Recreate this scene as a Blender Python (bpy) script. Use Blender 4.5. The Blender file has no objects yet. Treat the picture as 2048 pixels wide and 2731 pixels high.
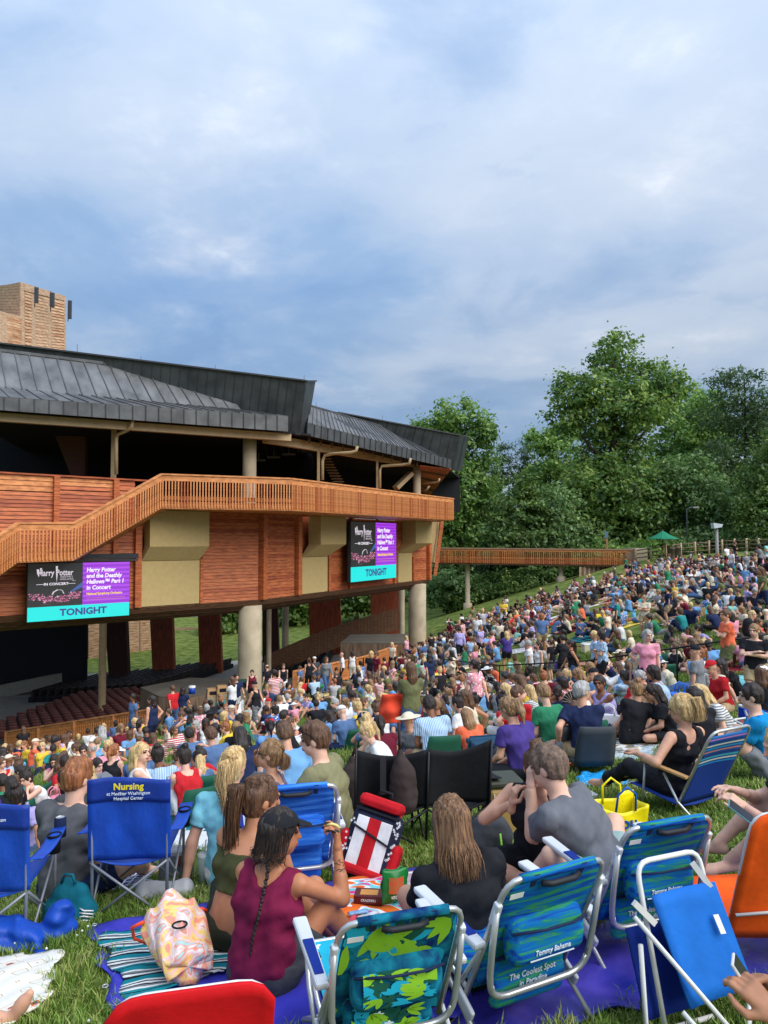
import bpy, bmesh, math, random
import numpy as np
from mathutils import Vector, Matrix, Euler
R = math.radians
sc = bpy.context.scene
COL = sc.collection
# ---------------------------------------------------------------- camera
EYE = 12.0            # eye level (z) ; x right, y away, metres
PITCH = R(2.16)
FPX = 1972.0          # focal length in pixels of the 2048x2731 photograph
cam = bpy.data.cameras.new('camera')
cam.sensor_fit = 'VERTICAL'
cam.sensor_height = 36.0
cam.lens = 36.0 * FPX / 2731.0
cam.clip_start = 0.05
cam.clip_end = 6000
camo = bpy.data.objects.new('camera', cam)
camo.location = (0, 0, EYE)
camo.rotation_euler = (R(90) + PITCH, 0, 0)
COL.objects.link(camo)
sc.camera = camo
# ---------------------------------------------------------------- sky and sun
SUN_EL, SUN_AZ = R(44), R(126)      # azimuth clockwise from +y (sun high behind the right shoulder)
world = bpy.data.worlds.new('World')
sc.world = world
world.use_nodes = True
nt = world.node_tree
nt.nodes.clear()
def N(t, typ, **kw):
    n = t.nodes.new(typ)
    for k, v in kw.items():
        setattr(n, k, v)
    return n
SKY_OFF = (9.3, 2.6, 0)
def build_sky(nt):
    L = nt.links.new
    out = N(nt, 'ShaderNodeOutputWorld')
    bg = N(nt, 'ShaderNodeBackground')
    sky = N(nt, 'ShaderNodeTexSky', sky_type='NISHITA')
    sky.sun_disc = False
    sky.sun_elevation = SUN_EL
    sky.sun_rotation = SUN_AZ
    sky.air_density = 1.2
    sky.dust_density = 1.5
    geo = N(nt, 'ShaderNodeTexCoord')
    # project the view direction onto a cloud layer overhead
    sep = N(nt, 'ShaderNodeSeparateXYZ')
    L(geo.outputs['Generated'], sep.inputs[0])
    mx = N(nt, 'ShaderNodeMath', operation='MAXIMUM'); mx.inputs[1].default_value = 0.0
    L(sep.outputs['Z'], mx.inputs[0])
    ad = N(nt, 'ShaderNodeMath', operation='ADD'); ad.inputs[1].default_value = 0.16
    L(mx.outputs[0], ad.inputs[0])
    dv = N(nt, 'ShaderNodeVectorMath', operation='DIVIDE')
    cmb = N(nt, 'ShaderNodeCombineXYZ')
    for i in range(3): L(ad.outputs[0], cmb.inputs[i])
    L(geo.outputs['Generated'], dv.inputs[0]); L(cmb.outputs[0], dv.inputs[1])
    def noise(scale, det, rough, off, stretch=(1, 1, .3), dist=0.0):
        mp = N(nt, 'ShaderNodeMapping'); mp.inputs['Location'].default_value = off; mp.inputs['Scale'].default_value = stretch
        L(dv.outputs[0], mp.inputs['Vector'])
        n = N(nt, 'ShaderNodeTexNoise'); n.inputs['Scale'].default_value = scale; n.inputs['Detail'].default_value = det
        n.inputs['Roughness'].default_value = rough; n.inputs['Distortion'].default_value = dist
        L(mp.outputs[0], n.inputs['Vector'])
        return n.outputs[0]
    def ramp(inp, stops):
        r = N(nt, 'ShaderNodeValToRGB')
        e = r.color_ramp.elements
        e[0].position, e[0].color = stops[0][0], (*stops[0][1], 1)
        e[1].position, e[1].color = stops[-1][0], (*stops[-1][1], 1)
        for p, c in stops[1:-1]:
            x = e.new(p); x.color = (*c, 1)
        L(inp, r.inputs[0])
        return r.outputs[0]
    def mix(f, a, b, blend='MIX'):
        m = N(nt, 'ShaderNodeMix', data_type='RGBA', blend_type=blend)
        if isinstance(f, float): m.inputs['Factor'].default_value = f
        else: L(f, m.inputs['Factor'])
        for s, v in ((m.inputs[6], a), (m.inputs[7], b)):
            if isinstance(v, tuple): s.default_value = (*v, 1)
            else: L(v, s)
        return m.outputs[2]
    big = noise(.62, 3, .5, SKY_OFF, dist=.2)
    mid = noise(1.7, 7, .55, (7.3, 2.2, 0), dist=.3)
    fine = noise(4.6, 9, .6, (1.3, 9.2, 0), dist=.25)
    # slate blue cloud base, pale grey where the deck is thin
    base = ramp(big, [(.34, (1.15, 2.05, 3.6)), (.48, (1.5, 2.35, 3.7)), (.60, (2.45, 3.05, 4.0)), (.74, (3.5, 3.8, 4.25))])
    lit = ramp(mid, [(.40, (0, 0, 0)), (.56, (.4, .4, .4)), (.72, (1, 1, 1))])
    c1 = mix(lit, base, (3.7, 3.95, 4.4))
    c1b = mix(.5, base, c1)
    dark = ramp(mid, [(.28, (.8, .8, .8)), (.46, (0, 0, 0))])
    c1c = mix(dark, c1b, (1.35, 2.05, 3.3))
    wisp = ramp(fine, [(.46, (0, 0, 0)), (.60, (.25, .25, .25)), (.75, (.8, .8, .8))])
    wm = mix(1.0, wisp, lit, 'MULTIPLY')
    c2b = mix(wm, c1c, (5.2, 5.35, 5.6))
    # an overcast deck is about twice as bright overhead as at the horizon
    gn = N(nt, 'ShaderNodeMath', operation='MULTIPLY_ADD'); gn.inputs[1].default_value = 1.6; gn.inputs[2].default_value = .84
    L(mx.outputs[0], gn.inputs[0])
    gc = N(nt, 'ShaderNodeCombineXYZ')
    for i in range(3): L(gn.outputs[0], gc.inputs[i])
    c2g = mix(1.0, c2b, gc.outputs[0], 'MULTIPLY')
    c3 = mix(.9, sky.outputs[0], c2g)
    L(c3, bg.inputs['Color'])
    bg.inputs['Strength'].default_value = 0.05
    L(bg.outputs[0], out.inputs['Surface'])
build_sky(nt)
sun = bpy.data.lights.new('sun', 'SUN')
sun.energy = 1.2
sun.angle = R(60)
sun.color = (1.0, .975, .94)
suno = bpy.data.objects.new('sun', sun)
suno.rotation_euler = Euler((R(90) - SUN_EL, 0, -SUN_AZ + R(180)), 'XYZ')
# light travels along local -Z: build from direction
_d = Vector((math.sin(SUN_AZ) * math.cos(SUN_EL), math.cos(SUN_AZ) * math.cos(SUN_EL), math.sin(SUN_EL)))
suno.rotation_euler = _d.to_track_quat('Z', 'Y').to_euler()
suno.location = (0, 0, 60)
COL.objects.link(suno)
sc.view_settings.view_transform = 'Standard'
sc.view_settings.look = 'None'
sc.view_settings.gamma = 1
sc.view_settings.exposure = 1.6
sc.view_settings.use_curve_mapping = False
sc.render.film_transparent = False
try:
    sc.cycles.use_denoising = True
    sc.cycles.max_bounces = 5
    sc.cycles.diffuse_bounces = 3
    sc.cycles.glossy_bounces = 2
    sc.cycles.transmission_bounces = 3
    sc.cycles.transparent_max_bounces = 6
except Exception:
    pass
# ================================================================ helpers
rnd = random.Random(7)
def lin(v):
    v = v / 255.0
    return v / 12.92 if v <= .04045 else ((v + .055) / 1.055) ** 2.4
def C(r, g, b):
    return (lin(r), lin(g), lin(b))
_m = {}
def M(name, col, rough=.65, var=.12, scale=6, bump=0.0, bscale=40, metal=0, col2=None, spec=.35, stretch=(1, 1, 1), emit=0, coat=0, alpha=1, trans=0, detail=4, sub=0):
    if name in _m: return _m[name]
    m = bpy.data.materials.new(name); m.use_nodes = True
    t = m.node_tree; b = t.nodes['Principled BSDF']; L = t.links.new
    tc = N(t, 'ShaderNodeTexCoord'); mp = N(t, 'ShaderNodeMapping'); mp.inputs['Scale'].default_value = stretch
    L(tc.outputs['Object'], mp.inputs[0])
    n = N(t, 'ShaderNodeTexNoise'); n.inputs['Scale'].default_value = scale; n.inputs['Detail'].default_value = detail
    L(mp.outputs[0], n.inputs['Vector'])
    r = N(t, 'ShaderNodeValToRGB')
    c0 = tuple(max(0, x * (1 - var)) for x in col)
    c1 = tuple(min(1, x * (1 + var)) for x in (col2 or col))
    r.color_ramp.elements[0].position = .32; r.color_ramp.elements[0].color = (*c0, 1)
    r.color_ramp.elements[1].position = .68; r.color_ramp.elements[1].color = (*c1, 1)
    L(n.outputs[0], r.inputs[0]); L(r.outputs[0], b.inputs['Base Color'])
    b.inputs['Roughness'].default_value = rough; b.inputs['Metallic'].default_value = metal
    b.inputs['Specular IOR Level'].default_value = spec
    if coat: b.inputs['Coat Weight'].default_value = coat
    if trans: b.inputs['Transmission Weight'].default_value = trans
    if alpha < 1: b.inputs['Alpha'].default_value = alpha
    if sub:
        b.inputs['Subsurface Weight'].default_value = sub; b.inputs['Subsurface Radius'].default_value = (.012, .005, .003)
        b.inputs['Subsurface Scale'].default_value = 1
    if emit:
        L(r.outputs[0], b.inputs['Emission Color']); b.inputs['Emission Strength'].default_value = emit
    if bump:
        n2 = N(t, 'ShaderNodeTexNoise'); n2.inputs['Scale'].default_value = bscale; n2.inputs['Detail'].default_value = 5
        L(mp.outputs[0], n2.inputs['Vector'])
        bp = N(t, 'ShaderNodeBump'); bp.inputs['Strength'].default_value = bump; bp.inputs['Distance'].default_value = .02
        L(n2.outputs[0], bp.inputs['Height']); L(bp.outputs[0], b.inputs['Normal'])
    _m[name] = m
    return m
def set_base(m, fn):
    """replace a material's base colour with the socket that fn(tree, texcoord) returns"""
    t = m.node_tree; b = t.nodes['Principled BSDF']
    tc = N(t, 'ShaderNodeTexCoord')
    t.links.new(fn(t, tc), b.inputs['Base Color'])
    return m
def ramp_of(t, inp, stops, const=False):
    r = N(t, 'ShaderNodeValToRGB'); e = r.color_ramp.elements
    if const: r.color_ramp.interpolation = 'CONSTANT'
    e[0].position, e[0].color = stops[0][0], (*stops[0][1], 1)
    e[1].position, e[1].color = stops[-1][0], (*stops[-1][1], 1)
    for p, c in stops[1:-1]:
        x = e.new(p); x.color = (*c, 1)
    t.links.new(inp, r.inputs[0])
    return r.outputs[0]
# ---------------------------------------------------------------- pixels of the photograph -> points of the place
_cp, _sp = math.cos(PITCH), math.sin(PITCH)
def ray(px, py):
    u, v = (px - 1024) / FPX, (1365.5 - py) / FPX
    y = _cp - v * _sp; z = _sp + v * _cp
    return u / y, z / y
def P(px, py, Y):
    a, b = ray(px, py)
    return Vector((a * Y, Y, EYE + b * Y))
def PZ(px, py, z):
    a, b = ray(px, py)
    Y = (z - EYE) / b
    return Vector((a * Y, Y, z))
# ---------------------------------------------------------------- terrain: a bowl of lawn falling to the stage
_cpts = [(0, -8, .55), (0, 0, 1.62), (0, 3.4, 2.12), (-1.7, 4.6, 2.42), (1.3, 3.8, 2.2), (0, 7, 2.72), (3, 7.4, 2.6), (7.9, 17, 3.3), (-4, 12, 4.3), (2.5, 26, 5.5), (5.3, 25, 5.1),
         (-2.3, 41, 8.0), (2.4, 56, 8.6), (-6.8, 38, 8.2), (-11.8, 39, 10.0), (-20, 40, 11.2), (-9, 22, 6.6), (8.6, 45, 4.9), (14, 32, 2.9), (20, 18, 1.3), (8.6, 73, 6.6),
         (5.9, 80, 8.3), (17.6, 71, 3.85), (23.3, 69, 2.0), (26.2, 62, 1.7), (33.7, 65, 1.0), (30, 40, .9), (-15, 47, 11.0), (-22, 56, 12), (-25, 66, 12.3),
         (0, 62, 9.6), (2, 90, 9.6), (-20, 88, 11.6), (-40, 60, 12.3), (-40, 30, 11), (45, 75, 1.2), (45, 20, .5), (20, 92, 5.5), (40, 100, 3.0), (-45, 100, 11.5), (-20, 0, 6.5), (-25, 15, 9.3), (10, 0, 1.0), (0, 115, 9.5), (40, -5, .5), (-30, -8, 6.0)]
_cp_xy = np.array([(a, b) for a, b, c in _cpts], float); _cp_d = np.array([c for a, b, c in _cpts], float)
def _phi(r2): return .5 * r2 * np.log(r2 + 1e-9)
def _tps():
    n = len(_cpts)
    r2 = ((_cp_xy[:, None] - _cp_xy[None]) ** 2).sum(-1)
    A = np.zeros((n + 3, n + 3)); A[:n, :n] = _phi(r2) + np.eye(n) * 6.0
    A[:n, n] = 1; A[:n, n + 1:] = _cp_xy; A[n, :n] = 1; A[n + 1:, :n] = _cp_xy.T
    return np.linalg.solve(A, np.r_[_cp_d, 0, 0, 0])
_w = _tps()
def ground_np(x, y):
    x = np.asarray(x, float); y = np.asarray(y, float)
    xc = np.clip(x, -45, 45); yc = np.clip(y, -8, 112)
    d = _w[-3] + _w[-2] * xc + _w[-1] * yc
    for (a, b), w in zip(_cp_xy, _w):
        d = d + w * _phi((xc - a) ** 2 + (yc - b) ** 2)
    return EYE - d + .03 * np.sin(x * .9 + 1) * np.cos(y * .7)
def gz(x, y): return float(ground_np(x, y))
def G(px, py):
    """the point of the ground seen at a pixel"""
    a, b = ray(px, py)
    Ys = np.concatenate([np.arange(1.5, 12, .02), np.arange(12, 120, .1)])
    h = EYE + b * Ys - ground_np(a * Ys, Ys)
    i = np.argmax(h < 0)
    Y = Ys[i]
    return Vector((a * Y, Y, gz(a * Y, Y)))
def GY(px, Y):
    x = (px - 1024) / FPX * Y
    return Vector((x, Y, gz(x, Y)))
# ---------------------------------------------------------------- mesh builder
class MB:
    def __init__(s): s.v = []; s.f = []; s.mi = []; s.m = 0; s.sm = []; s.smooth = False
    def add(s, vs, fs):
        o = len(s.v); s.v.extend([tuple(v) for v in vs])
        for f in fs: s.f.append(tuple(i + o for i in f)); s.mi.append(s.m); s.sm.append(s.smooth)
    def box(s, c, size, rot=None):
        c = Vector(c); hx, hy, hz = (d / 2 for d in size)
        vs = [Vector((x, y, z)) for x in (-hx, hx) for y in (-hy, hy) for z in (-hz, hz)]
        if rot is not None: vs = [rot @ v for v in vs]
        s.add([c + v for v in vs], [(0, 1, 3, 2), (4, 6, 7, 5), (0, 4, 5, 1), (2, 3, 7, 6), (0, 2, 6, 4), (1, 5, 7, 3)]); return s
    def beam(s, a, b, w, h, up=(0, 0, 1)):
        a, b = Vector(a), Vector(b); d = (b - a).normalized(); up = Vector(up)
        if abs(d.dot(up)) > .98: up = Vector((0, 1, 0))
        x = d.cross(up).normalized() * (w / 2); z = x.cross(d).normalized() * (h / 2)
        s.add([a - x - z, a + x - z, a + x + z, a - x + z, b - x - z, b + x - z, b + x + z, b - x + z],
              [(0, 1, 2, 3), (4, 7, 6, 5), (0, 4, 5, 1), (1, 5, 6, 2), (2, 6, 7, 3), (3, 7, 4, 0)]); return s
    def hexa(s, p):   # 8 points: bottom ring 4, top ring 4
        s.add(p, [(3, 2, 1, 0), (4, 5, 6, 7), (0, 1, 5, 4), (1, 2, 6, 5), (2, 3, 7, 6), (3, 0, 4, 7)]); return s
    def slab(s, q, th, n=None):   # quad thickened backwards
        q = [Vector(v) for v in q]
        n = n or (q[1] - q[0]).cross(q[3] - q[0]).normalized()
        return s.hexa([v - n * th for v in q] + q)
    def tube(s, pts, r, n=8, cap=True, closed=False):
        pts = [Vector(p) for p in pts]; k = len(pts)
        rs = r if isinstance(r, (list, tuple)) else [r] * k
        sm, s.smooth = s.smooth, True
        prev = None; vs = []
        for i, p in enumerate(pts):
            if closed: d = pts[(i + 1) % k] - pts[i - 1]
            else: d = pts[min(i + 1, k - 1)] - pts[max(i - 1, 0)]
            d = d.normalized() if d.length > 1e-9 else Vector((0, 0, 1))
            if prev is None:
                x = d.orthogonal().normalized()
            else:
                x = (prev - d * prev.dot(d)); x = x.normalized() if x.length > 1e-6 else d.orthogonal().normalized()
            prev = x; y = d.cross(x)
            for j in range(n):
                a = 2 * math.pi * j / n
                vs.append(p + (x * math.cos(a) + y * math.sin(a)) * rs[i])
        fs = []
        for i in range(k - 1 if not closed else k):
            i2 = (i + 1) % k
            for j in range(n): fs.append((i * n + j, i * n + (j + 1) % n, i2 * n + (j + 1) % n, i2 * n + j))
        if cap and not closed: fs += [tuple(range(n))[::-1], tuple((k - 1) * n + j for j in range(n))]
        s.add(vs, fs); s.smooth = sm; return s
    def lathe(s, c, prof, n=16):
        c = Vector(c); sm, s.smooth = s.smooth, True
        vs = [c + Vector((r * math.cos(2 * math.pi * j / n), r * math.sin(2 * math.pi * j / n), z)) for r, z in prof for j in range(n)]
        fs = [(i * n + j, i * n + (j + 1) % n, (i + 1) * n + (j + 1) % n, (i + 1) * n + j) for i in range(len(prof) - 1) for j in range(n)]
        s.add(vs, fs); s.smooth = sm; return s
    def grid(s, fn, nu, nv, th=0):
        sm, s.smooth = s.smooth, True
        vs = [Vector(fn(i / nu, j / nv)) for j in range(nv + 1) for i in range(nu + 1)]
        fs = [(j * (nu + 1) + i, j * (nu + 1) + i + 1, (j + 1) * (nu + 1) + i + 1, (j + 1) * (nu + 1) + i) for j in range(nv) for i in range(nu)]
        s.add(vs, fs); s.smooth = sm; return s
    def poly(s, pts): s.add(pts, [tuple(range(len(pts)))]); return s
    def build(s, name, mats, parent=None, loc=None, solid=0, bevel=0, sub=0):
        me = bpy.data.meshes.new(name); me.from_pydata(s.v, [], s.f)
        for m in (mats if isinstance(mats, (list, tuple)) else [mats]): me.materials.append(m)
        me.polygons.foreach_set('material_index', s.mi); me.polygons.foreach_set('use_smooth', s.sm); me.update()
        o = bpy.data.objects.new(name, me); COL.objects.link(o)
        if loc is not None: o.location = loc
        if parent: o.parent = parent
        if solid:
            md = o.modifiers.new('thickness', 'SOLIDIFY'); md.thickness = solid; md.offset = 0
        if bevel:
            md = o.modifiers.new('bevel', 'BEVEL'); md.width = bevel; md.segments = 2; md.limit_method = 'ANGLE'
        if sub:
            md = o.modifiers.new('sub', 'SUBSURF'); md.levels = sub; md.render_levels = sub
        return o
def tag(o, label=None, cat=None, group=None, kind=None):
    if label: o['label'] = label
    if cat: o['category'] = cat
    if group: o['group'] = group
    if kind: o['kind'] = kind
    return o
def empty(name, loc=(0, 0, 0), rz=0, label=None, cat=None, group=None):
    o = bpy.data.objects.new(name, None); o.location = loc; o.rotation_euler = (0, 0, rz); o.empty_display_size = .2
    COL.objects.link(o); return tag(o, label, cat, group)
def world_thing(name, base, label, cat, group=None):
    """an Empty at base whose children are built in world coordinates"""
    return empty(name, base, 0, label, cat, group)
def wbuild(mb, name, mats, root, **kw):
    """build a part from world coordinates under a root that is only translated"""
    l = root.matrix_basis.translation if root.parent is None else (root.parent.matrix_basis.translation)
    mb.v = [(v[0] - l[0], v[1] - l[1], v[2] - l[2]) for v in mb.v]
    return mb.build(name, mats, root, **kw)
def copy_tree(o, parent=None):
    c = o.copy(); COL.objects.link(c); c.parent = parent
    for ch in o.children: copy_tree(ch, c)
    return c
def text_mesh(s, size, font_shear=0, extr=0.002, align='CENTER', bold=0):
    cu = bpy.data.curves.new('text', 'FONT'); cu.body = s; cu.size = size; cu.align_x = align; cu.align_y = 'CENTER'
    cu.shear = font_shear; cu.extrude = extr; cu.offset = bold; cu.resolution_u = 2
    o = bpy.data.objects.new('text', cu); COL.objects.link(o)
    dg = bpy.context.evaluated_depsgraph_get(); me = bpy.data.meshes.new_from_object(o.evaluated_get(dg))
    bpy.data.objects.remove(o); bpy.data.curves.remove(cu)
    return me
def text_obj(name, s, size, frame, mat, parent, shear=0, bold=0, extr=.002, align='CENTER', sx=1.0):
    """flat lettering; frame = (origin, x axis, up axis) in the parent's own coordinates"""
    me = text_mesh(s, size, shear, extr, align, bold); me.materials.clear(); me.materials.append(mat)
    o = bpy.data.objects.new(name, me); COL.objects.link(o); o.parent = parent
    org, x, up = (Vector(a) for a in frame); x = x.normalized(); n = x.cross(up).normalized(); up = n.cross(x)
    mt = Matrix.Identity(4)
    for i in range(3): mt[i][0], mt[i][1], mt[i][2], mt[i][3] = x[i] * sx, up[i], n[i], org[i]
    o.matrix_local = mt
    return o
# ---------------------------------------------------------------- signed-distance modelling (bodies, cloth, hair, bags)
class SDF:
    def __init__(s): s.p = []
    def rc(s, a, b, ra, rb, k=.03, side=None, sc=1.0, op='u'):
        s.p.append(('rc', np.array(a, float), np.array(b, float), ra, rb, k, None if side is None else np.array(Vector(side).normalized(), float), sc, op)); return s
    def el(s, c, r, k=.03, rot=None, op='u'):
        s.p.append(('el', np.array(c, float), np.array(r, float), k, None if rot is None else np.array(rot, float), op)); return s
    def cut(s, p, n):   # keep the side the normal does not point to
        s.p.append(('cut', np.array(p, float), np.array(Vector(n).normalized(), float))); return s
    def noise(s, amp, freq, seed=0, stretch=(1, 1, 1)):
        s.p.append(('noise', amp, freq, seed, stretch)); return s
    def bounds(s):
        lo, hi = np.full(3, 1e9), np.full(3, -1e9)
        for q in s.p:
            if q[0] == 'rc' and q[8] == 'u':
                for c, r in ((q[1], q[3]), (q[2], q[4])):
                    r = r * max(1, q[7]); lo = np.minimum(lo, c - r); hi = np.maximum(hi, c + r)
            if q[0] == 'el' and q[5] == 'u':
                r = q[2] if q[4] is None else np.full(3, q[2].max()); lo = np.minimum(lo, q[1] - r); hi = np.maximum(hi, q[1] + r)
        return lo, hi
    def mesh(s, h, pad=.03):
        lo, hi = s.bounds(); lo = lo - pad - 2 * h; hi = hi + pad + 2 * h
        n = np.ceil((hi - lo) / h).astype(int) + 1
        ax = [lo[i] + h * np.arange(n[i]) for i in range(3)]
        F = np.full(n, .15, np.float32)
        for q in s.p:
            if q[0] in ('rc', 'el'):
                if q[0] == 'rc':
                    _, a, b, ra, rb, k, side, scl, op = q; rm = max(ra, rb) * max(1, scl)
                    l, u = np.minimum(a, b) - rm, np.maximum(a, b) + rm
                else:
                    _, c, r, k, rot, op = q; rm = r if rot is None else np.full(3, r.max()); l, u = c - rm, c + rm
                mg = k + 3 * h + .02
                i0 = np.clip(((l - mg - lo) / h).astype(int), 0, n - 1); i1 = np.clip(((u + mg - lo) / h).astype(int) + 2, 1, n)
                sl = tuple(slice(i0[i], i1[i]) for i in range(3))
                X = ax[0][sl[0]][:, None, None]; Y = ax[1][sl[1]][None, :, None]; Z = ax[2][sl[2]][None, None, :]
                if q[0] == 'rc':
                    x, y, z = X - a[0], Y - a[1], Z - a[2]; ba = b - a
                    if side is not None:
                        t = (x * side[0] + y * side[1] + z * side[2]) * (1 - 1 / scl)
                        x, y, z = x - t * side[0], y - t * side[1], z - t * side[2]
                        ba = ba - side * np.dot(ba, side) * (1 - 1 / scl)
                    t = np.clip((x * ba[0] + y * ba[1] + z * ba[2]) / max(1e-9, ba @ ba), 0, 1)
                    D = np.sqrt((x - t * ba[0]) ** 2 + (y - t * ba[1]) ** 2 + (z - t * ba[2]) ** 2) - (ra + t * (rb - ra))
                else:
                    x, y, z = X - c[0], Y - c[1], Z - c[2]
                    if rot is not None:
                        x, y, z = (x * rot[0][0] + y * rot[1][0] + z * rot[2][0], x * rot[0][1] + y * rot[1][1] + z * rot[2][1], x * rot[0][2] + y * rot[1][2] + z * rot[2][2])
                    k0 = np.sqrt((x / r[0]) ** 2 + (y / r[1]) ** 2 + (z / r[2]) ** 2); k1 = np.sqrt((x / r[0] ** 2) ** 2 + (y / r[1] ** 2) ** 2 + (z / r[2] ** 2) ** 2)
                    D = k0 * (k0 - 1) / np.maximum(k1, 1e-6)
                f = F[sl]
                if op == 'u':
                    hh = np.clip(.5 + .5 * (f - D) / k, 0, 1); F[sl] = f + (D - f) * hh - k * hh * (1 - hh)
                else:
                    D = -D; hh = np.clip(.5 - .5 * (f - D) / k, 0, 1); F[sl] = f + (D - f) * hh + k * hh * (1 - hh)
            elif q[0] == 'cut':
                D = (ax[0] - q[1][0])[:, None, None] * q[2][0] + (ax[1] - q[1][1])[None, :, None] * q[2][1] + (ax[2] - q[1][2])[None, None, :] * q[2][2]
                F = np.maximum(F, D.astype(np.float32))
            else:
                _, amp, fr, seed, st = q; rg = np.random.RandomState(seed); acc = 0
                for i in range(5):
                    d = rg.normal(size=3) * np.array(st); d = d / np.linalg.norm(d) * fr * (.6 + .9 * rg.rand()); ph = rg.rand() * 6.28
                    acc = acc + np.sin(ax[0][:, None, None] * d[0] + ax[1][None, :, None] * d[1] + ax[2][None, None, :] * d[2] + ph)
                F = F + (amp / 2.2 * acc).astype(np.float32)
        return nets(F, lo, h)
def nets(F, org, h):
    S = F < 0
    a = S[:-1, :-1, :-1].astype(np.int8)
    cnt = a.copy()
    for dx, dy, dz in ((1, 0, 0), (0, 1, 0), (0, 0, 1), (1, 1, 0), (1, 0, 1), (0, 1, 1), (1, 1, 1)):
        cnt += S[dx:S.shape[0] - 1 + dx, dy:S.shape[1] - 1 + dy, dz:S.shape[2] - 1 + dz]
    act = (cnt > 0) & (cnt < 8)
    idx = np.argwhere(act); ids = np.full(act.shape, -1, np.int32); ids[act] = np.arange(len(idx))
    pos = np.zeros((len(idx), 3)); num = np.zeros(len(idx))
    cs = [(x, y, z) for x in (0, 1) for y in (0, 1) for z in (0, 1)]
    val = {c: F[idx[:, 0] + c[0], idx[:, 1] + c[1], idx[:, 2] + c[2]] for c in cs}
    for c in cs:
        for axi in range(3):
            if c[axi] == 0:
                e = list(c); e[axi] = 1; e = tuple(e); f0, f1 = val[c], val[e]
                m = (f0 < 0) != (f1 < 0)
                t = np.where(m, f0 / np.where(m, f0 - f1, 1), 0)
                for k in range(3): pos[:, k] += np.where(m, c[k] + (t if k == axi else 0), 0)
                num += m
    pos = org + h * (idx + pos / np.maximum(num, 1)[:, None])
    quads = []
    for axi in range(3):
        o1, o2 = [i for i in range(3) if i != axi]
        s0 = [slice(None)] * 3; s1 = [slice(None)] * 3; s0[axi] = slice(0, -1); s1[axi] = slice(1, None)
        A, B = S[tuple(s0)], S[tuple(s1)]
        e = np.argwhere(A != B); e = e[(e[:, o1] > 0) & (e[:, o2] > 0) & (e[:, o1] < S.shape[o1] - 1) & (e[:, o2] < S.shape[o2] - 1)]
        if not len(e): continue
        def cell(d1, d2):
            q = e.copy(); q[:, o1] -= d1; q[:, o2] -= d2; return ids[q[:, 0], q[:, 1], q[:, 2]]
        q = np.stack([cell(1, 1), cell(0, 1), cell(0, 0), cell(1, 0)], 1)
        ins = A[e[:, 0], e[:, 1], e[:, 2]]
        flip = ins if axi != 1 else ~ins
        q = np.where(flip[:, None], q, q[:, ::-1])
        quads.append(q)
    quads = np.concatenate(quads) if quads else np.zeros((0, 4), int)
    quads = quads[(quads >= 0).all(1)]
    return pos, quads
def np_mesh(name, v, q, mats, mi=None):
    me = bpy.data.meshes.new(name); me.vertices.add(len(v)); me.vertices.foreach_set('co', np.ascontiguousarray(v, np.float32).ravel())
    k = q.shape[1]
    me.loops.add(len(q) * k); me.loops.foreach_set('vertex_index', np.ascontiguousarray(q, np.int32).ravel())
    me.polygons.add(len(q)); me.polygons.foreach_set('loop_start', np.arange(0, len(q) * k, k, dtype=np.int32))
    for m in (mats if isinstance(mats, (list, tuple)) else [mats]): me.materials.append(m)
    if mi is not None: me.polygons.foreach_set('material_index', np.ascontiguousarray(mi, np.int32))
    me.polygons.foreach_set('use_smooth', np.ones(len(q), bool))
    me.update(calc_edges=True); me.validate()
    return me
def join(parts):
    vs, qs, o = [], [], 0
    for v, q in parts: vs.append(v); qs.append(q + o); o += len(v)
    return np.concatenate(vs), np.concatenate(qs)
def obj(name, me, parent=None, loc=None):
    o = bpy.data.objects.new(name, me); COL.objects.link(o)
    if parent: o.parent = parent
    if loc is not None: o.location = loc
    return o
# ================================================================ ground
def graded(a, b, n, far):
    c = list(np.linspace(a, b, n)); o = []
    s = (b - a) / n; x = b
    while x < far: s *= 1.35; x += s; o.append(x)
    s = (b - a) / n; x = a; p = []
    while x > -far: s *= 1.35; x -= s; p.append(x)
    return np.array(p[::-1] + c + o)
gx = graded(-45, 45, 181, 2600); gy = np.concatenate([[-2600, -800, -200, -60, -25], np.arange(-8, 14, .3), np.arange(14, 112, .8), [120, 140, 180, 260, 420, 800, 1500, 2600]])
XX, YY = np.meshgrid(gx, gy, indexing='ij')
ZZ = ground_np(XX, YY)
gv = np.stack([XX, YY, ZZ], -1).reshape(-1, 3)
ny = len(gy); ii, jj = np.meshgrid(np.arange(len(gx) - 1), np.arange(ny - 1), indexing='ij')
b0 = (ii * ny + jj).ravel()
gq = np.stack([b0, b0 + ny, b0 + ny + 1, b0 + 1], 1)
m_lawn = M('lawn', C(84, 108, 44), rough=.95, var=.3, scale=1.3, bump=.6, bscale=45, col2=C(112, 120, 60), spec=.1)
tag(obj('ground', np_mesh('ground', gv, gq, m_lawn)), kind='structure')
def sheet(name, pts, mat, lift=.02, n=14, kind='structure'):
    """a sheet laid on the ground between two polylines of (x, y)"""
    A, B = pts; mb = MB()
    def f(u, v):
        def at(pl):
            t = u * (len(pl) - 1); i = min(int(t), len(pl) - 2); w = t - i
            return Vector(pl[i]).lerp(Vector(pl[i + 1]), w)
        p = at(A).lerp(at(B), v)
        return (p.x, p.y, gz(p.x, p.y) + lift)
    mb.grid(f, n * (len(A) - 1), 6)
    return tag(mb.build(name, mat), kind=kind)
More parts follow.
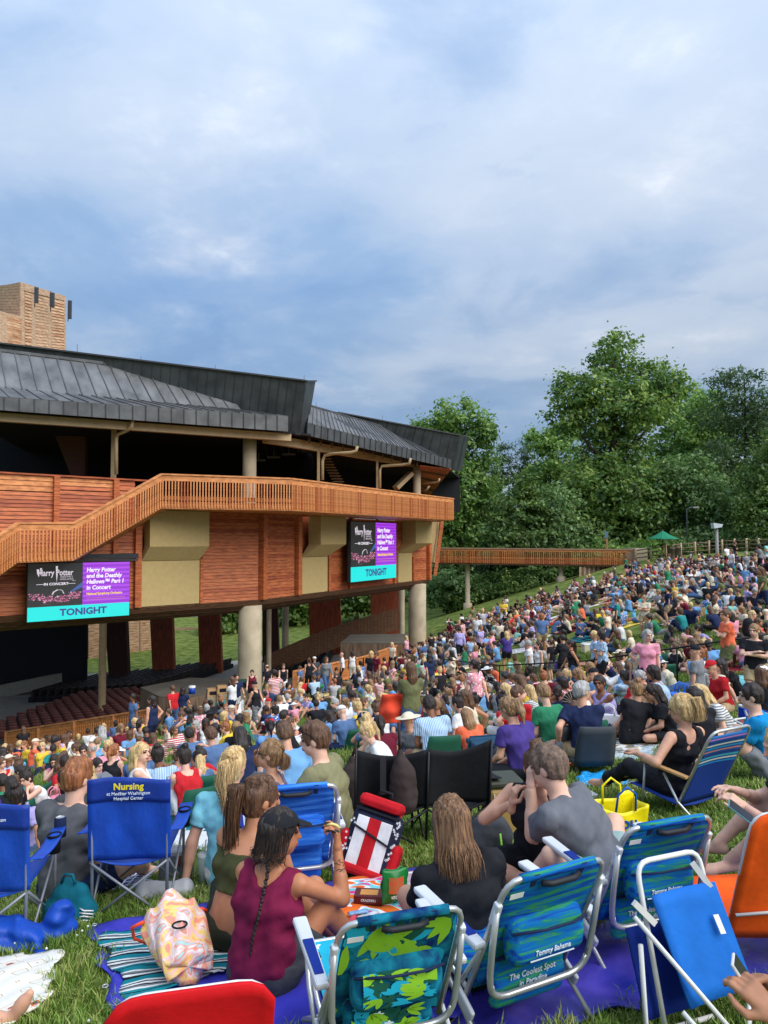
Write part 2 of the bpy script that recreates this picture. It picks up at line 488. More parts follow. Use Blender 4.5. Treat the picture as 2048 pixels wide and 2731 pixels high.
# ================================================================ amphitheatre
m_wall = M('cedar_wall', C(172, 96, 54), rough=.55, var=.24, scale=2.2, stretch=(1, 1, 9), bump=.15, bscale=12, col2=C(192, 108, 62))
m_wall2 = M('cedar_wall_b', C(160, 82, 44), rough=.55, var=.25, scale=2.2, stretch=(1, 1, 9), bump=.15, bscale=12, col2=C(190, 104, 58))
m_wall3 = M('cedar_wall_c', C(148, 72, 40), rough=.55, var=.25, scale=2.2, stretch=(1, 1, 9), bump=.15, bscale=12, col2=C(166, 84, 48))
m_rail = M('cedar_rail', C(204, 128, 74), rough=.55, var=.2, scale=3, stretch=(1, 1, 3), col2=C(214, 142, 86))
m_rail2 = M('cedar_rail_b', C(194, 116, 62), rough=.55, var=.2, scale=3, stretch=(1, 1, 3), col2=C(210, 138, 80))
m_dbrown = M('dark_boards', C(84, 56, 38), rough=.8, var=.35, scale=3, stretch=(1, 1, 12), col2=C(104, 72, 48))
m_tan = M('tan_panel', C(190, 164, 110), rough=.85, var=.05, scale=5, bump=.08, bscale=160)
m_conc = M('concrete_column', C(178, 162, 134), rough=.85, var=.1, scale=1.4, bump=.12, bscale=30, col2=C(188, 172, 144))
m_steel = M('tan_steel', C(176, 150, 112), rough=.55, var=.08, scale=3)
m_roof = M('zinc_roof', C(92, 92, 92), rough=.42, var=.2, scale=1.2, metal=.35, col2=C(112, 112, 112), stretch=(1, 1, .4))
m_roofd = M('dark_zinc', C(62, 65, 68), rough=.42, var=.14, scale=1.1, metal=.3, col2=C(76, 79, 82))
m_fasc = M('zinc_fascia', C(80, 80, 80), rough=.42, var=.14, scale=1.5, metal=.35, col2=C(94, 94, 94))
m_seam = M('zinc_seam', C(54, 56, 58), rough=.5, var=.1)
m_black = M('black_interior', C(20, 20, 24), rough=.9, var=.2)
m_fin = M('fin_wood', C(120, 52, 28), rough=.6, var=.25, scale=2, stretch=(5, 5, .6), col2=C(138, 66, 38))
m_weath = M('weathered_cedar', C(178, 128, 92), rough=.75, var=.3, scale=1.6, stretch=(1, 1, 8), col2=C(206, 168, 134))
m_weath2 = M('weathered_grey', C(172, 138, 108), rough=.8, var=.18, scale=2, stretch=(1, 1, 6), col2=C(190, 160, 132))
m_weath3 = M('weathered_cedar_b', C(164, 108, 74), rough=.75, var=.3, scale=1.6, stretch=(1, 1, 8), col2=C(190, 144, 108))
m_maroon = M('maroon_seat', C(94, 52, 46), rough=.55, var=.15, scale=9)
m_blackrow = M('black_row', C(48, 42, 42), rough=.6, var=.2, scale=5)
ZB, ZR = 8.9, 14.95          # foot of the hung wall, top of the walkway rail
WP = [PZ(-260, 1659, ZB), PZ(0, 1643, ZB), PZ(365, 1620, ZB), PZ(692, 1599, ZB), PZ(1138, 1545, ZB)]
def wallp(px, off=0.0):
    """plan point of the hung wall seen in column px, moved out by off"""
    a, _ = ray(px, 1440)
    for i in range(len(WP) - 1):
        p, q = WP[i], WP[i + 1]; d = q - p
        den = d.x - a * d.y
        t = (a * p.y - p.x) / den
        if t <= 1.0001 or i == len(WP) - 2:
            n = Vector((d.y, -d.x, 0)).normalized()
            s = p + d * t + n * off
            return Vector((s.x, s.y, 0))
def wz(px, py, off=0.0):
    s = wallp(px, off); _, b = ray(px, py)
    return EYE + b * s.y
def wq(p0, p1, z0, z1, off): # quad standing on the wall line between two columns
    a, b = wallp(p0, off), wallp(p1, off)
    return [Vector((a.x, a.y, z0)), Vector((b.x, b.y, z0)), Vector((b.x, b.y, z1)), Vector((a.x, a.y, z1))]
bld = world_thing('amphitheatre', (-8, 40, 3.5), 'cedar clad open air amphitheatre with dark metal roof and curved walkway', 'amphitheatre')
def wall_panel(p0, p1, z0, z1, mats, step=.165):
    back = wbuild(MB().slab(wq(p0, p1, z0, z1, -.10), .2), 'wall', m_wall3, bld)
    n = max(1, int(round((z1 - z0) / step))); st = (z1 - z0) / n
    for i in range(n):
        q = wq(p0, p1, z0 + i * st, z0 + (i + 1) * st - .012, 0)
        nn = (q[1] - q[0]).cross(q[3] - q[0]).normalized()
        q[2] -= nn * .035; q[3] -= nn * .035
        wbuild(MB().slab(q, .03), 'board', rnd.choice(mats), back)
def post(px, w, z0, z1, off=.14, m=None):
    a = wallp(px, off / 2 - .03)
    b = wallp(px + 1, off / 2 - .03); d = (b - a).normalized()
    rot = Matrix(((d.x, -d.y, 0), (d.y, d.x, 0), (0, 0, 1)))
    wbuild(MB().box((a.x, a.y, (z0 + z1) / 2), (w, off + .06, z1 - z0), rot), 'post', m or rnd.choice([m_wall2, m_wall]), bld)
for a_, b_ in ((-260, 0), (0, 365), (365, 692), (692, 1141)): wbuild(MB().slab(wq(a_, b_, ZB - .1, ZR - 1.6, -.32), .15), 'wall', m_wall3, bld)
ZS = ZR - 1.56               # underside of the walkway
ZT = 14.72
mats_l = [m_wall, m_wall, m_wall2, m_wall3]
# left upper parapet wall behind the stair, lower wall, then the panels to the right
for a, b in ((-250, -60), (-46, 140), (154, 300), (312, 358)):
    wall_panel(a, b, ZB, wz((a + b) / 2, 1310), mats_l)
    wall_panel(a, b, wz((a + b) / 2, 1308), ZT, [m_wall2, m_rail2], .2)
for px in (-53, 147, 306): post(px, .24, ZB, ZT, .16, m_wall2)
wbuild(MB().slab(wq(-260, 432, ZT, ZT + .07, .12), .5), 'coping', m_wall3, bld)
wall_panel(358, 376, ZB, ZS, [m_wall]); post(366, .3, ZB, ZS, .2)
wall_panel(541, 690, ZB, ZS, mats_l); wall_panel(706, 786, ZB, ZS, mats_l)
post(698, .36, ZB, ZS + .02, .26, m_wall2); post(793, .36, ZB, ZS, .22, m_wall)
post(536, .16, ZB, wz(536, 1490), .12, m_wall2); post(876, .22, ZB, wz(876, 1480), .12, m_wall)
wall_panel(880, 1064, ZB, ZS, mats_l); post(932, .3, ZB, ZS, .14, m_wall3); post(1050, .2, ZB, ZS - 2, .12)
wall_panel(1064, 1137, ZB, ZS, mats_l); post(1141, .42, ZB - .06, ZS, .24, m_wall2); post(1100, .24, ZB, wz(1100, 1485), .14)
def tan_box(l0, l1, u0, u1, yt, yc, yb, ylow, out=.62):
    """stucco box with a chamfered foot over a flush lower panel"""
    zt, zc, zb2 = ZS - .02, wz(u0, yc, out), wz(l0, yb)
    a0, a1 = wallp(u0, out), wallp(u1, out); b0, b1 = wallp(u0, .02), wallp(u1, .02); c0, c1 = wallp(l0, .05), wallp(l1, .05)
    V = lambda s, z: Vector((s.x, s.y, z))
    mb = MB()
    mb.hexa([V(a0, zc), V(a1, zc), V(b1, zc), V(b0, zc), V(a0, zt), V(a1, zt), V(b1, zt), V(b0, zt)])
    mb.hexa([V(c0, zb2), V(c1, zb2), V(wallp(l1, 0), zb2), V(wallp(l0, 0), zb2), V(a0, zc), V(a1, zc), V(b1, zc), V(b0, zc)])
    wbuild(mb, 'stucco_box', m_tan, bld)
    wbuild(MB().slab(wq(l0, l1, ZB + .02, zb2 - .02, .07), .12), 'stucco_panel', m_tan, bld)
tan_box(377, 531, 384, 541, 1365, 1458, 1496, 1608)
tan_box(803, 871, 822, 891, 1370, 1452, 1486, 1572, .85)
tan_box(1060, 1096, 1072, 1117, 1380, 1449, 1475, 1545, 1.1)
# rounded foot beam of the hung wall
for p0, p1 in ((-260, 0), (0, 365), (365, 692), (692, 1141)):
    mb = MB()
    for k in range(3):
        o0, o1 = .06 - .02 * k - .12 * k * k, .06 - .02 * (k + 1) - .12 * (k + 1) ** 2
        mb.add([*wq(p0, p1, ZB - .24 * (k + 1), ZB - .24 * (k + 1), o1)[:2], *wq(p0, p1, ZB - .24 * k - .02, ZB - .24 * k - .02, o0)[:2][::-1]], [(0, 1, 2, 3)])
    wbuild(mb, 'foot_board', m_dbrown, bld, solid=.04)
# end bay beyond the last post: pale louvres leaning out
ep = wallp(1143); q = [P(1146, 1500, ep.y + 1.5), P(1160, 1500, ep.y + 5), P(1172, 1392, ep.y + 4.5), P(1146, 1392, ep.y + 1.5)]
wbuild(MB().slab(q, .2), 'end_louvre', M('pale_louvre', C(170, 140, 96), stretch=(1, 1, 14), scale=2, var=.3), bld)
wbuild(MB().beam(P(1160, 1535, ep.y + 3), P(1180, 1385, ep.y + 3.6), .28, .3), 'raking_post', m_wall2, bld)
# walkway, stair and rail
RP = [P(0, 1424, 27.6), P(48, 1393, 28.5), P(196, 1393, 30.0), PZ(430, 1263, ZR), PZ(775, 1275, ZR), PZ(1208, 1329, ZR)]
RP.insert(0, RP[0] + (RP[0] - RP[1]).normalized() * 4)
end_back = RP[-1] + Vector((.05, 1, 0)).normalized() * 3
RP.append(end_back)
RH = 1.5
rail = wbuild(MB().box((RP[4].x, RP[4].y, ZS), (.05, .05, .05)), 'walkway', m_rail, bld)
bal_mesh = {}
for i in range(len(RP) - 1):
    a, b = RP[i], RP[i + 1]; L_ = (b - a).length
    out = Vector((b.y - a.y, a.x - b.x, 0)).normalized()
    if out.y > 0 and i < len(RP) - 2: out = -out
    dz = Vector((0, 0, 1))
    wbuild(MB().beam(a + dz * -.03, b + dz * -.03, .2, .07), 'rail_cap', m_rail, rail)
    wbuild(MB().beam(a + dz * -.19 + out * .02, b + dz * -.19 + out * .02, .06, .25), 'rail_board', m_rail, rail)
    wbuild(MB().beam(a + dz * -1.08 - out * .08, b + dz * -1.08 - out * .08, .05, .2), 'kick_board', m_rail2, rail)
    wbuild(MB().beam(a + dz * -(RH - .12) - out * .06, b + dz * -(RH - .12) - out * .06, .06, .3), 'fascia', m_rail2, rail)
    n = int(L_ / .135)
    for j in range(n):
        p = a.lerp(b, (j + .5) / n)
        key = round(math.atan2(b.y - a.y, b.x - a.x), 3)
        if key not in bal_mesh:
            d = Vector((b.x - a.x, b.y - a.y, 0)).normalized(); rot = Matrix(((d.x, -d.y, 0), (d.y, d.x, 0), (0, 0, 1)))
            for mm in (m_rail, m_rail2, m_wall2):
                o = MB().box((0, 0, 0), (.06, .05, RH - .3), rot).build('baluster', mm, rail); bal_mesh.setdefault(key, []).append(o.data)
                bpy.data.objects.remove(o)
        o = obj('baluster', bal_mesh[key][rnd.choice([0, 0, 1, 1, 2])], rail); l = bld.location
        o.location = (p.x - l.x + out.x * .04, p.y - l.y + out.y * .04, p.z - l.z - (RH + .3) / 2)
# walkway deck and soffit between rail and wall; stair flights as stepped slabs
def back_of(p, off=.12):
    px = 1024 + FPX * p.x / p.y
    s = wallp(min(px + 16, 1141), off); return Vector((s.x, s.y, p.z))
for i in range(len(RP) - 2):
    a, b = RP[i].copy(), RP[i + 1].copy(); ab, bb = back_of(a), back_of(b)
    dn = Vector((0, 0, RH - .04))
    wbuild(MB().hexa([a - dn - Vector((0, 0, .1)), b - dn - Vector((0, 0, .1)), bb - dn - Vector((0, 0, .1)), ab - dn - Vector((0, 0, .1)), a - dn + Vector((0, 0, .12)), b - dn + Vector((0, 0, .12)), bb - dn + Vector((0, 0, .12)), ab - dn + Vector((0, 0, .12))]), 'deck', m_rail2, rail)
# deck behind the rail to the interior
V3 = lambda x, y, z: Vector((x, y, z))
wbuild(MB().hexa([V3(*wallp(-200, -.2).xy, 13.2), V3(*wallp(1141, -.2).xy, 13.2), V3(4.2, 66, 13.2), V3(-34, 60, 13.2), V3(*wallp(-200, -.2).xy, 13.4), V3(*wallp(1141, -.2).xy, 13.4), V3(4.2, 66, 13.4), V3(-34, 60, 13.4)]), 'balcony_floor', m_dbrown, bld)
# big columns
def column(px0, px1, ytop, Y, r=None, name='column', mat=None, z0=None, z1=None, root=None):
    a, b = P(px0, ytop, Y), P(px1, ytop, Y); r = r or (b.x - a.x) / 2; c = (a + b) / 2
    z0 = z0 if z0 is not None else gz(c.x, Y) - .1; z1 = z1 if z1 is not None else a.z
    wbuild(MB().lathe((c.x, c.y, 0), [(r * 1.03, z0), (r, (z0 + z1) / 2), (r, z1), (0, z1)], 28), name, mat or m_conc, root or bld)
    return c
column(636, 698, 1606, wallp(667).y + .5, z1=8.6)
column(1089, 1136, 1548, wallp(1113).y + .6, z1=8.6)
column(265, 284, 1690, 47.5, z1=8.2, mat=m_steel); column(711, 724, 1620, 52, z1=8.2); column(1063, 1079, 1560, 64, z1=8.3); column(752, 770, 1640, 62, z1=8.2)
# upper columns, posts and rain pipes under the eaves
column(648, 684, 1140, 41.2, z0=13.3, z1=18.2); column(1101, 1122, 1238, 55.5, z0=13.3, z1=18.2)
for (a, b, Y, zt) in ((298, 309, 37.6, 17.6), (846, 853, 45, 17.7), (1003, 1009, 50, 17.7)):
    c = P((a + b) / 2, 1200, Y); w = (b - a) / FPX * Y
    wbuild(MB().box((c.x, c.y, (13.3 + zt) / 2), (w, w, zt - 13.3)), 'roof_post', m_steel, bld)
def pipe(pts, r=.09): wbuild(MB().tube(pts, r, 10), 'rain_pipe', m_steel, bld)
pipe([P(310, 1265, 37), P(310, 1170, 37), P(314, 1158, 37), P(340, 1148, 36.6), P(351, 1138, 36.4), P(354, 1120, 36.4)])
pipe([P(860, 1280, 44), P(860, 1230, 44), P(866, 1215, 44), P(890, 1210, 43.5), P(935, 1207, 43), P(950, 1202, 43), P(953, 1190, 43)])
pipe([P(1013, 1302, 49.5), P(1013, 1255, 49.5), P(1018, 1243, 49.5), P(1075, 1240, 49), P(1092, 1236, 48.5), P(1095, 1222, 48.5)])
pipe([P(1124, 1289, 56), P(1160, 1287, 55), P(1170, 1284, 54.6), P(1172, 1276, 54.6)], .07); pipe([P(1124, 1308, 57), P(1138, 1306, 56), P(1145, 1296, 56)], .07)
# ---------------------------------------------------------------- roofs: every metal sheet is a piece, standing seams between
def sheets(name, q, n, mat, th=.05, seam=.045, rib=.07, parent=None, skew=0.0):
    """bottom-left, bottom-right, top-right, top-left corners; n sheets side by side"""
    q = [Vector(v) for v in q]; nn = (q[1] - q[0]).cross(q[3] - q[0]).normalized()
    if nn.y > 0: nn = -nn
    base = wbuild(MB().slab([v - nn * .03 for v in q], .06, nn), name, m_seam, bld)
    for i in range(n):
        t0, t1 = i / n, (i + 1) / n
        a, b, c, d = q[0].lerp(q[1], t0), q[0].lerp(q[1], t1), q[3].lerp(q[2], t1), q[3].lerp(q[2], t0)
        g = .006 / max(.05, (b - a).length)
        a2, b2, c2, d2 = a.lerp(b, g), b.lerp(a, g), c.lerp(d, g), d.lerp(c, g)
        off = nn * rnd.uniform(.0, .014)
        wbuild(MB().slab([v + nn * .012 + off for v in (a2, b2, c2, d2)], .03, nn), 'roof_sheet', mat, base)
        if i: wbuild(MB().beam(a + nn * .03, d + nn * .03, seam, rib, nn), 'standing_seam', m_seam if mat is not m_roof else m_fasc, base)
    return base
E0, E1 = P(-160, 1082, 32.2), P(768, 1151, 40)
E0t, E1t = P(-160, 1048, 32.2), P(768, 1110, 40)
sheets('eave_fascia', [E0, E1, E1t, E0t], 26, m_fasc)
B0, B1 = P(-160, 1018, 33.2), P(643, 1094, 39.8)
E1m = E0t.lerp(E1t, .874)
sheets('eave_roof', [E0t, E1t, B1, B0], 24, m_roof, rib=.05)
T0, T1 = P(-160, 915, 34.6), P(578, 1007, 40.8)
sheets('mansard_roof', [B0, B1, T1, T0], 21, m_roof)
wbuild(MB().beam(T0, T1 + (T1 - T0).normalized() * .1, .25, .14), 'roof_ridge', m_fasc, bld)
F0b, F1b, F1t, F0t = P(-160, 1050, 36.6), P(797, 1160, 41.2), P(816, 1016, 40.4), P(-160, 897, 36)
sheets('high_fascia', [F0b, F1b, F1t, F0t], 38, m_roofd, rib=.035, seam=.03)
sheets('high_fascia', [F1b, P(816, 1163, 43.6), P(841, 1017, 43.6), F1t], 1, m_roofd)
wbuild(MB().beam(F0t, F1t, .3, .08), 'roof_ridge', m_seam, bld); wbuild(MB().beam(F1t, P(841, 1016, 43.6), .2, .08), 'roof_ridge', m_seam, bld)
K0, K1, K0t, K1t = P(818, 1161, 42.5), P(1202, 1249, 56), P(820, 1128, 42.5), P(1203, 1226, 56)
sheets('eave_fascia', [K0, K1, K1t, K0t], 27, m_fasc)
KT0, KT1 = P(826, 1082, 44.4), P(1029, 1140, 53)
sheets('eave_roof', [K0t, K0t.lerp(K1t, .66), KT1, KT0], 26, m_roof, rib=.06)
sheets('eave_roof', [K0t.lerp(K1t, .66), K1t, P(1085, 1192, 55), KT1], 4, m_fasc)
wbuild(MB().beam(KT0, KT1, .2, .1), 'roof_ridge', m_fasc, bld)
sheets('high_fascia', [P(880, 1150, 50.5), P(1205, 1254, 57.2), P(1226, 1161, 56.4), P(900, 1100, 50)], 13, m_roofd, rib=.035, seam=.03)
sheets('high_fascia', [P(1205, 1254, 57.2), P(1231, 1257, 60), P(1250, 1165, 60), P(1226, 1161, 56.4)], 2, m_roofd, rib=.035, seam=.03)
wbuild(MB().beam(P(900, 1100, 50), P(1226, 1161, 56.4), .25, .08), 'roof_ridge', m_seam, bld)
# roof deck over the hall, ceilings, eave beams
dz = Vector((0, 0, .12))
def plate(name, pts, mat, th=.12): 
    pts = [Vector(p) for p in pts]; n = len(pts)
    mb = MB(); mb.add([p - Vector((0, 0, th)) for p in pts] + pts, [tuple(range(n))[::-1], tuple(range(n, 2 * n))] + [(i, (i + 1) % n, n + (i + 1) % n, n + i) for i in range(n)])
    return wbuild(mb, name, mat, bld)
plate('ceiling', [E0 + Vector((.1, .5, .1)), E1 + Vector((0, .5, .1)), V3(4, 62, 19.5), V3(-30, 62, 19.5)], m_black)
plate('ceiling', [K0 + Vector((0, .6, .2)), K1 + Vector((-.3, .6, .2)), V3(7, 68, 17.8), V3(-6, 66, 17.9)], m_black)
plate('roof_deck', [F0t + Vector((0, .2, -.3)), F1t + Vector((0, .3, -.3)), V3(-8, 64, 22.0), V3(-34, 64, 22.0)], m_roofd)
plate('roof_deck', [P(900, 1104, 50.2), P(1226, 1165, 56.6), V3(6, 68, 19.5), V3(-4, 68, 19.5)], m_roofd)
wbuild(MB().beam(E0 + Vector((0, .9, -.2)), E1 + Vector((0, .9, -.2)), .35, .42), 'eave_beam', m_steel, bld)
wbuild(MB().beam(E1 + Vector((-1.4, .9, -.25)), P(1100, 1236, 55.5), .35, .5), 'eave_beam', m_steel, bld)
for k in range(12):
    p = K0.lerp(K1, .04 + k * .065); wbuild(MB().box(p + Vector((-.35, .5, -.12)), (.12, .5, .3)), 'rafter_end', m_dbrown, bld)
s0, s1, s2, s3 = P(1120, 1240, 53.2), P(1203, 1250, 56.2), P(1145, 1322, 66), P(1110, 1300, 64)
for k in range(12):
    wbuild(MB().slab([s0.lerp(s3, k / 12), s1.lerp(s2, k / 12), s1.lerp(s2, (k + .93) / 12), s0.lerp(s3, (k + .93) / 12)], .06), 'soffit_board', rnd.choice([m_wall3, m_dbrown, m_wall]), bld)
# dark hall behind: back walls and catwalk fixtures
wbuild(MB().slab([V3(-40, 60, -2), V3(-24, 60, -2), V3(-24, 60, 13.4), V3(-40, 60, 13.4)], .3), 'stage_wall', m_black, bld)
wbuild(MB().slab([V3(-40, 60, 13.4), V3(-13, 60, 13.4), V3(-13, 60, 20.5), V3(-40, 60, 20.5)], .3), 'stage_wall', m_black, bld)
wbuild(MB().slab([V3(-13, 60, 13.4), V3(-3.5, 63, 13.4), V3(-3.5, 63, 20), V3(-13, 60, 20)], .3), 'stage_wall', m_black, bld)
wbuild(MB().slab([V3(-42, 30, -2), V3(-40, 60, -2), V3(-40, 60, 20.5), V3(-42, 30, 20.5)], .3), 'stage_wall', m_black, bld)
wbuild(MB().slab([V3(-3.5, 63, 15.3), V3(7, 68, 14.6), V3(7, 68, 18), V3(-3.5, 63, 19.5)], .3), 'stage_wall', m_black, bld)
fl = [P(140, 1130, 46), P(233, 1132, 46), P(233, 1268, 46), P(196, 1268, 46)]
wbuild(MB().slab(fl, .4), 'acoustic_wing', M('wing_wood', C(96, 52, 44), stretch=(1, 1, 10), var=.2), bld)
for k in range(5):
    c = P(690 + k * 40, 1228 - k * 8, 52); wbuild(MB().box(c, (.9, .4, .12)).box(c + Vector((0, 0, .3)), (.06, .06, .5)), 'light_fixture', m_roof, bld)
for k in range(6): wbuild(MB().beam(P(700 + k * 22, 1170 + k * 6, 50), P(716 + k * 24, 1222 - k * 2, 53), .06, .06), 'truss_bar', m_seam, bld)
wbuild(MB().beam(P(866, 1220, 52), P(905, 1290, 54), .5, .12), 'catwalk_stair', m_dbrown, bld)
for k in range(9): wbuild(MB().box(P(868 + k * 4.3, 1224 + k * 7.6, 51.8), (.8, .25, .05)), 'catwalk_tread', m_steel, bld)
wbuild(MB().beam(P(1055, 1302, 53.5), P(1096, 1262, 54.5), .5, .3), 'brace', m_steel, bld)
# ---------------------------------------------------------------- stage tower
tw = world_thing('stage_tower', (-38, 78, 3.5), 'weathered cedar stage tower above the dark roof', 'tower')
TY = 78
def tq(x0, y0t, y0b, x1, y1t, y1b, Y0, Y1): return [P(x0, y0b, Y0), P(x1, y1b, Y1), P(x1, y1t, Y1), P(x0, y0t, Y0)]
wbuild(MB().hexa([P(55, 980, TY), P(176, 980, TY + 6), P(100, 980, TY + 12), P(-60, 960, TY + 8), P(55, 752, TY), P(176, 790, TY + 6), P(100, 790, TY + 12), P(-60, 775, TY + 8)]), 'core', m_weath2, tw)
def tpanel(xa, xb, ta, tb, n=24, bot=980):
    fx = lambda x: TY + 6 * (x - 55) / 121 - .05
    for i in range(n):
        t0, t1 = i / n, (i + .86) / n
        q = [P(xa, ta + (bot - ta) * t1, fx(xa)), P(xb, tb + (bot - tb) * t1, fx(xb)), P(xb, tb + (bot - tb) * t0, fx(xb)), P(xa, ta + (bot - ta) * t0, fx(xa))]
        n_ = (q[1] - q[0]).cross(q[3] - q[0]).normalized(); q[0] += n_ * .08; q[1] += n_ * .08
        wbuild(MB().slab(q, .05), 'board', rnd.choice([m_weath, m_weath, m_weath3]), tw)
tpanel(66, 83, 775, 780); tpanel(94, 128, 784, 793); tpanel(137, 170, 798, 806)
for xa, xb, t in ((55, 65, 753), (84, 93, 764), (129, 136, 776), (171, 176, 789)):
    fx = lambda x: TY + 6 * (x - 55) / 121 - .12
    wbuild(MB().slab([P(xa, 980, fx(xa)), P(xb, 980, fx(xb)), P(xb, t + 3, fx(xb)), P(xa, t, fx(xa))], .15), 'post', m_weath2, tw)
wbuild(MB().slab([P(65, 775, TY + .3), P(176, 803, TY + 5.9), P(176, 790, TY + 5.9), P(65, 757, TY + .3)], .2), 'cornice', m_weath2, tw)
for i in range(11):
    t0, t1 = i / 11, (i + .9) / 11
    wbuild(MB().slab([P(-60, 768 + 70 * t1, TY + 5.9), P(54, 755 + 88 * t1, TY - .1), P(54, 755 + 88 * t0, TY - .1), P(-60, 768 + 70 * t0, TY + 5.9)], .06), 'board', m_weath2, tw)
wbuild(MB().hexa([P(-60, 990, TY - 8), P(66, 990, TY - 3), P(60, 990, TY + 2), P(-60, 990, TY + 2), P(-60, 815, TY - 8), P(66, 846, TY - 3), P(60, 846, TY + 2), P(-60, 815, TY + 2)]), 'annex', m_weath2, tw)
for i in range(20):
    t0, t1 = i / 20, (i + .86) / 20
    for xa, xb in ((-40, 5), (15, 58)):
        f = lambda x, t: P(x, 838 + (x / 60) * 14 + 130 * t, TY - 5.6 + 5 * x / 126 - .1)
        wbuild(MB().slab([f(xa, t1), f(xb, t1), f(xb, t0), f(xa, t0)], .05), 'board', rnd.choice([m_weath, m_weath3]), tw)
m_ant = M('antenna_grey', C(66, 68, 72), rough=.5)
for x, y, w, h in ((97, 766, 10, 42), (139, 780, 12, 40), (186, 800, 10, 52)):
    a = world_thing('antenna', P(x, y + h, TY + 1), ['grey panel antenna on the left of the tower face', 'wide grey panel antenna on the tower face centre post', 'tall grey panel antenna standing off the tower corner'][(97, 139, 186).index(x)], 'antenna', 'antennas on the tower')
    c = P(x, y + h / 2, TY + .2 + (x - 97) / 25)
    wbuild(MB().box(c, (w / FPX * TY, .25, h / FPX * TY)), 'panel', m_ant, a, bevel=.03)
    wbuild(MB().tube([c + Vector((-.35, .4, -1.2)), c + Vector((-.35, .4, 1.1))], .05, 8).beam(c + Vector((-.4, .4, .5)), c + Vector((0, 0, .5)), .06, .06).beam(c + Vector((-.4, .4, -.5)), c + Vector((0, 0, -.5)), .06, .06), 'bracket', m_ant, a)
for x, y, Y in ((206, 930, 40), (376, 962, 40), (574, 985, 40), (811, 1012, 40.4), (843, 1085, 45), (1020, 1120, 53)):
    wbuild(MB().tube([P(x, y + 14, Y + .2), P(x, y - 12, Y + .2)], .012, 5), 'lightning_rod', m_seam, bld)
# ---------------------------------------------------------------- video screens
def glow(name, col, e=.34):
    if name in _m: return _m[name]
    m = bpy.data.materials.new(name); m.use_nodes = True; b = m.node_tree.nodes['Principled BSDF']
    b.inputs['Base Color'].default_value = (.02, .02, .02, 1); b.inputs['Emission Color'].default_value = (*col, 1); b.inputs['Emission Strength'].default_value = e
    b.inputs['Roughness'].default_value = .5
    _m[name] = m; return m
g_cyan, g_txt, g_white, g_yel = glow('led_cyan', C(10, 232, 226)), glow('led_indigo', C(52, 52, 140)), glow('led_white', C(250, 244, 255)), glow('led_yellow', C(255, 214, 70))
g_blk, g_pink, g_gr = glow('led_black', C(34, 33, 32)), glow('led_pink', C(206, 120, 158)), glow('led_silver', C(214, 204, 214))
g_pink2, g_blue, g_dim = glow('led_dark_pink', C(150, 62, 96)), glow('led_blue', C(60, 92, 160)), glow('led_dim', C(120, 120, 132))
def purple():
    if 'led_purple' in _m: return _m['led_purple']
    m = glow('led_purple', C(150, 52, 214)); t = m.node_tree; b = t.nodes['Principled BSDF']
    tc = N(t, 'ShaderNodeTexCoord'); w = N(t, 'ShaderNodeTexWave', wave_type='RINGS'); w.inputs['Scale'].default_value = 1.6; w.inputs['Distortion'].default_value = .6
    mp = N(t, 'ShaderNodeMapping'); mp.inputs['Location'].default_value = (1.2, 0, 1.3)
    t.links.new(tc.outputs['Object'], mp.inputs[0]); t.links.new(mp.outputs[0], w.inputs['Vector'])
    t.links.new(ramp_of(t, w.outputs[0], [(.3, C(146, 40, 206)), (.8, C(176, 66, 236))]), b.inputs['Emission Color'])
    return m
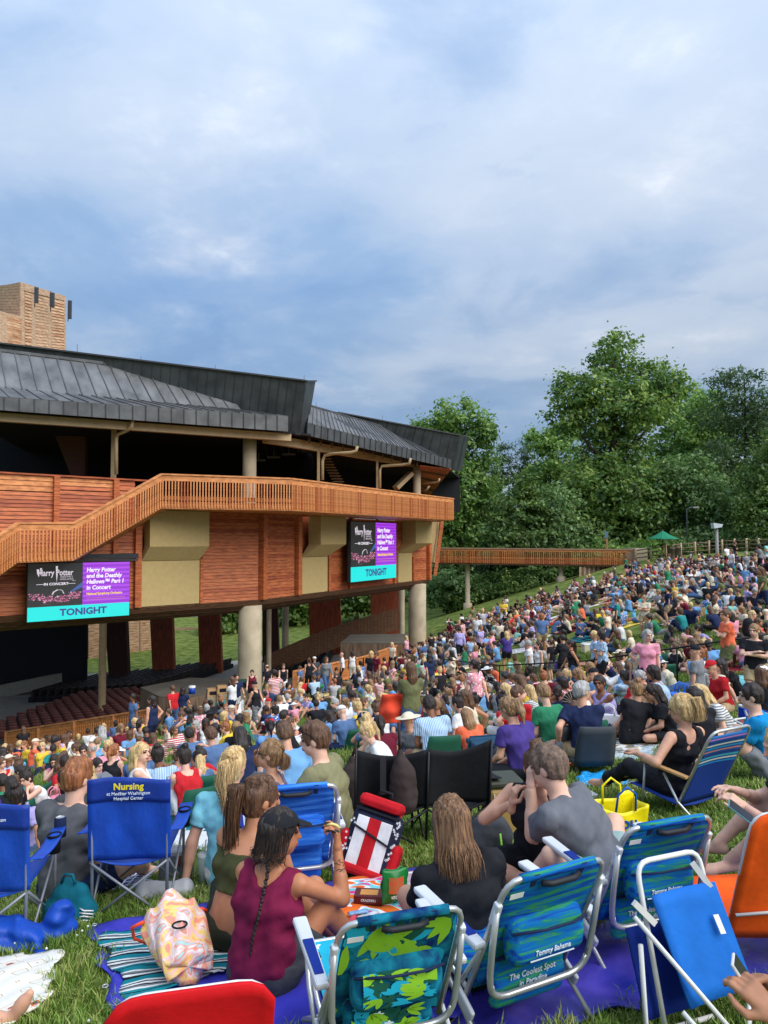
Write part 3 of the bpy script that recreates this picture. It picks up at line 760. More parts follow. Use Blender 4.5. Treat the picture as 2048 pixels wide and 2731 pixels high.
def screen(q, label):
    """q: bottom-left, bottom-right, top-right, top-left in world"""
    q = [Vector(v) for v in q]; w = (q[1] - q[0]).length; h = ((q[3] - q[0]).length + (q[2] - q[1]).length) / 2
    x = (q[1] - q[0]).normalized(); up = Vector((0, 0, 1)); n = x.cross(up)
    c = empty('video_screen', q[0], math.atan2(x.y, x.x), label, 'screen', 'video screens on the wall')
    pt = lambda u, v, d=0: (u * w, -d, v * h)
    def rect(name, u0, u1, v0, v1, mat, d=.0, th=.02, par=c): return MB().slab([pt(u0, v0, d), pt(u1, v0, d), pt(u1, v1, d), pt(u0, v1, d)], th).build(name, mat, par)
    rect('cabinet', -.004, 1.004, -.006, 1.006, m_seam, -.01, .22)
    a = rect('poster_panel', 0, .517, .245, 1, g_blk, .004); b = rect('title_panel', .517, 1, .245, 1, purple(), .006); t = rect('banner_panel', 0, 1, 0, .245, g_cyan, .005)
    F = lambda u, v, d=.012: (pt(u, v, d), (1, 0, 0), (0, 0, 1))
    s = h
    # poster: silver title lettering
    text_obj('lettering', 'Harry Potter', .15 * s, F(.255, .83), g_gr, a, bold=.003 * s, sx=.42 * w / h)
    mb = MB()   # long serifs of the title: tall bolt-shaped stem on the P, drops on the H
    for (u, v0, v1, sl) in ((.262, .66, .95, .0), (.085, .76, .90, .012), (.115, .79, .92, -.008)):
        mb.add([pt(u - .008, v1, .014), pt(u + .012, v1, .014), pt(u + .008 + sl, (v0 + v1) / 2, .014), pt(u + .012, (v0 + v1) / 2 + .01, .014), pt(u + .002 + sl, v0, .014), pt(u - .004, (v0 + v1) / 2, .014)], [(0, 5, 4, 3, 2, 1)])
    mb.build('title_strokes', g_gr, a)
    text_obj('lettering', 'DEATHLY\nHALLOWS', .04 * s, F(.36, .735), g_gr, a, sx=.7 * w / h)
    text_obj('lettering', 'PART 1', .02 * s, F(.43, .685), g_gr, a)
    text_obj('lettering', 'IN CONCERT', .062 * s, F(.26, .635), g_white, a, sx=.62 * w / h, bold=.001 * s)
    mb = MB()
    for u0, u1 in ((.075, .15), (.37, .445)): mb.add([pt(u0, .633, .012), pt(u1, .633, .012), pt(u1, .639, .012), pt(u0, .639, .012)], [(0, 1, 2, 3)])
    mb.build('rule', g_white, a)
    rr = random.Random(3)
    for nm, mat, cnt in (('crowd_art', g_pink, 130), ('crowd_art', g_pink2, 120), ('crowd_art', g_gr, 26)):
        mb = MB()
        for i in range(cnt):
            u = rr.uniform(.01, .505); v = .40 + rr.uniform(-.055, .06) + (.02 if abs(u - .26) > .12 else -.03); r_ = rr.uniform(.004, .011); an = rr.uniform(0, 3)
            mb.add([pt(u + r_ * 1.2 * math.cos(an + k * 2.1), v + r_ * 1.6 * math.sin(an + k * 2.1), .013 + i * 1e-5) for k in range(3)], [(0, 1, 2)])
        mb.build(nm, mat, a)
    mb = MB(); arc = [(.225, .455), (.238, .50), (.275, .535), (.315, .528), (.325, .50), (.335, .46)]   # two arms joined overhead
    for (u, v), (u2, v2) in zip(arc, arc[1:]): mb.add([pt(u - .006, v, .0145), pt(u + .006, v - .006, .0145), pt(u2 + .006, v2 - .006, .0145), pt(u2 - .006, v2 + .006, .0145)], [(0, 1, 2, 3)])
    mb.build('arms_art', g_gr, a)
    MB().poly([pt(.515, .56, .0125), pt(.515, .66, .0125), pt(.40, .50, .0125), pt(.39, .47, .0125)][::-1]).build('beam_art', g_blue, a)
    text_obj('lettering', 'An Orchestra Concert Presentation', .012 * s, F(.18, .29), g_dim, a)
    # title panel
    for i, ln in enumerate(('Harry Potter', 'and the Deathly', "Hallows\u2122 Part 1", 'in Concert')):
        text_obj('lettering', ln, .105 * s, F(.553, .865 - i * .107), g_white, b, shear=.15, bold=.0035 * s, align='LEFT', sx=.53 * w / h)
    text_obj('lettering', 'National Symphony Orchestra', .062 * s, F(.555, .435), g_yel, b, bold=.002 * s, align='LEFT', sx=.48 * w / h)
    mb = MB()
    for v in (.355, .32): mb.add([pt(.555, v, .012), pt(.955, v, .012), pt(.955, v + .008, .012), pt(.555, v + .008, .012)], [(0, 1, 2, 3)])
    mb.build('fine_print', g_pink, b)
    text_obj('lettering', 'TONIGHT', .165 * s, F(.53, .125), g_txt, t, bold=.006 * s, sx=.62 * w / h)
    return c
def scr_q(x0, x1, yb0, yb1, yt0, yt1, off):
    def fit(px):      # the wall point which, moved out, is seen in column px
        q = px
        for _ in range(8): w_ = wallp(q, off); q += px - (1024 + FPX * w_.x / w_.y)
        return wallp(q, off)
    a, b = fit(x0), fit(x1)
    bz = (EYE + ray(x0, yb0)[1] * a.y + EYE + ray(x1, yb1)[1] * b.y) / 2; tz = (EYE + ray(x0, yt0)[1] * a.y + EYE + ray(x1, yt1)[1] * b.y) / 2
    return [V3(a.x, a.y, bz), V3(b.x, b.y, bz), V3(b.x, b.y, tz), V3(a.x, a.y, tz)]
screen(scr_q(77, 347, 1659, 1641, 1503, 1499, .75), 'wide lit video screen hung below the stair landing')
screen(scr_q(936, 1056, 1552, 1541, 1391, 1396, .8), 'tall lit video screen hung under the walkway beside stucco boxes')
wbuild(MB().beam(V3(*wallp(200, .8).xy, wz(200, 1484)), V3(*wallp(360, .3).xy, wz(360, 1482)), .15, .22).beam(V3(*wallp(70, .75).xy, wz(70, 1497, .75)), V3(*wallp(350, .75).xy, wz(350, 1493, .75)), .08, .08), 'screen_hanger', m_seam, bld)
# ================================================================ under the building: hall floor, seats, fences, booth
m_floor = M('hall_concrete', C(112, 106, 98), rough=.85, var=.15, scale=1.5)
m_path = M('pale_path', C(176, 170, 158), rough=.9, var=.12, scale=2, bump=.1)
sheet('hall_floor', ([(-44, 41.5), (-13, 40.5), (-6, 41), (2, 58)], [(-44, 66), (-20, 70), (-8, 70), (4, 68)]), m_floor, .03)
sheet('path', ([(-9, 34.5), (-6.5, 35.6), (-3.5, 38.2), (3.4, 54), (4, 60)], [(-9.4, 36), (-7.4, 37.2), (-4.2, 39.6), (2.2, 56), (2.6, 62)]), m_path, .035)
sheet('path', ([(-22, 66), (-14, 70), (-6, 74)], [(-22, 68.5), (-14, 72.5), (-6, 77)]), m_path, .03)
# one theatre seat: back, cushion, arm; rows of them
def seat_meshes():
    mb = MB(); mb.smooth = True
    mb.grid(lambda u, v: ((u - .5) * .5, .06 * (2 * u - 1) ** 2 - .12 * v - .05, .42 + v * .48 - .05 * (2 * u - 1) ** 2 * v), 5, 4)
    b = mb.build('backrest', m_maroon, solid=.05)
    c = MB().box((0, .18, .42), (.48, .42, .09)).build('cushion', m_maroon, bevel=.02)
    l = MB().box((-.26, .1, .3), (.05, .4, .6)).build('leg', m_blackrow)
    return [b, c, l]
sm = seat_meshes()
for o in sm: COL.objects.unlink(o)
nrow = 0
for k in range(14):
    Y0 = 42.2 + k * 1.05; pts = []
    for i in range(19):
        x = -23.6 + i * .6 + k * .1; y = Y0 + (x + 18) * .12 - ((x + 16) ** 2) * .012
        pxx = 1024 + FPX * x / y
        if -30 < pxx < 372: pts.append((x, y))
    if not pts: continue
    ordn = ['first', 'second', 'third', 'fourth', 'fifth', 'sixth', 'seventh', 'eighth', 'ninth', 'tenth', 'eleventh', 'twelfth', 'thirteenth', 'fourteenth'][k]
    row = empty('seat_row', (*pts[0], gz(*pts[0]) - .02), 0, f'{ordn} curved row of maroon theatre seats from the baluster fence', 'seat row', 'rows of maroon theatre seats')
    for x, y in pts:
        s = obj('seat', sm[1].data, row); s.location = (x - pts[0][0], y - pts[0][1], gz(x, y) - gz(*pts[0]))
        s.rotation_euler = (0, 0, R(18)); nrow += 1
        b = obj('backrest', sm[0].data, s); md = b.modifiers.new('thickness', 'SOLIDIFY'); md.thickness = .05
        obj('leg', sm[2].data, s)
def bar_row(A, B, label, n=13, h=.95):
    A, B = Vector(A), Vector(B); r = empty('seat_row', A, 0, label, 'seat row', 'rows of dark theatre seats')
    mb = MB(); d = (B - A); x = Vector((d.x, d.y, 0)).normalized(); nrm = Vector((x.y, -x.x, 0))
    for i in range(n):
        p = d * ((i + .5) / n); w = d.length / n * .92
        q = [p - x * w / 2 + Vector((0, 0, .3)), p + x * w / 2 + Vector((0, 0, .3)), p + x * w / 2 + nrm * .1 + Vector((0, 0, h)), p - x * w / 2 + nrm * .1 + Vector((0, 0, h))]
        MB().slab(q, .07).build('backrest', m_blackrow, r)
    MB().beam((0, 0, .22), d + Vector((0, 0, .22)), .5, .4).build('seat_base', m_black, r)
for k in range(15):
    A, B = G(83 + k * 21, 1876 - k * 1.3), G(231 + k * 27.5, 1830 - k * 3.4)
    bar_row(A, B, f"row {['nearest', 'second', 'third', 'fourth', 'fifth', 'sixth', 'seventh', 'eighth', 'ninth', 'tenth', 'eleventh', 'twelfth', 'thirteenth', 'fourteenth', 'last'][k]} from the dark stage, black seat backs running uphill")
for k in range(8):
    A, B = G(716 + k * 20, 1822 - k * 4), G(752 + k * 21, 1752 - k * 5)
    bar_row(A, B, f"{['first', 'second', 'third', 'fourth', 'fifth', 'sixth', 'seventh', 'eighth'][k]} dark seat row behind the thick column, by the brown barrier", 9, .9)
# stage apron and dark pit
ap = world_thing('stage_apron', G(80, 1835), 'pale low concrete apron wall in front of dark stage', 'wall')
wbuild(MB().slab([P(-40, 1872, 58), P(165, 1826, 60), P(165, 1795, 60), P(-40, 1838, 58)], .5), 'wall', M('apron', C(128, 122, 108)), ap)
# leaning timber fins that carry the hall
def fin(q, Y, label, mat=None, th=.7):
    f = world_thing('timber_fin', (P(*q[0], Y)), label, 'pillar', 'leaning timber fins')
    pts = [P(*v, Y) for v in q]
    pts[0].z = min(pts[0].z, gz(pts[0].x, Y)); pts[1].z = min(pts[1].z, gz(pts[1].x, Y))
    n = 6
    for i in range(n):
        a, b = pts[0].lerp(pts[1], i / n), pts[0].lerp(pts[1], (i + .97) / n); c, d = pts[3].lerp(pts[2], (i + .97) / n), pts[3].lerp(pts[2], i / n)
        wbuild(MB().slab([a, b, c, d], th - .02 * (i % 2)), 'plank', mat or m_fin, f)
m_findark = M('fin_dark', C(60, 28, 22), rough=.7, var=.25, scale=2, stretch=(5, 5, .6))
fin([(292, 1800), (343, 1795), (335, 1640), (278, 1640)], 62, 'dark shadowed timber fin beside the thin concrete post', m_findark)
fin([(408, 1788), (465, 1780), (458, 1620), (398, 1620)], 64, 'red brown timber fin beside the louvred back wall')
fin([(533, 1775), (592, 1768), (585, 1600), (526, 1600)], 66, 'red brown timber fin left of the thick concrete column')
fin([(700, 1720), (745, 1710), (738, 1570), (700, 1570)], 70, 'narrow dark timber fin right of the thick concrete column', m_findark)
fin([(828, 1700), (914, 1690), (905, 1560), (821, 1560)], 68, 'broad red brown timber fin above the brown barrier')
fin([(992, 1660), (1064, 1650), (1064, 1540), (986, 1540)], 66, 'broad red brown timber fin beside the far column')
# louvred service building behind
sb = world_thing('service_building', GY(330, 78), 'pale cedar louvred building with concrete base seen behind the fins', 'building')
wbuild(MB().hexa([P(220, 1790, 76), P(420, 1758, 82), P(420, 1758, 90), P(220, 1790, 90), P(220, 1600, 76), P(420, 1600, 82), P(420, 1600, 90), P(220, 1600, 90)]), 'wall', m_weath2, sb)
for i in range(22):
    t0, t1 = i / 22, (i + .85) / 22
    for xa, xb in ((236, 268), (322, 368), (374, 419)):
        f = lambda x, t: P(x, 1600 + (158 - (x - 330) * .12) * t, 75.8 + (x - 220) * .03)
        wbuild(MB().slab([f(xa, t1), f(xb, t1), f(xb, t0), f(xa, t0)], .06), 'board', m_weath, sb)
wbuild(MB().slab([P(220, 1800, 75.5), P(420, 1764, 81.4), P(420, 1745, 81.4), P(220, 1772, 75.5)], .3), 'base', M('grey_base', C(150, 146, 136)), sb)
# grey board fence and parked cars beyond
gf = world_thing('board_fence', GY(490, 95), 'grey board fence with posts below the parked cars', 'fence')
for i in range(22):
    x = 440 + i * 7.5; wbuild(MB().slab([P(x, 1722, 95), P(x + 7.1, 1722, 95), P(x + 7.1, 1673 + (i % 3), 95), P(x, 1673 + (i % 3), 95)], .06), 'board', m_weath2, gf)
for x in (500, 560): wbuild(MB().box(P(x, 1698, 94.8), (.3, .3, 2.5)), 'post', m_weath2, gf)
def car(loc, rz, paint, label):
    c = empty('parked_car', loc, rz, label, 'car', 'cars parked behind the fence')
    prof = [(-2.2, .35), (-2.25, .8), (-1.9, 1.0), (-1.3, 1.08), (-.7, 1.5), (.8, 1.52), (1.6, 1.05), (2.2, .95), (2.25, .4)]
    mb = MB(); n = len(prof)
    mb.add([(x, -.85 + (.12 if z > 1.1 else 0), z) for x, z in prof] + [(x, .85 - (.12 if z > 1.1 else 0), z) for x, z in prof], [tuple(range(n)), tuple(range(2 * n - 1, n - 1, -1))] + [(i, n + i, n + (i + 1) % n, (i + 1) % n) for i in range(n)])
    mb.build('body', paint, c, bevel=.06)
    g = M('car_glass', C(30, 34, 40), rough=.1)
    MB().slab([(-.65, -.86, 1.08), (1.4, -.86, 1.08), (.75, -.76, 1.46), (-.62, -.76, 1.46)], .03).build('window', g, c)
    MB().slab([(-1.28, .7, 1.1), (-1.28, -.7, 1.1), (-.72, -.66, 1.46), (-.72, .66, 1.46)], .03).build('windscreen', g, c)
    for x in (-1.4, 1.4):
        for y in (-.82, .82):
            w = MB().tube([(x, y - .1, .34), (x, y + .1, .34)], .34, 16).build('wheel', M('tyre', C(28, 28, 30)), c)
    for y in (-.6, .6): MB().box((-2.24, y, .78), (.06, .35, .14)).build('headlight', M('lamp_glass', C(225, 225, 220), rough=.2), c)
car(V3(*P(505, 1680, 112).xy, P(505, 1681, 112).z), R(100), M('car_white', C(226, 228, 230), rough=.3, var=.02), 'white car parked side on above the board fence')
car(V3(*P(470, 1680, 114).xy, P(470, 1681, 114).z), R(100), M('car_grey', C(88, 94, 104), rough=.3, var=.02), 'grey car parked beside the white car')
pk = sheet('car_park', ([(-36, 108), (-18, 108)], [(-36, 120), (-18, 120)]), m_floor, .03)
bk = world_thing('retaining_bank', GY(490, 108), 'low earth bank under the parked cars', 'bank')
wbuild(MB().box(P(492, 1712, 113), (9, 9, 2.9)), 'wall', m_lawn, bk)
# brown barrier behind right seats, stepped to the second booth
br = world_thing('board_barrier', GY(860, 62), 'dark brown vertical board barrier rising behind the seats', 'barrier')
for i in range(40):
    t0, t1 = i / 40, (i + .94) / 40
    f = lambda t, top: P(705 + 355 * t, (1795 - 130 * t - 12 * math.sin(t * 3)) - (0 if not top else 45 - 5 * t) + (16 if not top else 0), 60 + 3 * t)
    wbuild(MB().slab([f(t0, 0), f(t1, 0), f(t1, 1), f(t0, 1)], .08), 'board', m_dbrown, br)
def booth(pl, zt, zb, label, items=True):
    """pl: plan outline; board sides with a flat top"""
    b = world_thing('sound_booth', (*pl[0].xy, zb), label, 'booth')
    n = len(pl)
    for i in range(n):
        a, c = pl[i], pl[(i + 1) % n]; k = max(1, int((c - a).length / .17))
        for j in range(k):
            p, q = a.lerp(c, j / k), a.lerp(c, (j + .95) / k)
            wbuild(MB().slab([V3(p.x, p.y, zb), V3(q.x, q.y, zb), V3(q.x, q.y, zt), V3(p.x, p.y, zt)], .05), 'board', rnd.choice([m_booth, m_booth2]), b)
    mb = MB(); mb.add([V3(p.x, p.y, zt) for p in pl] + [V3(p.x, p.y, zt + .06) for p in pl], [tuple(range(n))[::-1], tuple(range(n, 2 * n))] + [(i, (i + 1) % n, n + (i + 1) % n, n + i) for i in range(n)])
    wbuild(mb, 'top', M('booth_top', C(98, 90, 78), rough=.9, var=.15, scale=1.2), b)
    return b
m_booth = M('booth_boards', C(104, 80, 62), rough=.8, var=.3, scale=2, stretch=(4, 4, .5), col2=C(128, 104, 84)); m_booth2 = M('booth_boards_b', C(120, 98, 80), rough=.8, var=.3, scale=2, stretch=(4, 4, .5))
zt = P(484, 1865, 36.2).z
bp = [PZ(374, 1836, zt), PZ(424, 1860, zt), PZ(484, 1866, zt), PZ(640, 1834, zt), PZ(640, 1815, zt), PZ(507, 1810, zt)]
booth(bp, zt, zt - 1.35, 'brown board sound booth with flat top beside the thick column')
zt2 = P(905, 1716, 52).z
booth([PZ(908, 1716, zt2), PZ(1088, 1718, zt2), PZ(1090, 1692, zt2), PZ(935, 1694, zt2)], zt2, zt2 - 2.2, 'brown board sound booth beside the far column')
# drinks cooler and bottle on the booth
c0 = PZ(512, 1850, zt + .06); wc = empty('drinks_cooler', c0, 0, 'round blue drinks cooler with white lid on the booth top', 'cooler')
MB().lathe((0, 0, 0), [(0, 0), (.15, 0), (.16, .3), (.0, .3)], 20).build('body', M('cooler_blue', C(24, 70, 170), rough=.4), wc); MB().lathe((0, 0, .3), [(.17, 0), (.17, .08), (.12, .1), (0, .1)], 20).build('lid', M('plastic_white', C(228, 228, 224), rough=.4), wc)
c0 = PZ(485, 1858, zt + .06); wc = empty('water_bottle', c0, 0, 'small teal bottle standing near the drinks cooler', 'bottle')
MB().lathe((0, 0, 0), [(0, 0), (.06, 0), (.06, .2), (.03, .24), (.03, .28), (0, .28)], 14).build('body', M('bottle_teal', C(30, 96, 110), rough=.3), wc)
# baluster fences at the foot of the lawn
def bal_fence(A, B, h, label, n, close=False):
    f = empty('baluster_fence', A, 0, label, 'fence'); d = B - A
    MB().beam((0, 0, h), d + V3(0, 0, h), .14, .07).build('top_rail', m_rail, f); MB().beam((0, 0, .12), d + V3(0, 0, .12), .06, .1).build('bottom_rail', m_rail2, f); MB().beam((0, 0, h - .12), d + V3(0, 0, h - .12), .05, .1).build('upper_rail', m_rail2, f)
    me = MB().box((0, 0, 0), (.075, .05, h - .2), Matrix.Rotation(math.atan2(d.y, d.x), 3, 'Z')).build('baluster', m_rail2); COL.objects.unlink(me)
    for i in range(n): obj('baluster', me.data, f, d * ((i + .5) / n) + V3(0, 0, h / 2))
    for t in np.linspace(0, 1, 5): MB().box(d * t + V3(0, 0, h / 2), (.14, .14, h)).build('post', m_rail, f)
bal_fence(G(16, 2003), G(422, 1950), 1.0, 'long orange cedar baluster fence in front of the maroon seats', 72)
bal_fence(GY(786, 38.2), GY(968, 45.5), 1.15, 'orange cedar baluster fence between thick column and lawn path', 70); bal_fence(GY(968, 45.5), GY(1085, 54), 1.15, 'orange cedar fence run rising to the far sound booth', 70)
# stone litter bins with recycling tops
m_bin = M('bin_stone', C(156, 142, 116), rough=.9, bump=.3, bscale=60); m_green = M('bin_green', C(22, 70, 52), rough=.5)
for x, g, lb in ((570, 0, 'pale stone litter bin with tan hood nearest the booth'), (596, 0, 'pale stone litter bin with tan hood next to the recycling bins'), (628, 1, 'stone bin with dark green recycling top beside the tan hoods'), (652, 1, 'stone bin with dark green recycling top next to thick column')):
    p = GY(x, 35.4); b = empty('litter_bin', p, R(20), lb, 'bin', 'bins beside the sound booth')
    MB().box((0, 0, .45), (.55, .55, .9)).build('body', m_bin, b, bevel=.03)
    MB().hexa([(-.28, -.28, .9), (.28, -.28, .9), (.28, .28, .9), (-.28, .28, .9), (-.24, -.2, 1.25), (.24, -.2, 1.25), (.24, .26, 1.25), (-.24, .26, 1.25)]).build('hood', m_green if g else M('hood_tan', C(170, 132, 90)), b, bevel=.03)
    MB().box((0, -.262, 1.08), (.3, .03, .16)).build('slot', m_black, b)
# ================================================================ trees
def leaf_mat(name, col, col2):
    m = bpy.data.materials.new(name); m.use_nodes = True; t = m.node_tree; t.nodes.clear(); L = t.links.new
    out = N(t, 'ShaderNodeOutputMaterial'); g = N(t, 'ShaderNodeNewGeometry'); tc = N(t, 'ShaderNodeTexCoord')
    n = N(t, 'ShaderNodeTexNoise'); n.inputs['Scale'].default_value = .35; n.inputs['Detail'].default_value = 3; L(tc.outputs['Object'], n.inputs['Vector'])
    ad = N(t, 'ShaderNodeMath', operation='ADD'); mu = N(t, 'ShaderNodeMath', operation='MULTIPLY'); mu.inputs[1].default_value = .5
    L(g.outputs['Random Per Island'], mu.inputs[0]); L(mu.outputs[0], ad.inputs[0]); L(n.outputs[0], ad.inputs[1])
    c = ramp_of(t, ad.outputs[0], [(.35, tuple(x * .7 for x in col)), (.75, col), (1.05 if False else 1.0, col2)])
    d = N(t, 'ShaderNodeBsdfDiffuse'); tr = N(t, 'ShaderNodeBsdfTranslucent'); gl = N(t, 'ShaderNodeBsdfGlossy'); gl.inputs['Roughness'].default_value = .5
    L(c, d.inputs[0]); L(c, tr.inputs[0]); gl.inputs[0].default_value = (.6, .65, .6, 1)
    m1 = N(t, 'ShaderNodeMixShader'); m1.inputs[0].default_value = .48; L(d.outputs[0], m1.inputs[1]); L(tr.outputs[0], m1.inputs[2])
    m2 = N(t, 'ShaderNodeMixShader'); m2.inputs[0].default_value = .05; L(m1.outputs[0], m2.inputs[1]); L(gl.outputs[0], m2.inputs[2]); L(m2.outputs[0], out.inputs[0])
    return m
lf_mid = leaf_mat('leaf_mid', C(96, 132, 60), C(166, 186, 92)); lf_lite = leaf_mat('leaf_light', C(108, 148, 66), C(172, 196, 104)); lf_dark = leaf_mat('leaf_dark', C(88, 120, 54), C(136, 158, 80))
lf_blue = leaf_mat('leaf_bluish', C(106, 140, 80), C(156, 180, 112)); lf_con = leaf_mat('leaf_conifer', C(70, 98, 56), C(108, 130, 78))
m_bark = M('bark', C(74, 62, 52), rough=.95, var=.3, scale=3, stretch=(3, 3, .5), bump=.5, bscale=12)
def leaves(lobes, n, size, rg, conifer=False, clump=.9, per=26):
    """leaf faces in clumps spread through the crown's lobes: (centre, radii)"""
    vol = np.array([l[1][0] * l[1][2] for l in lobes]); pr = vol / vol.sum()
    nc = n // per; ch = rg.choice(len(lobes), nc, p=pr)
    cen = np.array([l[0] for l in lobes])[ch]; rad = np.array([l[1] for l in lobes])[ch]
    d = rg.normal(size=(nc, 3)); d /= np.linalg.norm(d, axis=1)[:, None]
    r = np.where(rg.rand(nc) < .75, rg.uniform(.78, 1.06, nc), rg.uniform(.2, .8, nc))
    # lumpy outline: radius varies with direction
    lump = 1 + .16 * np.sin(d[:, 0] * 7 + ch) * np.cos(d[:, 2] * 6 + ch * 2)
    cc = cen + d * rad * (r * lump)[:, None]
    cs = clump * rg.uniform(.6, 1.3, nc)
    p = np.repeat(cc, per, 0) + rg.normal(size=(nc * per, 3)) * np.repeat(cs, per)[:, None] * np.array([.55, .55, .3 if conifer else .38])
    m = len(p)
    nrm = rg.normal(size=(m, 3)) * .8 + np.repeat(d, per, 0) * .8 + np.array([0, 0, .7]); nrm /= np.linalg.norm(nrm, axis=1)[:, None]
    a = np.cross(nrm, rg.normal(size=(m, 3))); a /= np.linalg.norm(a, axis=1)[:, None]; b = np.cross(nrm, a)
    s = size * rg.uniform(.6, 1.35, m)[:, None]
    w = .28 if conifer else .55
    v = np.stack([p - a * s, p + b * s * w - a * s * .1, p + a * s, p - b * s * w - a * s * .1], 1).reshape(-1, 3)
    return v, np.arange(m * 4).reshape(-1, 4)
def tree(name, lobes_px, Y, label, mat, n, size, group, trunk=.4, conifer=False, clump=.9, depth=.8, cat='tree', seed=0, limbs=True, base=None):
    """lobes seen in the photograph as (x, y, rx, ry), given real depth about Y"""
    rg = np.random.RandomState(seed + int(lobes_px[0][0]) % 997)
    k = Y / FPX; L_ = []
    for i, (x, y, rx, ry) in enumerate(lobes_px):
        dy = (rg.rand() - .5) * rx * k * .9
        c = P(x, y, Y + dy); L_.append((np.array(c), np.array([rx * k, max(rx, ry) * k * depth, ry * k])))
    cx = float(np.mean([l[0][0] for l in L_[-3:]])) if base is None else base
    g = gz(cx, Y); root = empty(name, (cx, Y, g), 0, label, cat, group)
    v, q = leaves(L_, n, size, rg, conifer, clump)
    obj('crown', np_mesh('crown', v - np.array([cx, Y, g]), q, mat), root)
    top = max(l[0][2] for l in L_); mb = MB()
    hh = top - g; pts = [V3(math.sin(t * 3 + seed) * .15 * t, math.cos(t * 2 + seed) * .1 * t, hh * t - .3 * (t == 0)) for t in np.linspace(0, 1, 8)]
    mb.tube(pts, [trunk * (1 - .85 * t) for t in np.linspace(0, 1, 8)], 9)
    if limbs:
        for c, r in L_:
            z0 = max(1.0, (c[2] - g) - abs(c[0] - cx) * .9 - r[2] * .5); z0 = min(z0, hh * .85); e = V3(c[0] - cx, c[1] - Y, c[2] - g)
            s = V3(0, 0, z0); md = s.lerp(e, .5) + V3(0, 0, -.1 * (e - s).length)
            rr = trunk * (1 - .8 * z0 / hh) * .6
            mb.tube([s, md, e], [rr, rr * .6, rr * .25], 6)
            for j in range(4):
                o = V3(*(rg.normal(size=3) * r * .55)); mb.tube([md.lerp(e, .5), e + o], [rr * .4, rr * .1], 5)
    mb.build('trunk', m_bark, root)
    return root
W_ = 'trees beyond the lawn'
tree('tulip_tree', [(1640, 950, 62, 62), (1560, 1045, 82, 60), (1735, 1040, 70, 80), (1650, 1090, 110, 85), (1515, 1110, 55, 42), (1775, 1075, 38, 38), (1795, 1020, 26, 26), (1640, 1220, 105, 100), (1690, 1330, 125, 100), (1590, 1310, 95, 90), (1610, 1430, 110, 70), (1720, 1440, 100, 60)], 84, 'tallest broadleaf tree towering over the woods behind the lawn', lf_mid, 34000, .27, W_, .8, clump=1.1)
tree('broadleaf_tree', [(1215, 1115, 62, 50), (1285, 1150, 36, 50), (1140, 1150, 46, 40), (1240, 1210, 80, 70), (1295, 1270, 42, 52), (1200, 1300, 90, 80), (1180, 1400, 90, 80)], 92, 'tall light green tree rising behind the roof end', lf_lite, 16000, .27, W_, .5)
tree('cedar_tree', [(1400, 1300, 34, 40), (1390, 1370, 78, 60), (1370, 1440, 90, 50), (1440, 1430, 70, 60)], 80, 'broad dark cedar behind the footbridge', lf_dark, 11000, .24, W_, .4, clump=.8)
tree('pine_tree', [(1345, 1215, 22, 30), (1335, 1265, 34, 30), (1400, 1200, 20, 28), (1395, 1250, 34, 36), (1420, 1280, 36, 40)], 112, 'thin dark pine showing above the broad cedar', lf_con, 4500, .3, W_, .3, conifer=True)
tree('broadleaf_tree', [(1440, 1175, 42, 34), (1500, 1155, 46, 36), (1480, 1220, 62, 50), (1450, 1290, 60, 60), (1520, 1300, 50, 60)], 104, 'pale green tree left of the tallest tree', lf_lite, 8000, .28, W_, .4)
tree('pine_tree', [(1960, 1010, 62, 24), (1985, 1060, 84, 34), (1950, 1110, 96, 38), (1990, 1170, 104, 44), (1940, 1230, 90, 50), (2030, 1120, 70, 60), (2000, 1290, 90, 60)], 90, 'dark layered pine standing tallest at the wood edge beside the lamp', lf_con, 13000, .3, W_, .5, conifer=True, clump=1.2)
tree('broadleaf_tree', [(1880, 1090, 52, 46), (1850, 1160, 62, 52), (1905, 1150, 50, 60), (1870, 1240, 80, 60)], 100, 'bright green tree between tallest tree and dark pine', lf_lite, 8000, .29, W_, .4)
tree('broadleaf_tree', [(1800, 1120, 50, 50), (1840, 1060, 36, 36), (1790, 1210, 60, 60), (1850, 1190, 60, 60)], 106, 'yellow green tree filling in behind the tallest tree', lf_lite, 7000, .3, W_, .4)
tree('young_tree', [(1820, 1270, 66, 60), (1780, 1350, 60, 60), (1850, 1360, 70, 60), (1810, 1430, 80, 44)], 82, 'bluish green young tree behind the lamp posts', lf_blue, 9000, .24, W_, .3)
tree('young_tree', [(1900, 1330, 70, 60), (1930, 1400, 70, 60), (1880, 1440, 70, 34)], 79, 'pale bluish tree beside the wooden post fence', lf_blue, 7500, .23, W_, .3)
tree('evergreen_tree', [(2040, 1280, 56, 70), (2020, 1370, 60, 70), (2050, 1440, 70, 50), (2075, 1200, 50, 60)], 74, 'dense dark evergreen overhanging the post fence', lf_dark, 9000, .2, W_, .35)
tree('young_tree', [(1490, 1350, 52, 56), (1520, 1420, 60, 50), (1470, 1450, 50, 36)], 79, 'light green young tree beside the bridge rail', lf_blue, 6000, .22, W_, .25)
tree('broadleaf_tree', [(1230, 1350, 70, 60), (1290, 1400, 80, 70), (1200, 1450, 70, 60), (1310, 1340, 50, 50)], 96, 'deep green tree between roof end and cedar', lf_mid, 9000, .27, W_, .4)
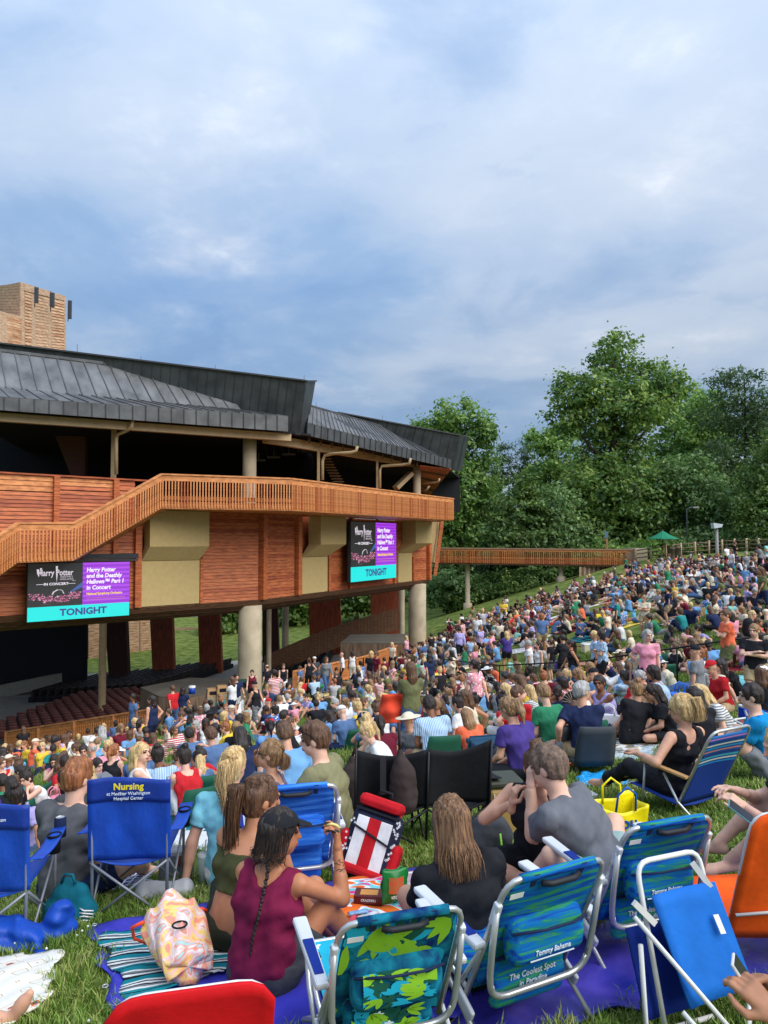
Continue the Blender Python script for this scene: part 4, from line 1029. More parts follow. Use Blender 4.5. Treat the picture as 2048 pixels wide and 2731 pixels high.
for i, (x, y, rx, ry, Y, m) in enumerate(((1120, 1420, 80, 90, 118, lf_dark), (1330, 1380, 110, 90, 122, lf_mid), (1480, 1370, 110, 90, 122, lf_dark), (1620, 1330, 120, 110, 125, lf_mid), (1760, 1300, 120, 120, 122, lf_dark), (1900, 1260, 120, 130, 125, lf_mid), (2060, 1230, 110, 160, 122, lf_dark), (2160, 1250, 100, 180, 110, lf_mid))):
    tree('forest_tree', [(x, y, rx, ry), (x + 30, y + 90, rx, ry * .7), (x - 30, y + 60, rx * .8, ry * .8)], Y, ['dark tree filling the wood behind the roof end', 'mid green tree deep in the wood behind the cedar', 'dark tree deep in the wood above the bridge', 'mid green tree deep behind the tallest tree', 'dark tree deep behind the green parasol', 'mid green tree deep behind the lamp', 'dark tree deep behind the layered pine', 'mid green tree past the layered pine'][i], m, 6000, .36, 'trees deep in the wood', .4, limbs=False)
# shrubs under the bridge and at the lawn edge
for i, (x, y, rx, ry, Y, m, lb) in enumerate(((1190, 1570, 60, 50, 80, lf_blue, 'large leaved shrub nearest the thick far column'), (1240, 1590, 50, 40, 80, lf_mid, 'shrub left of the tall bridge pier'), (1300, 1570, 60, 44, 80, lf_dark, 'dark shrub right of the tall bridge pier'), (1375, 1560, 60, 40, 79, lf_mid, 'green shrub mid way under the bridge'), (1445, 1545, 56, 36, 78, lf_dark, 'dark shrub left of the short bridge pier'), (1530, 1525, 60, 30, 78, lf_mid, 'shrub by the short bridge pier'), (1600, 1490, 60, 26, 77, lf_dark, 'low shrub beside bridge landing'), (1180, 1520, 60, 60, 86, lf_dark, 'dark tree shaded shrub beside the wall end'), (1330, 1500, 90, 46, 86, lf_con, 'dark thicket behind the bridge rail'), (1480, 1480, 90, 36, 86, lf_dark, 'dense thicket behind the bridge right half'), (1590, 1470, 70, 30, 80, lf_lite, 'pale green bush behind the parasol'), (1720, 1470, 60, 26, 78, lf_lite, 'bright bush under the parasol edge'), (1800, 1465, 60, 30, 78, lf_mid, 'bush behind the stone bins'), (1950, 1460, 90, 30, 78, lf_mid, 'bush row behind the post fence'))):
    tree('shrub', [(x, y, rx, ry), (x - 20, y + 14, rx * .7, ry * .7), (x + 24, y + 10, rx * .6, ry * .8)], Y, lb, m, 4200, .2, 'shrubs at the lawn edge', .08, clump=.6, cat='shrub', limbs=False)
# trees seen through the hall
for i, (x, y, rx, ry, Y, m, lb) in enumerate(((620, 1640, 60, 50, 92, lf_mid, 'tree seen beside the thick column through the hall'), (790, 1600, 70, 60, 96, lf_mid, 'shade tree with dark trunk seen between timber fins'), (950, 1580, 60, 60, 94, lf_dark, 'shade tree seen left of the far column'), (860, 1560, 120, 60, 112, lf_dark, 'dark tree far beyond the hall'), (560, 1590, 110, 50, 118, lf_mid, 'tree beyond the car park'), (680, 1580, 110, 60, 122, lf_dark, 'dark tree beyond the hall behind thick column'), (1040, 1580, 90, 70, 112, lf_mid, 'tree beyond the hall behind the far column'), (300, 1300, 160, 60, 118, lf_mid, 'tree crown glimpsed over the cedar parapet'), (900, 1320, 140, 60, 112, lf_lite, 'tree crown glimpsed over the walkway rail'))):
    tree('shade_tree', [(x, y, rx, ry), (x + 20, y - 20, rx * .8, ry), (x - 30, y + 10, rx * .8, ry * .8)], Y, lb, m, 4500, .32, 'trees seen through the hall', .35, base=P(x, y, Y).x)
# ================================================================ footbridge
bz = P(1690, 1508, 69).z
br = world_thing('footbridge', (10, 71, P(1257, 1628, 72).z), 'long cedar footbridge with baluster rail on round piers', 'footbridge')
A, B = P(1150, 1515, 75), P(1692, 1508, 69); A.z = B.z + .1
H_ = 1.45
for off in (0, 2.2):
    a, b = A + V3(0, off, 0), B + V3(0, off, 0)
    wbuild(MB().beam(a + V3(0, 0, H_), b + V3(0, 0, H_), .22, .08), 'rail_cap', M('worn_cap', C(176, 140, 112), var=.15), br); wbuild(MB().beam(a + V3(0, 0, H_ - .15), b + V3(0, 0, H_ - .15), .06, .2), 'rail_board', m_rail, br)
    wbuild(MB().beam(a + V3(0, .06, .5), b + V3(0, .06, .5), .05, .12), 'kick_board', m_rail2, br); wbuild(MB().beam(a + V3(0, .06, .1), b + V3(0, .06, .1), .08, .36), 'fascia', m_wall2, br)
bm = MB().box((0, 0, 0), (.085, .05, H_ - .25), Matrix.Rotation(math.atan2(B.y - A.y, B.x - A.x), 3, 'Z')).build('baluster', m_rail2); COL.objects.unlink(bm)
bm2 = MB().box((0, 0, 0), (.085, .05, H_ - .25), Matrix.Rotation(math.atan2(B.y - A.y, B.x - A.x), 3, 'Z')).build('baluster', m_wall2); COL.objects.unlink(bm2)
for i in range(104):
    p = A.lerp(B, (i + .5) / 104) + V3(0, -.05, (H_ - .25) / 2) - br.location
    obj('baluster', rnd.choice([bm.data, bm.data, bm2.data]), br, p)
wbuild(MB().hexa([A - V3(0, 0, .15), B - V3(0, 0, .15), B + V3(0, 2.2, -.15), A + V3(0, 2.2, -.15), A + V3(0, 0, .05), B + V3(0, 0, .05), B + V3(0, 2.2, .05), A + V3(0, 2.2, .05)]), 'deck', m_dbrown, br)
for x, w in ((1257, 13), (1513, 13)):
    t = A.lerp(B, (x - 1150) / 542) + V3(0, 1.1, 0); r_ = w / 2 / FPX * 72
    wbuild(MB().lathe((t.x, t.y, 0), [(r_ * 1.9, gz(t.x, t.y) - .2), (r_ * 1.9, gz(t.x, t.y) + .5), (r_, gz(t.x, t.y) + .55), (r_, A.z - .1)], 18), 'pier', m_conc, br)
wbuild(MB().box(B + V3(.5, 1.0, .1), (1.1, 3.0, 3.0)), 'abutment', m_conc, br)
sf = world_thing('timber_wall', GY(1590, 70), 'grey vertical timber retaining wall under the bridge end', 'wall')
for i in range(24):
    x = 1545 + i * 6; wbuild(MB().slab([P(x, 1575 - i * 2.2, 70.5), P(x + 5.5, 1575 - i * 2.2, 70.5), P(x + 5.5, 1512, 70.5), P(x, 1512, 70.5)], .1), 'board', m_booth2 if i % 2 else m_weath2, sf)
# ================================================================ hill-top furniture
ps = GY(1767, 66); pr = empty('parasol', ps, 0, 'open dark green market parasol on the hill top', 'parasol')
pz = P(1767, 1415, 66).z - ps.z; pe = P(1767, 1437, 66).z - ps.z
MB().tube([(0, 0, 0), (0, 0, pz + .1)], .04, 8).build('pole', m_dbrown, pr)
m_par = M('parasol_green', C(20, 118, 84), rough=.8, var=.08)
for k in range(8):
    a0, a1 = k * math.pi / 4 + .2, (k + 1) * math.pi / 4 + .2; rr = 1.42
    f = lambda u, v: (rr * v * ((1 - u) * math.cos(a0) + u * math.cos(a1)), rr * v * ((1 - u) * math.sin(a0) + u * math.sin(a1)), pz + (pe - pz) * v - .06 * math.sin(v * math.pi) - .08 * v * math.sin(u * math.pi) * .5)
    MB().grid(f, 4, 5).build('canopy_panel', m_par, pr, solid=.01)
    MB().tube([(0, 0, pz - .1), (rr * .97 * math.cos(a0), rr * .97 * math.sin(a0), pe - .03)], .012, 5).build('rib', m_dbrown, pr)
m_pole = M('lamp_grey', C(140, 138, 132), rough=.6); m_pole2 = M('lamp_dark', C(70, 78, 80), rough=.6)
lp = GY(1911, 62); l1 = empty('lamp_post', lp, 0, 'grey concrete lamp post with tilted floodlight head', 'lamp post', 'lamp posts on the hill')
h1 = P(1911, 1408, 62).z - lp.z
MB().lathe((0, 0, 0), [(.14, 0), (.12, h1), (0, h1)], 14).build('pole', m_pole, l1)
MB().hexa([(-.32, -.3, h1 - .05), (.3, -.3, h1 + .05), (.3, .3, h1 + .05), (-.32, .3, h1 - .05), (-.38, -.3, h1 + .42), (.42, -.3, h1 + .3), (.42, .3, h1 + .3), (-.38, .3, h1 + .42)]).build('lamp_head', M('lamp_head', C(200, 204, 208), rough=.4), l1)
lp = GY(1832, 70); l2 = empty('lamp_post', lp, 0, 'slim dark lamp post with arm against the trees', 'lamp post', 'lamp posts on the hill'); h2 = P(1832, 1358, 70).z - lp.z
MB().tube([(0, 0, 0), (0, 0, h2), (.3, 0, h2 + .15), (.7, 0, h2 + .18)], .06, 8).build('pole', m_pole2, l2); MB().box((.85, 0, h2 + .17), (.55, .3, .14)).build('lamp_head', m_pole, l2)
lp = GY(1620, 70); l3 = empty('sign_post', lp, 0, 'leaning wooden sign post above the bridge landing', 'sign'); h3 = P(1618, 1418, 70).z - lp.z
MB().beam((0, 0, 0), (-.12, 0, h3), .16, .16).build('post', M('worn_post', C(150, 110, 76)), l3); MB().box((-.14, -.1, h3 - .3), (.3, .04, .6)).build('sign_board', M('sign_blue', C(84, 110, 132)), l3)
# split rail fence along the top
pf = world_thing('split_rail_fence', GY(1800, 67), 'weathered split rail fence with round posts along the hill top', 'fence')
fp = [(1695, 68), (1735, 67), (1775, 67), (1815, 67), (1853, 67), (1890, 67), (1925, 66.5), (1958, 66), (1990, 65), (2022, 63.5), (2058, 62)]
prev = None
for x, Y in fp:
    p = GY(x, Y); wbuild(MB().tube([p - V3(0, 0, .2), p + V3(0, 0, 1.25)], .09, 8), 'post', m_weath2, pf)
    if prev is not None:
        for z in (.4, .75, 1.08): wbuild(MB().tube([prev + V3(0, 0, z), p + V3(0, 0, z + rnd.uniform(-.05, .05))], .05, 6), 'rail', m_booth2, pf)
    prev = p
for x, lb in ((1790, 'brown round litter bin left of the pair by the fence'), (1805, 'brown round litter bin right of the pair by the fence')):
    p = GY(x, 65.5); b = empty('litter_bin', p, 0, lb, 'bin', 'litter bins on the hill'); MB().lathe((0, 0, 0), [(.3, 0), (.33, .85), (.36, .86), (.3, 1.02), (0, 1.05)], 16).build('body', M('bin_brown', C(92, 80, 66)), b)
# handrails of the lawn aisles
m_iron = M('black_iron', C(34, 34, 36), rough=.45, metal=.4)
def handrail(pts, label, h=.95):
    ps = [GY(*p) for p in pts]; r_ = empty('handrail', ps[0], 0, label, 'handrail', 'black aisle handrails')
    o = ps[0]; MB().tube([p - o + V3(0, 0, h) for p in ps], .025, 6).build('rail', m_iron, r_)
    for p in ps: MB().tube([p - o, p - o + V3(0, 0, h)], .022, 6).build('post', m_iron, r_)
    return r_
# ================================================================ people
def ik(a, t, l1, l2, hint):
    a, t = Vector(a), Vector(t); d = t - a; L_ = min(d.length, (l1 + l2) * .995); d = d.normalized(); t = a + d * L_
    x = (l1 * l1 - l2 * l2 + L_ * L_) / (2 * L_); h = math.sqrt(max(0, l1 * l1 - x * x))
    hv = Vector(hint); hv = hv - d * hv.dot(d)
    hv = hv.normalized() if hv.length > 1e-5 else d.orthogonal().normalized()
    return a + d * x + hv * h, t
def pose(pel=(0, 0, .11), lean=8, tilt=0, twist=0, head=(0, 8), hl=None, hr=None, el=(-.6, -.6, -.5), er=(.6, -.6, -.5), fl=None, fr=None, kl=(-.5, .4, 1), kr=(.5, .4, 1), w=.18, fem=True, curve=1.0, roll=0):
    J = {'fem': fem}; V = Vector
    pel = V(pel)
    def up(k): return Euler((-R(lean) * k, R(tilt) * k, 0), 'XYZ').to_matrix() @ V((0, 0, 1))
    wa = pel + up(.6) * .17; ch = wa + up(1.0) * .17; nb = ch + up(1.0 + .25 * curve) * .17
    rt = Euler((0, R(tilt), R(twist)), 'XYZ').to_matrix() @ V((1, 0, 0)); u = up(1.1)
    rt = (rt - u * rt.dot(u)).normalized(); fw = u.cross(rt)
    J.update(pel=pel, wa=wa, ch=ch, nb=nb, rt=rt, fw=fw, up=u)
    J['sl'] = nb - u * .045 - rt * w; J['sr'] = nb - u * .045 + rt * w
    hm = Euler((-R(head[1]), R(roll), R(head[0])), 'ZXY').to_matrix() if False else (Matrix.Rotation(R(head[0]), 3, 'Z') @ Matrix.Rotation(R(roll), 3, 'Y') @ Matrix.Rotation(-R(head[1]), 3, 'X'))
    hc = nb + (u * .55 + hm @ V((0, 0, 1)) * .45).normalized() * .085 + hm @ V((0, .02, .105))
    m4 = hm.to_4x4(); m4.translation = hc; J['hd'] = m4
    hpw = .095 if fem else .09
    J['hipl'] = pel + V((-hpw, 0, -.01)); J['hipr'] = pel + V((hpw, 0, -.01))
    ua, fa, th, sh = (.27, .235, .41, .41) if fem else (.295, .255, .43, .43)
    J['el'], J['wl'] = ik(J['sl'], hl or (-.15, .35, .2), ua, fa, el); J['er'], J['wr'] = ik(J['sr'], hr or (.15, .35, .2), ua, fa, er)
    J['kl'], J['al'] = ik(J['hipl'], fl or (-.1, .75, .08), th, sh, kl); J['kr'], J['ar'] = ik(J['hipr'], fr or (.1, .75, .08), th, sh, kr)
    return J
def torso_prims(s, J, g=0.0, k=.06, low=True):
    f = J['fem']; rt = J['rt']; u = J['up']
    if low: s.rc(J['pel'] + Vector((0, 0, .0)), J['pel'] + (J['wa'] - J['pel']) * .4, .115 + g, .108 + g, k, (1, 0, 0), 1.42 if f else 1.3)
    s.rc(J['pel'] + (J['wa'] - J['pel']) * .3, J['wa'], .105 + g, .095 + g, k, (1, 0, 0), 1.38)
    s.rc(J['wa'], J['ch'], .095 + g, (.108 if f else .12) + g, k, rt, 1.36)
    s.rc(J['ch'], J['ch'] + u * .07, (.105 if f else .118) + g, (.085 if f else .095) + g, k, rt, 1.5)
    s.rc(J['sl'] + rt * .03, J['sr'] - rt * .03, (.05 if f else .062) + g, (.05 if f else .062) + g, k)
    if f: 
        for q in (-1, 1): s.el(J['ch'] + J['fw'] * .085 + rt * .07 * q - u * .02, (.06 + g, .055 + g, .06 + g), .04)
def head_prims(s, J, face=True):
    m = J['hd']; hp = lambda x, y, z: m @ Vector((x, y, z)); r3 = np.array(m.to_3x3())
    s.rc(J['nb'] - J['up'] * .03, hp(0, -.025, -.06), .056 if J['fem'] else .064, .05 if J['fem'] else .058, .03)
    s.el(hp(0, -.012, .022), (.073, .094, .098), .02, r3)
    s.el(hp(0, .022, -.045), (.058, .066, .072), .03, r3)
    s.rc(hp(0, .055, -.09), hp(0, .045, -.07), .022, .04, .03)
    s.rc(hp(0, .088, .012), hp(0, .108, -.028), .009, .013, .014)
    for q in (-1, 1): s.el(hp(.074 * q, -.012, -.012), (.011, .024, .032), .008, r3)
    if face:
        s.el(hp(0, .08, .03), (.055, .02, .012), .015, r3)
        for q in (-1, 1): s.el(hp(.031 * q, .098, .008), (.017, .016, .012), .012, r3, 's'); s.el(hp(.031 * q, .076, .008), (.014, .013, .013), .006, r3)
        s.el(hp(0, .094, -.058), (.022, .011, .008), .008, r3); s.el(hp(0, .092, -.07), (.018, .011, .008), .008, r3)
def limbs(s, J, hands=True):
    f = J['fem']; a = 1.0 if f else 1.16
    for S, E, W_2 in (('sl', 'el', 'wl'), ('sr', 'er', 'wr')):
        s.rc(J[S], J[E], .048 * a, .037 * a, .03); s.rc(J[E], J[W_2], .038 * a, .026 * a, .02)
        d = (J[W_2] - J[E]).normalized()
        s.rc(J[E] + d * .03, J[E] + d * .11, .038 * a, .036 * a, .02)
        if hands:
            n = d.cross(Vector((0, 0, 1))); n = n.normalized() if n.length > .1 else Vector((1, 0, 0))
            s.rc(J[W_2], J[W_2] + d * .075, .026, .026, .015, n, 1.45); s.rc(J[W_2] + d * .075, J[W_2] + d * .15 + Vector((0, 0, -.02)), .017, .011, .012, n, 2.1)
            s.rc(J[W_2] + d * .03 + n * .02, J[W_2] + d * .085 + n * .045, .014, .011, .012)
    for H, K, A in (('hipl', 'kl', 'al'), ('hipr', 'kr', 'ar')):
        s.rc(J[H], J[K], .088, .056, .04); s.rc(J[K], J[A], .054, .036, .02)
        d = (J[A] - J[K]).normalized(); fwd = (J[K] - J[H]).normalized(); bk = (-fwd - d * (-fwd).dot(d)); bk = bk.normalized() if bk.length > .05 else Vector((0, -1, 0))
        s.rc(J[K] + d * .06 + bk * .015, J[K] + d * .2 + bk * .012, .052, .046, .03)
        ft = Vector((fwd.x * .6, fwd.y, 0)); ft = ft.normalized() if ft.length > .15 else Vector((0, 1, 0)); ft = (ft - Vector((0, 0, .18))).normalized()
        if J.get('ft'): ft = Vector(J['ft']).normalized()
        J[A + 'f'] = ft
        s.rc(J[A] - ft * .03 + Vector((0, 0, -.03)), J[A] + ft * .14 + Vector((0, 0, -.035)), .036, .03, .02); s.rc(J[A] + ft * .12 + Vector((0, 0, -.035)), J[A] + ft * .19 + Vector((0, 0, -.04)), .03, .02, .02)
def body_mesh(J, h, face=False, hands=True):
    s = SDF(); torso_prims(s, J); limbs(s, J, hands); head_prims(s, J, face)
    return s.mesh(h)
def shirt_mesh(J, h, kind='tee', wr=.004, seed=1, loose=.012):
    """kind: tee, tank, long, crop"""
    u, rt = J['up'], J['rt']; parts = []
    s = SDF(); torso_prims(s, J, loose)
    nk = J['nb']
    if kind in ('tank', 'crop'):
        if kind == 'crop': s.cut(J['ch'] + u * .07, u)
        else:
            r3 = np.array(Matrix((rt, J['fw'], u)).transposed())
            s.el(nk + u * .03, (.088, .17, .125), .012, r3, 's')
            for q in (-1, 1): s.el((J['sr'] if q > 0 else J['sl']) + rt * .035 * q - u * .01, (.062, .15, .10), .012, r3, 's')
    else:
        for S, E in (('sl', 'el'), ('sr', 'er')): s.rc(J[S], J[S].lerp(J[E], .3), .056 + loose, .05 + loose, .04)
        s.cut(nk + u * .005 + J['fw'] * .02, (u * .95 + J['fw'] * .3))
    if wr: s.noise(wr, 38, seed, (1, 1, .7)); s.noise(wr * .5, 80, seed + 5)
    if kind == 'crop': s.cut(J['wa'] + u * .03, -u)
    elif J.get('stand'): s.cut(J['pel'] - Vector((0, 0, .06)), (0, 0, -1))
    parts.append(s.mesh(h))
    if kind == 'crop':
        for q in (-1, 1):
            s = SDF(); r_ = .0055
            a = J['ch'] + u * .05 + rt * .1 * q; b = nk - u * .0 + rt * .105 * q
            s.rc(a + J['fw'] * .095, b + J['fw'] * .02 + u * .012, r_, r_, .02, rt, 1.5); s.rc(b + J['fw'] * .02 + u * .012, b - J['fw'] * .05 + u * .002, r_, r_, .02, rt, 1.5); s.rc(b - J['fw'] * .05, a - J['fw'] * .1, r_, r_, .02, rt, 1.5)
            parts.append(s.mesh(min(h, .012)))
    elif kind != 'tank':
        for S, E, W_2 in (('sl', 'el', 'wl'), ('sr', 'er', 'wr')):
            s = SDF(); t = .62 if kind == 'tee' else .99; a = 1.0 if J['fem'] else 1.16
            e = J[S].lerp(J[E], t)
            s.rc(J[S], e + (J[E] - J[S]) * .1, .052 * a + loose, .045 * a + loose * 1.4, .03)
            if kind == 'long': s.rc(J[E], J[W_2], .042 * a + loose, .031 * a + loose, .03)
            if wr: s.noise(wr, 45, seed + 2)
            if kind == 'tee': s.cut(e, J[E] - J[S])
            else: s.cut(J[W_2], J[W_2] - J[E])
            parts.append(s.mesh(h))
    return join(parts)
def pants_mesh(J, h, kind='shorts', wr=.004, seed=3, loose=.014):
    parts = []
    s = SDF()
    s.rc(J['pel'] + Vector((0, 0, .0)), J['pel'] + (J['wa'] - J['pel']) * .35, .115 + loose * .7, .106 + loose * .7, .05, (1, 0, 0), 1.42)
    for H, K in (('hipl', 'kl'), ('hipr', 'kr')): s.rc(J[H], J[H].lerp(J[K], .35), .09 + loose, .082 + loose, .05)
    s.cut(J['pel'] + (J['wa'] - J['pel']) * .45, J['wa'] - J['pel'])
    if wr: s.noise(wr, 40, seed)
    parts.append(s.mesh(h))
    for H, K, A in (('hipl', 'kl', 'al'), ('hipr', 'kr', 'ar')):
        s = SDF(); t = .7 if kind == 'shorts' else 1.0
        s.rc(J[H], J[H].lerp(J[K], t + (.1 if kind == 'shorts' else 0)), .09 + loose, .06 + loose + (.012 if kind == 'shorts' else 0), .03)
        if kind == 'shorts': s.cut(J[H].lerp(J[K], t), J[K] - J[H])
        else:
            s.rc(J[K], J[A], .058 + loose, .04 + loose, .03)
        if wr: s.noise(wr, 45, seed + 1)
        if kind != 'shorts': s.cut(J[A] + (J[K] - J[A]) * .06, J[A] - J[K])
        parts.append(s.mesh(h))
    return join(parts)
def hair_sdf(style):
    s = SDF()
    g = .012
    s.el((0, -.016, .028), (.074 + g, .094 + g, .098 + g), .01)
    if style in ('short', 'buzz', 'crew', 'bald'):
        s.rc((0, -.05, -.02), (0, -.05, .02), .07, .07, .03, (1, 0, 0), 1.1)
        s.cut((0, 0, -.045), (0, .35, -1))
    else:
        s.rc((0, -.045, -.05), (0, -.05, .02), .066, .072, .03, (1, 0, 0), 1.12)
        s.cut((0, 0, -.085), (0, .35, -1))
    s.el((0, .115, -.055), (.078, .095, .115), .015, None, 's')       # the face stays free
    for q in (-1, 1): s.el((.088 * q, .0, -.03), (.02, .03, .04), .01, None, 's')
    if style == 'long':
        s.rc((0, -.07, .02), (0, -.095, -.16), .07, .062, .03, (1, 0, 0), 1.35); s.rc((0, -.095, -.16), (0, -.09, -.30), .055, .03, .03, (1, 0, 0), 1.8)
        for q in (-1, 1): s.rc((.07 * q, -.02, -.03), (.085 * q, -.03, -.2), .028, .016, .02)
    if style == 'bob':
        s.rc((0, -.06, .02), (0, -.07, -.1), .075, .06, .03, (1, 0, 0), 1.3)
        for q in (-1, 1): s.rc((.07 * q, .0, -.02), (.075 * q, .01, -.11), .026, .02, .02)
    if style == 'pony':
        s.rc((0, -.11, .06), (0, -.14, .05), .024, .034, .02); s.rc((0, -.14, .05), (0, -.155, -.06), .036, .034, .02); s.rc((0, -.155, -.06), (0, -.14, -.2), .034, .012, .02)
    if style == 'bun': s.el((0, -.075, .12), (.05, .05, .042), .015)
    if style == 'crew': s.el((0, .0, .1), (.068, .09, .04), .03)
    return s
def hair_mesh(style, h, seed=0, strands=True):
    if style == 'bald':
        s = SDF(); s.el((0, -.016, .022), (.079, .1, .09), .01); s.cut((0, -.02, .045), (0, .35, 1)); s.cut((0, .04, 0), (0, 1, 0)); s.cut((0, 0, -.04), (0, .3, -1))
        return s.mesh(h)
    s = hair_sdf(style)
    if strands: s.noise(.0035, 190, seed, (1, .8, .15)); s.noise(.004, 70, seed + 1, (1, 1, .25))
    return s.mesh(h)
def cap_mesh(h):
    s = SDF(); s.el((0, -.012, .045), (.09, .11, .085), .01); s.cut((0, 0, .045), (0, .08, -1))
    a = s.mesh(h)
    b = SDF(); b.rc((0, .09, .052), (0, .165, .038), .012, .006, .01, (1, 0, 0), 5.2); return join([a, b.mesh(min(h, .01))])
def hat_mesh(h):
    s = SDF(); s.el((0, -.012, .06), (.095, .112, .09), .01); s.cut((0, 0, .06), (0, 0, -1)); a = s.mesh(h)
    b = SDF(); b.el((0, -.01, .06), (.19, .21, .014), .01); return join([a, b.mesh(min(h, .014))])
# ---- palettes
m_eye = M('eye', C(46, 34, 28), rough=.3, var=.02); m_lip = M('lips', C(170, 92, 84), rough=.5, var=.05); m_teeth = M('teeth', C(236, 232, 224), rough=.3, var=.02)
SKIN = [M('skin_fair', C(226, 178, 152), rough=.5, var=.09, scale=16, bump=.06, bscale=220, sub=.08), M('skin_light', C(214, 160, 130), rough=.5, var=.09, scale=16, bump=.06, bscale=220, sub=.08), M('skin_tan', C(190, 132, 98), rough=.5, var=.09, scale=16, bump=.06, bscale=220, sub=.08), M('skin_brown', C(134, 88, 62), rough=.5, var=.09, scale=16, bump=.06, bscale=220, sub=.06), M('skin_deep', C(92, 60, 44), rough=.5, var=.09, scale=16, bump=.06, bscale=220, sub=.05)]
def hairmat(n, a, b): return M('hair_' + n, C(*a), rough=.48, var=.25, scale=14, stretch=(5, 5, .5), bump=.5, bscale=30, col2=C(*b), spec=.4)
HAIR = {'brown': hairmat('brown', (74, 50, 36), (110, 78, 54)), 'dark': hairmat('dark', (32, 26, 24), (54, 42, 36)), 'blond': hairmat('blond', (176, 138, 86), (222, 190, 134)), 'auburn': hairmat('auburn', (122, 70, 40), (164, 104, 62)), 'grey': hairmat('grey', (140, 136, 132), (182, 178, 172)), 'light brown': hairmat('light_brown', (120, 88, 58), (160, 124, 86))}
def cloth(n, c, **k): return M('cloth_' + n, C(*c), rough=.85, var=.12, scale=9, bump=.4, bscale=20, spec=.15, stretch=(1, 1, .6), **k)
SHIRT = {'black': cloth('black', (36, 36, 40)), 'white': cloth('white', (228, 226, 222)), 'navy': cloth('navy', (36, 46, 78)), 'grey': cloth('grey', (122, 124, 128)), 'maroon': cloth('maroon', (112, 32, 48)), 'teal': cloth('teal', (44, 134, 134)), 'red': cloth('red', (196, 40, 46)), 'orange': cloth('orange', (232, 112, 76)), 'pink': cloth('pink', (226, 150, 168)), 'sky blue': cloth('skyblue', (112, 160, 204)), 'olive': cloth('olive', (104, 106, 70)), 'green': cloth('green', (52, 130, 92)), 'yellow': cloth('yellow', (232, 196, 62)), 'purple': cloth('purple', (74, 58, 128)), 'cream': cloth('cream', (220, 206, 180)), 'denim blue': cloth('denimb', (86, 112, 150)), 'mint': cloth('mint', (150, 210, 196)), 'brown': cloth('brown', (112, 78, 58)), 'charcoal': cloth('charcoal', (66, 68, 72)), 'lavender': cloth('lavender', (168, 156, 204))}
PANTS = {'denim': cloth('denim', (74, 96, 132)), 'black': SHIRT['black'], 'khaki': cloth('khaki', (178, 156, 120)), 'grey': SHIRT['grey'], 'navy': SHIRT['navy'], 'white': SHIRT['white'], 'olive': SHIRT['olive']}
# ---- template poses for the crowd
POSES = {}
POSES['sitting cross-legged'] = pose(lean=12, head=(0, 14), hl=(-.1, .3, .2), hr=(.1, .32, .22), fl=(.1, .26, .07), fr=(-.1, .3, .07), kl=(-1, .5, .2), kr=(1, .5, .2))
POSES['hugging drawn-up knees'] = pose(lean=14, head=(10, 6), hl=(-.02, .48, .34), hr=(.03, .5, .32), fl=(-.1, .52, .08), fr=(.1, .54, .08), kl=(-.2, .2, 1), kr=(.2, .2, 1))
POSES['leaning back on both hands'] = pose(lean=-22, head=(-8, -4), hl=(-.26, -.32, .06), hr=(.26, -.34, .06), el=(-.4, -1, .3), er=(.4, -1, .3), fl=(-.08, .8, .08), fr=(.12, .82, .08))
POSES['propped on one arm'] = pose(lean=2, tilt=16, twist=12, head=(25, 4), hl=(-.05, .34, .24), hr=(.38, -.08, .06), er=(1, -.5, .2), fl=(-.3, .4, .08), fr=(-.24, .56, .08), kl=(.2, .8, .6), kr=(.6, .8, .4))
POSES['bent forward eating'] = pose(lean=30, head=(-6, 18), hl=(-.12, .36, .14), hr=(.04, .34, .56), fl=(.1, .28, .07), fr=(-.08, .32, .07), kl=(-1, .5, .2), kr=(1, .5, .2), er=(.8, .1, -.6))
POSES['turned round talking'] = pose(lean=6, twist=-30, head=(-62, 2), hl=(-.3, .1, .2), hr=(.0, .34, .3), fl=(.1, .28, .07), fr=(-.1, .32, .07), kl=(-1, .5, .2), kr=(1, .5, .2))
POSES['reclining with legs out'] = pose(lean=-40, head=(0, 18), hl=(-.28, -.3, .05), hr=(.08, .12, .2), el=(-.4, -1, .3), fl=(-.06, .82, .07), fr=(.12, .8, .07))
POSES['holding up a phone'] = pose(lean=4, head=(4, 4), hl=(-.08, .4, .58), hr=(.06, .4, .58), el=(-.7, 0, -.7), er=(.7, 0, -.7), fl=(-.12, .5, .08), fr=(.14, .55, .08), kl=(-.3, .2, 1), kr=(.3, .2, 1))
def standing(**k):
    a = dict(pel=(0, 0, .88), lean=3, head=(0, 4), hl=(-.24, .04, .76), hr=(.24, .06, .78), el=(-.3, -1, 0), er=(.3, -1, 0), fl=(-.1, .0, .08), fr=(.1, .04, .08), kl=(0, 1, 0), kr=(0, 1, 0)); a.update(k)
    J = pose(**a); J['stand'] = True; J['ft'] = (0, 1, -.1); return J
POSES['standing arms down'] = standing()
POSES['standing hand on hip'] = standing(hr=(.17, -.02, .98), er=(1, -.3, 0), fl=(-.12, .06, .08), head=(20, 2))
POSES['walking along'] = standing(fl=(-.08, .3, .1), fr=(.1, -.3, .14), hl=(-.22, -.2, .8), hr=(.22, .26, .86), lean=6)
POSES['standing arms folded up'] = standing(hl=(.02, .2, 1.12), hr=(-.02, .22, 1.18), el=(-1, -.2, -.4), er=(1, -.2, -.4), head=(-15, 4))
SIT = list(POSES)[:8]; STAND = list(POSES)[8:]
HSTY = {'short': 'short hair', 'long': 'long hair', 'pony': 'ponytail', 'bun': 'hair bun', 'bob': 'bobbed hair'}
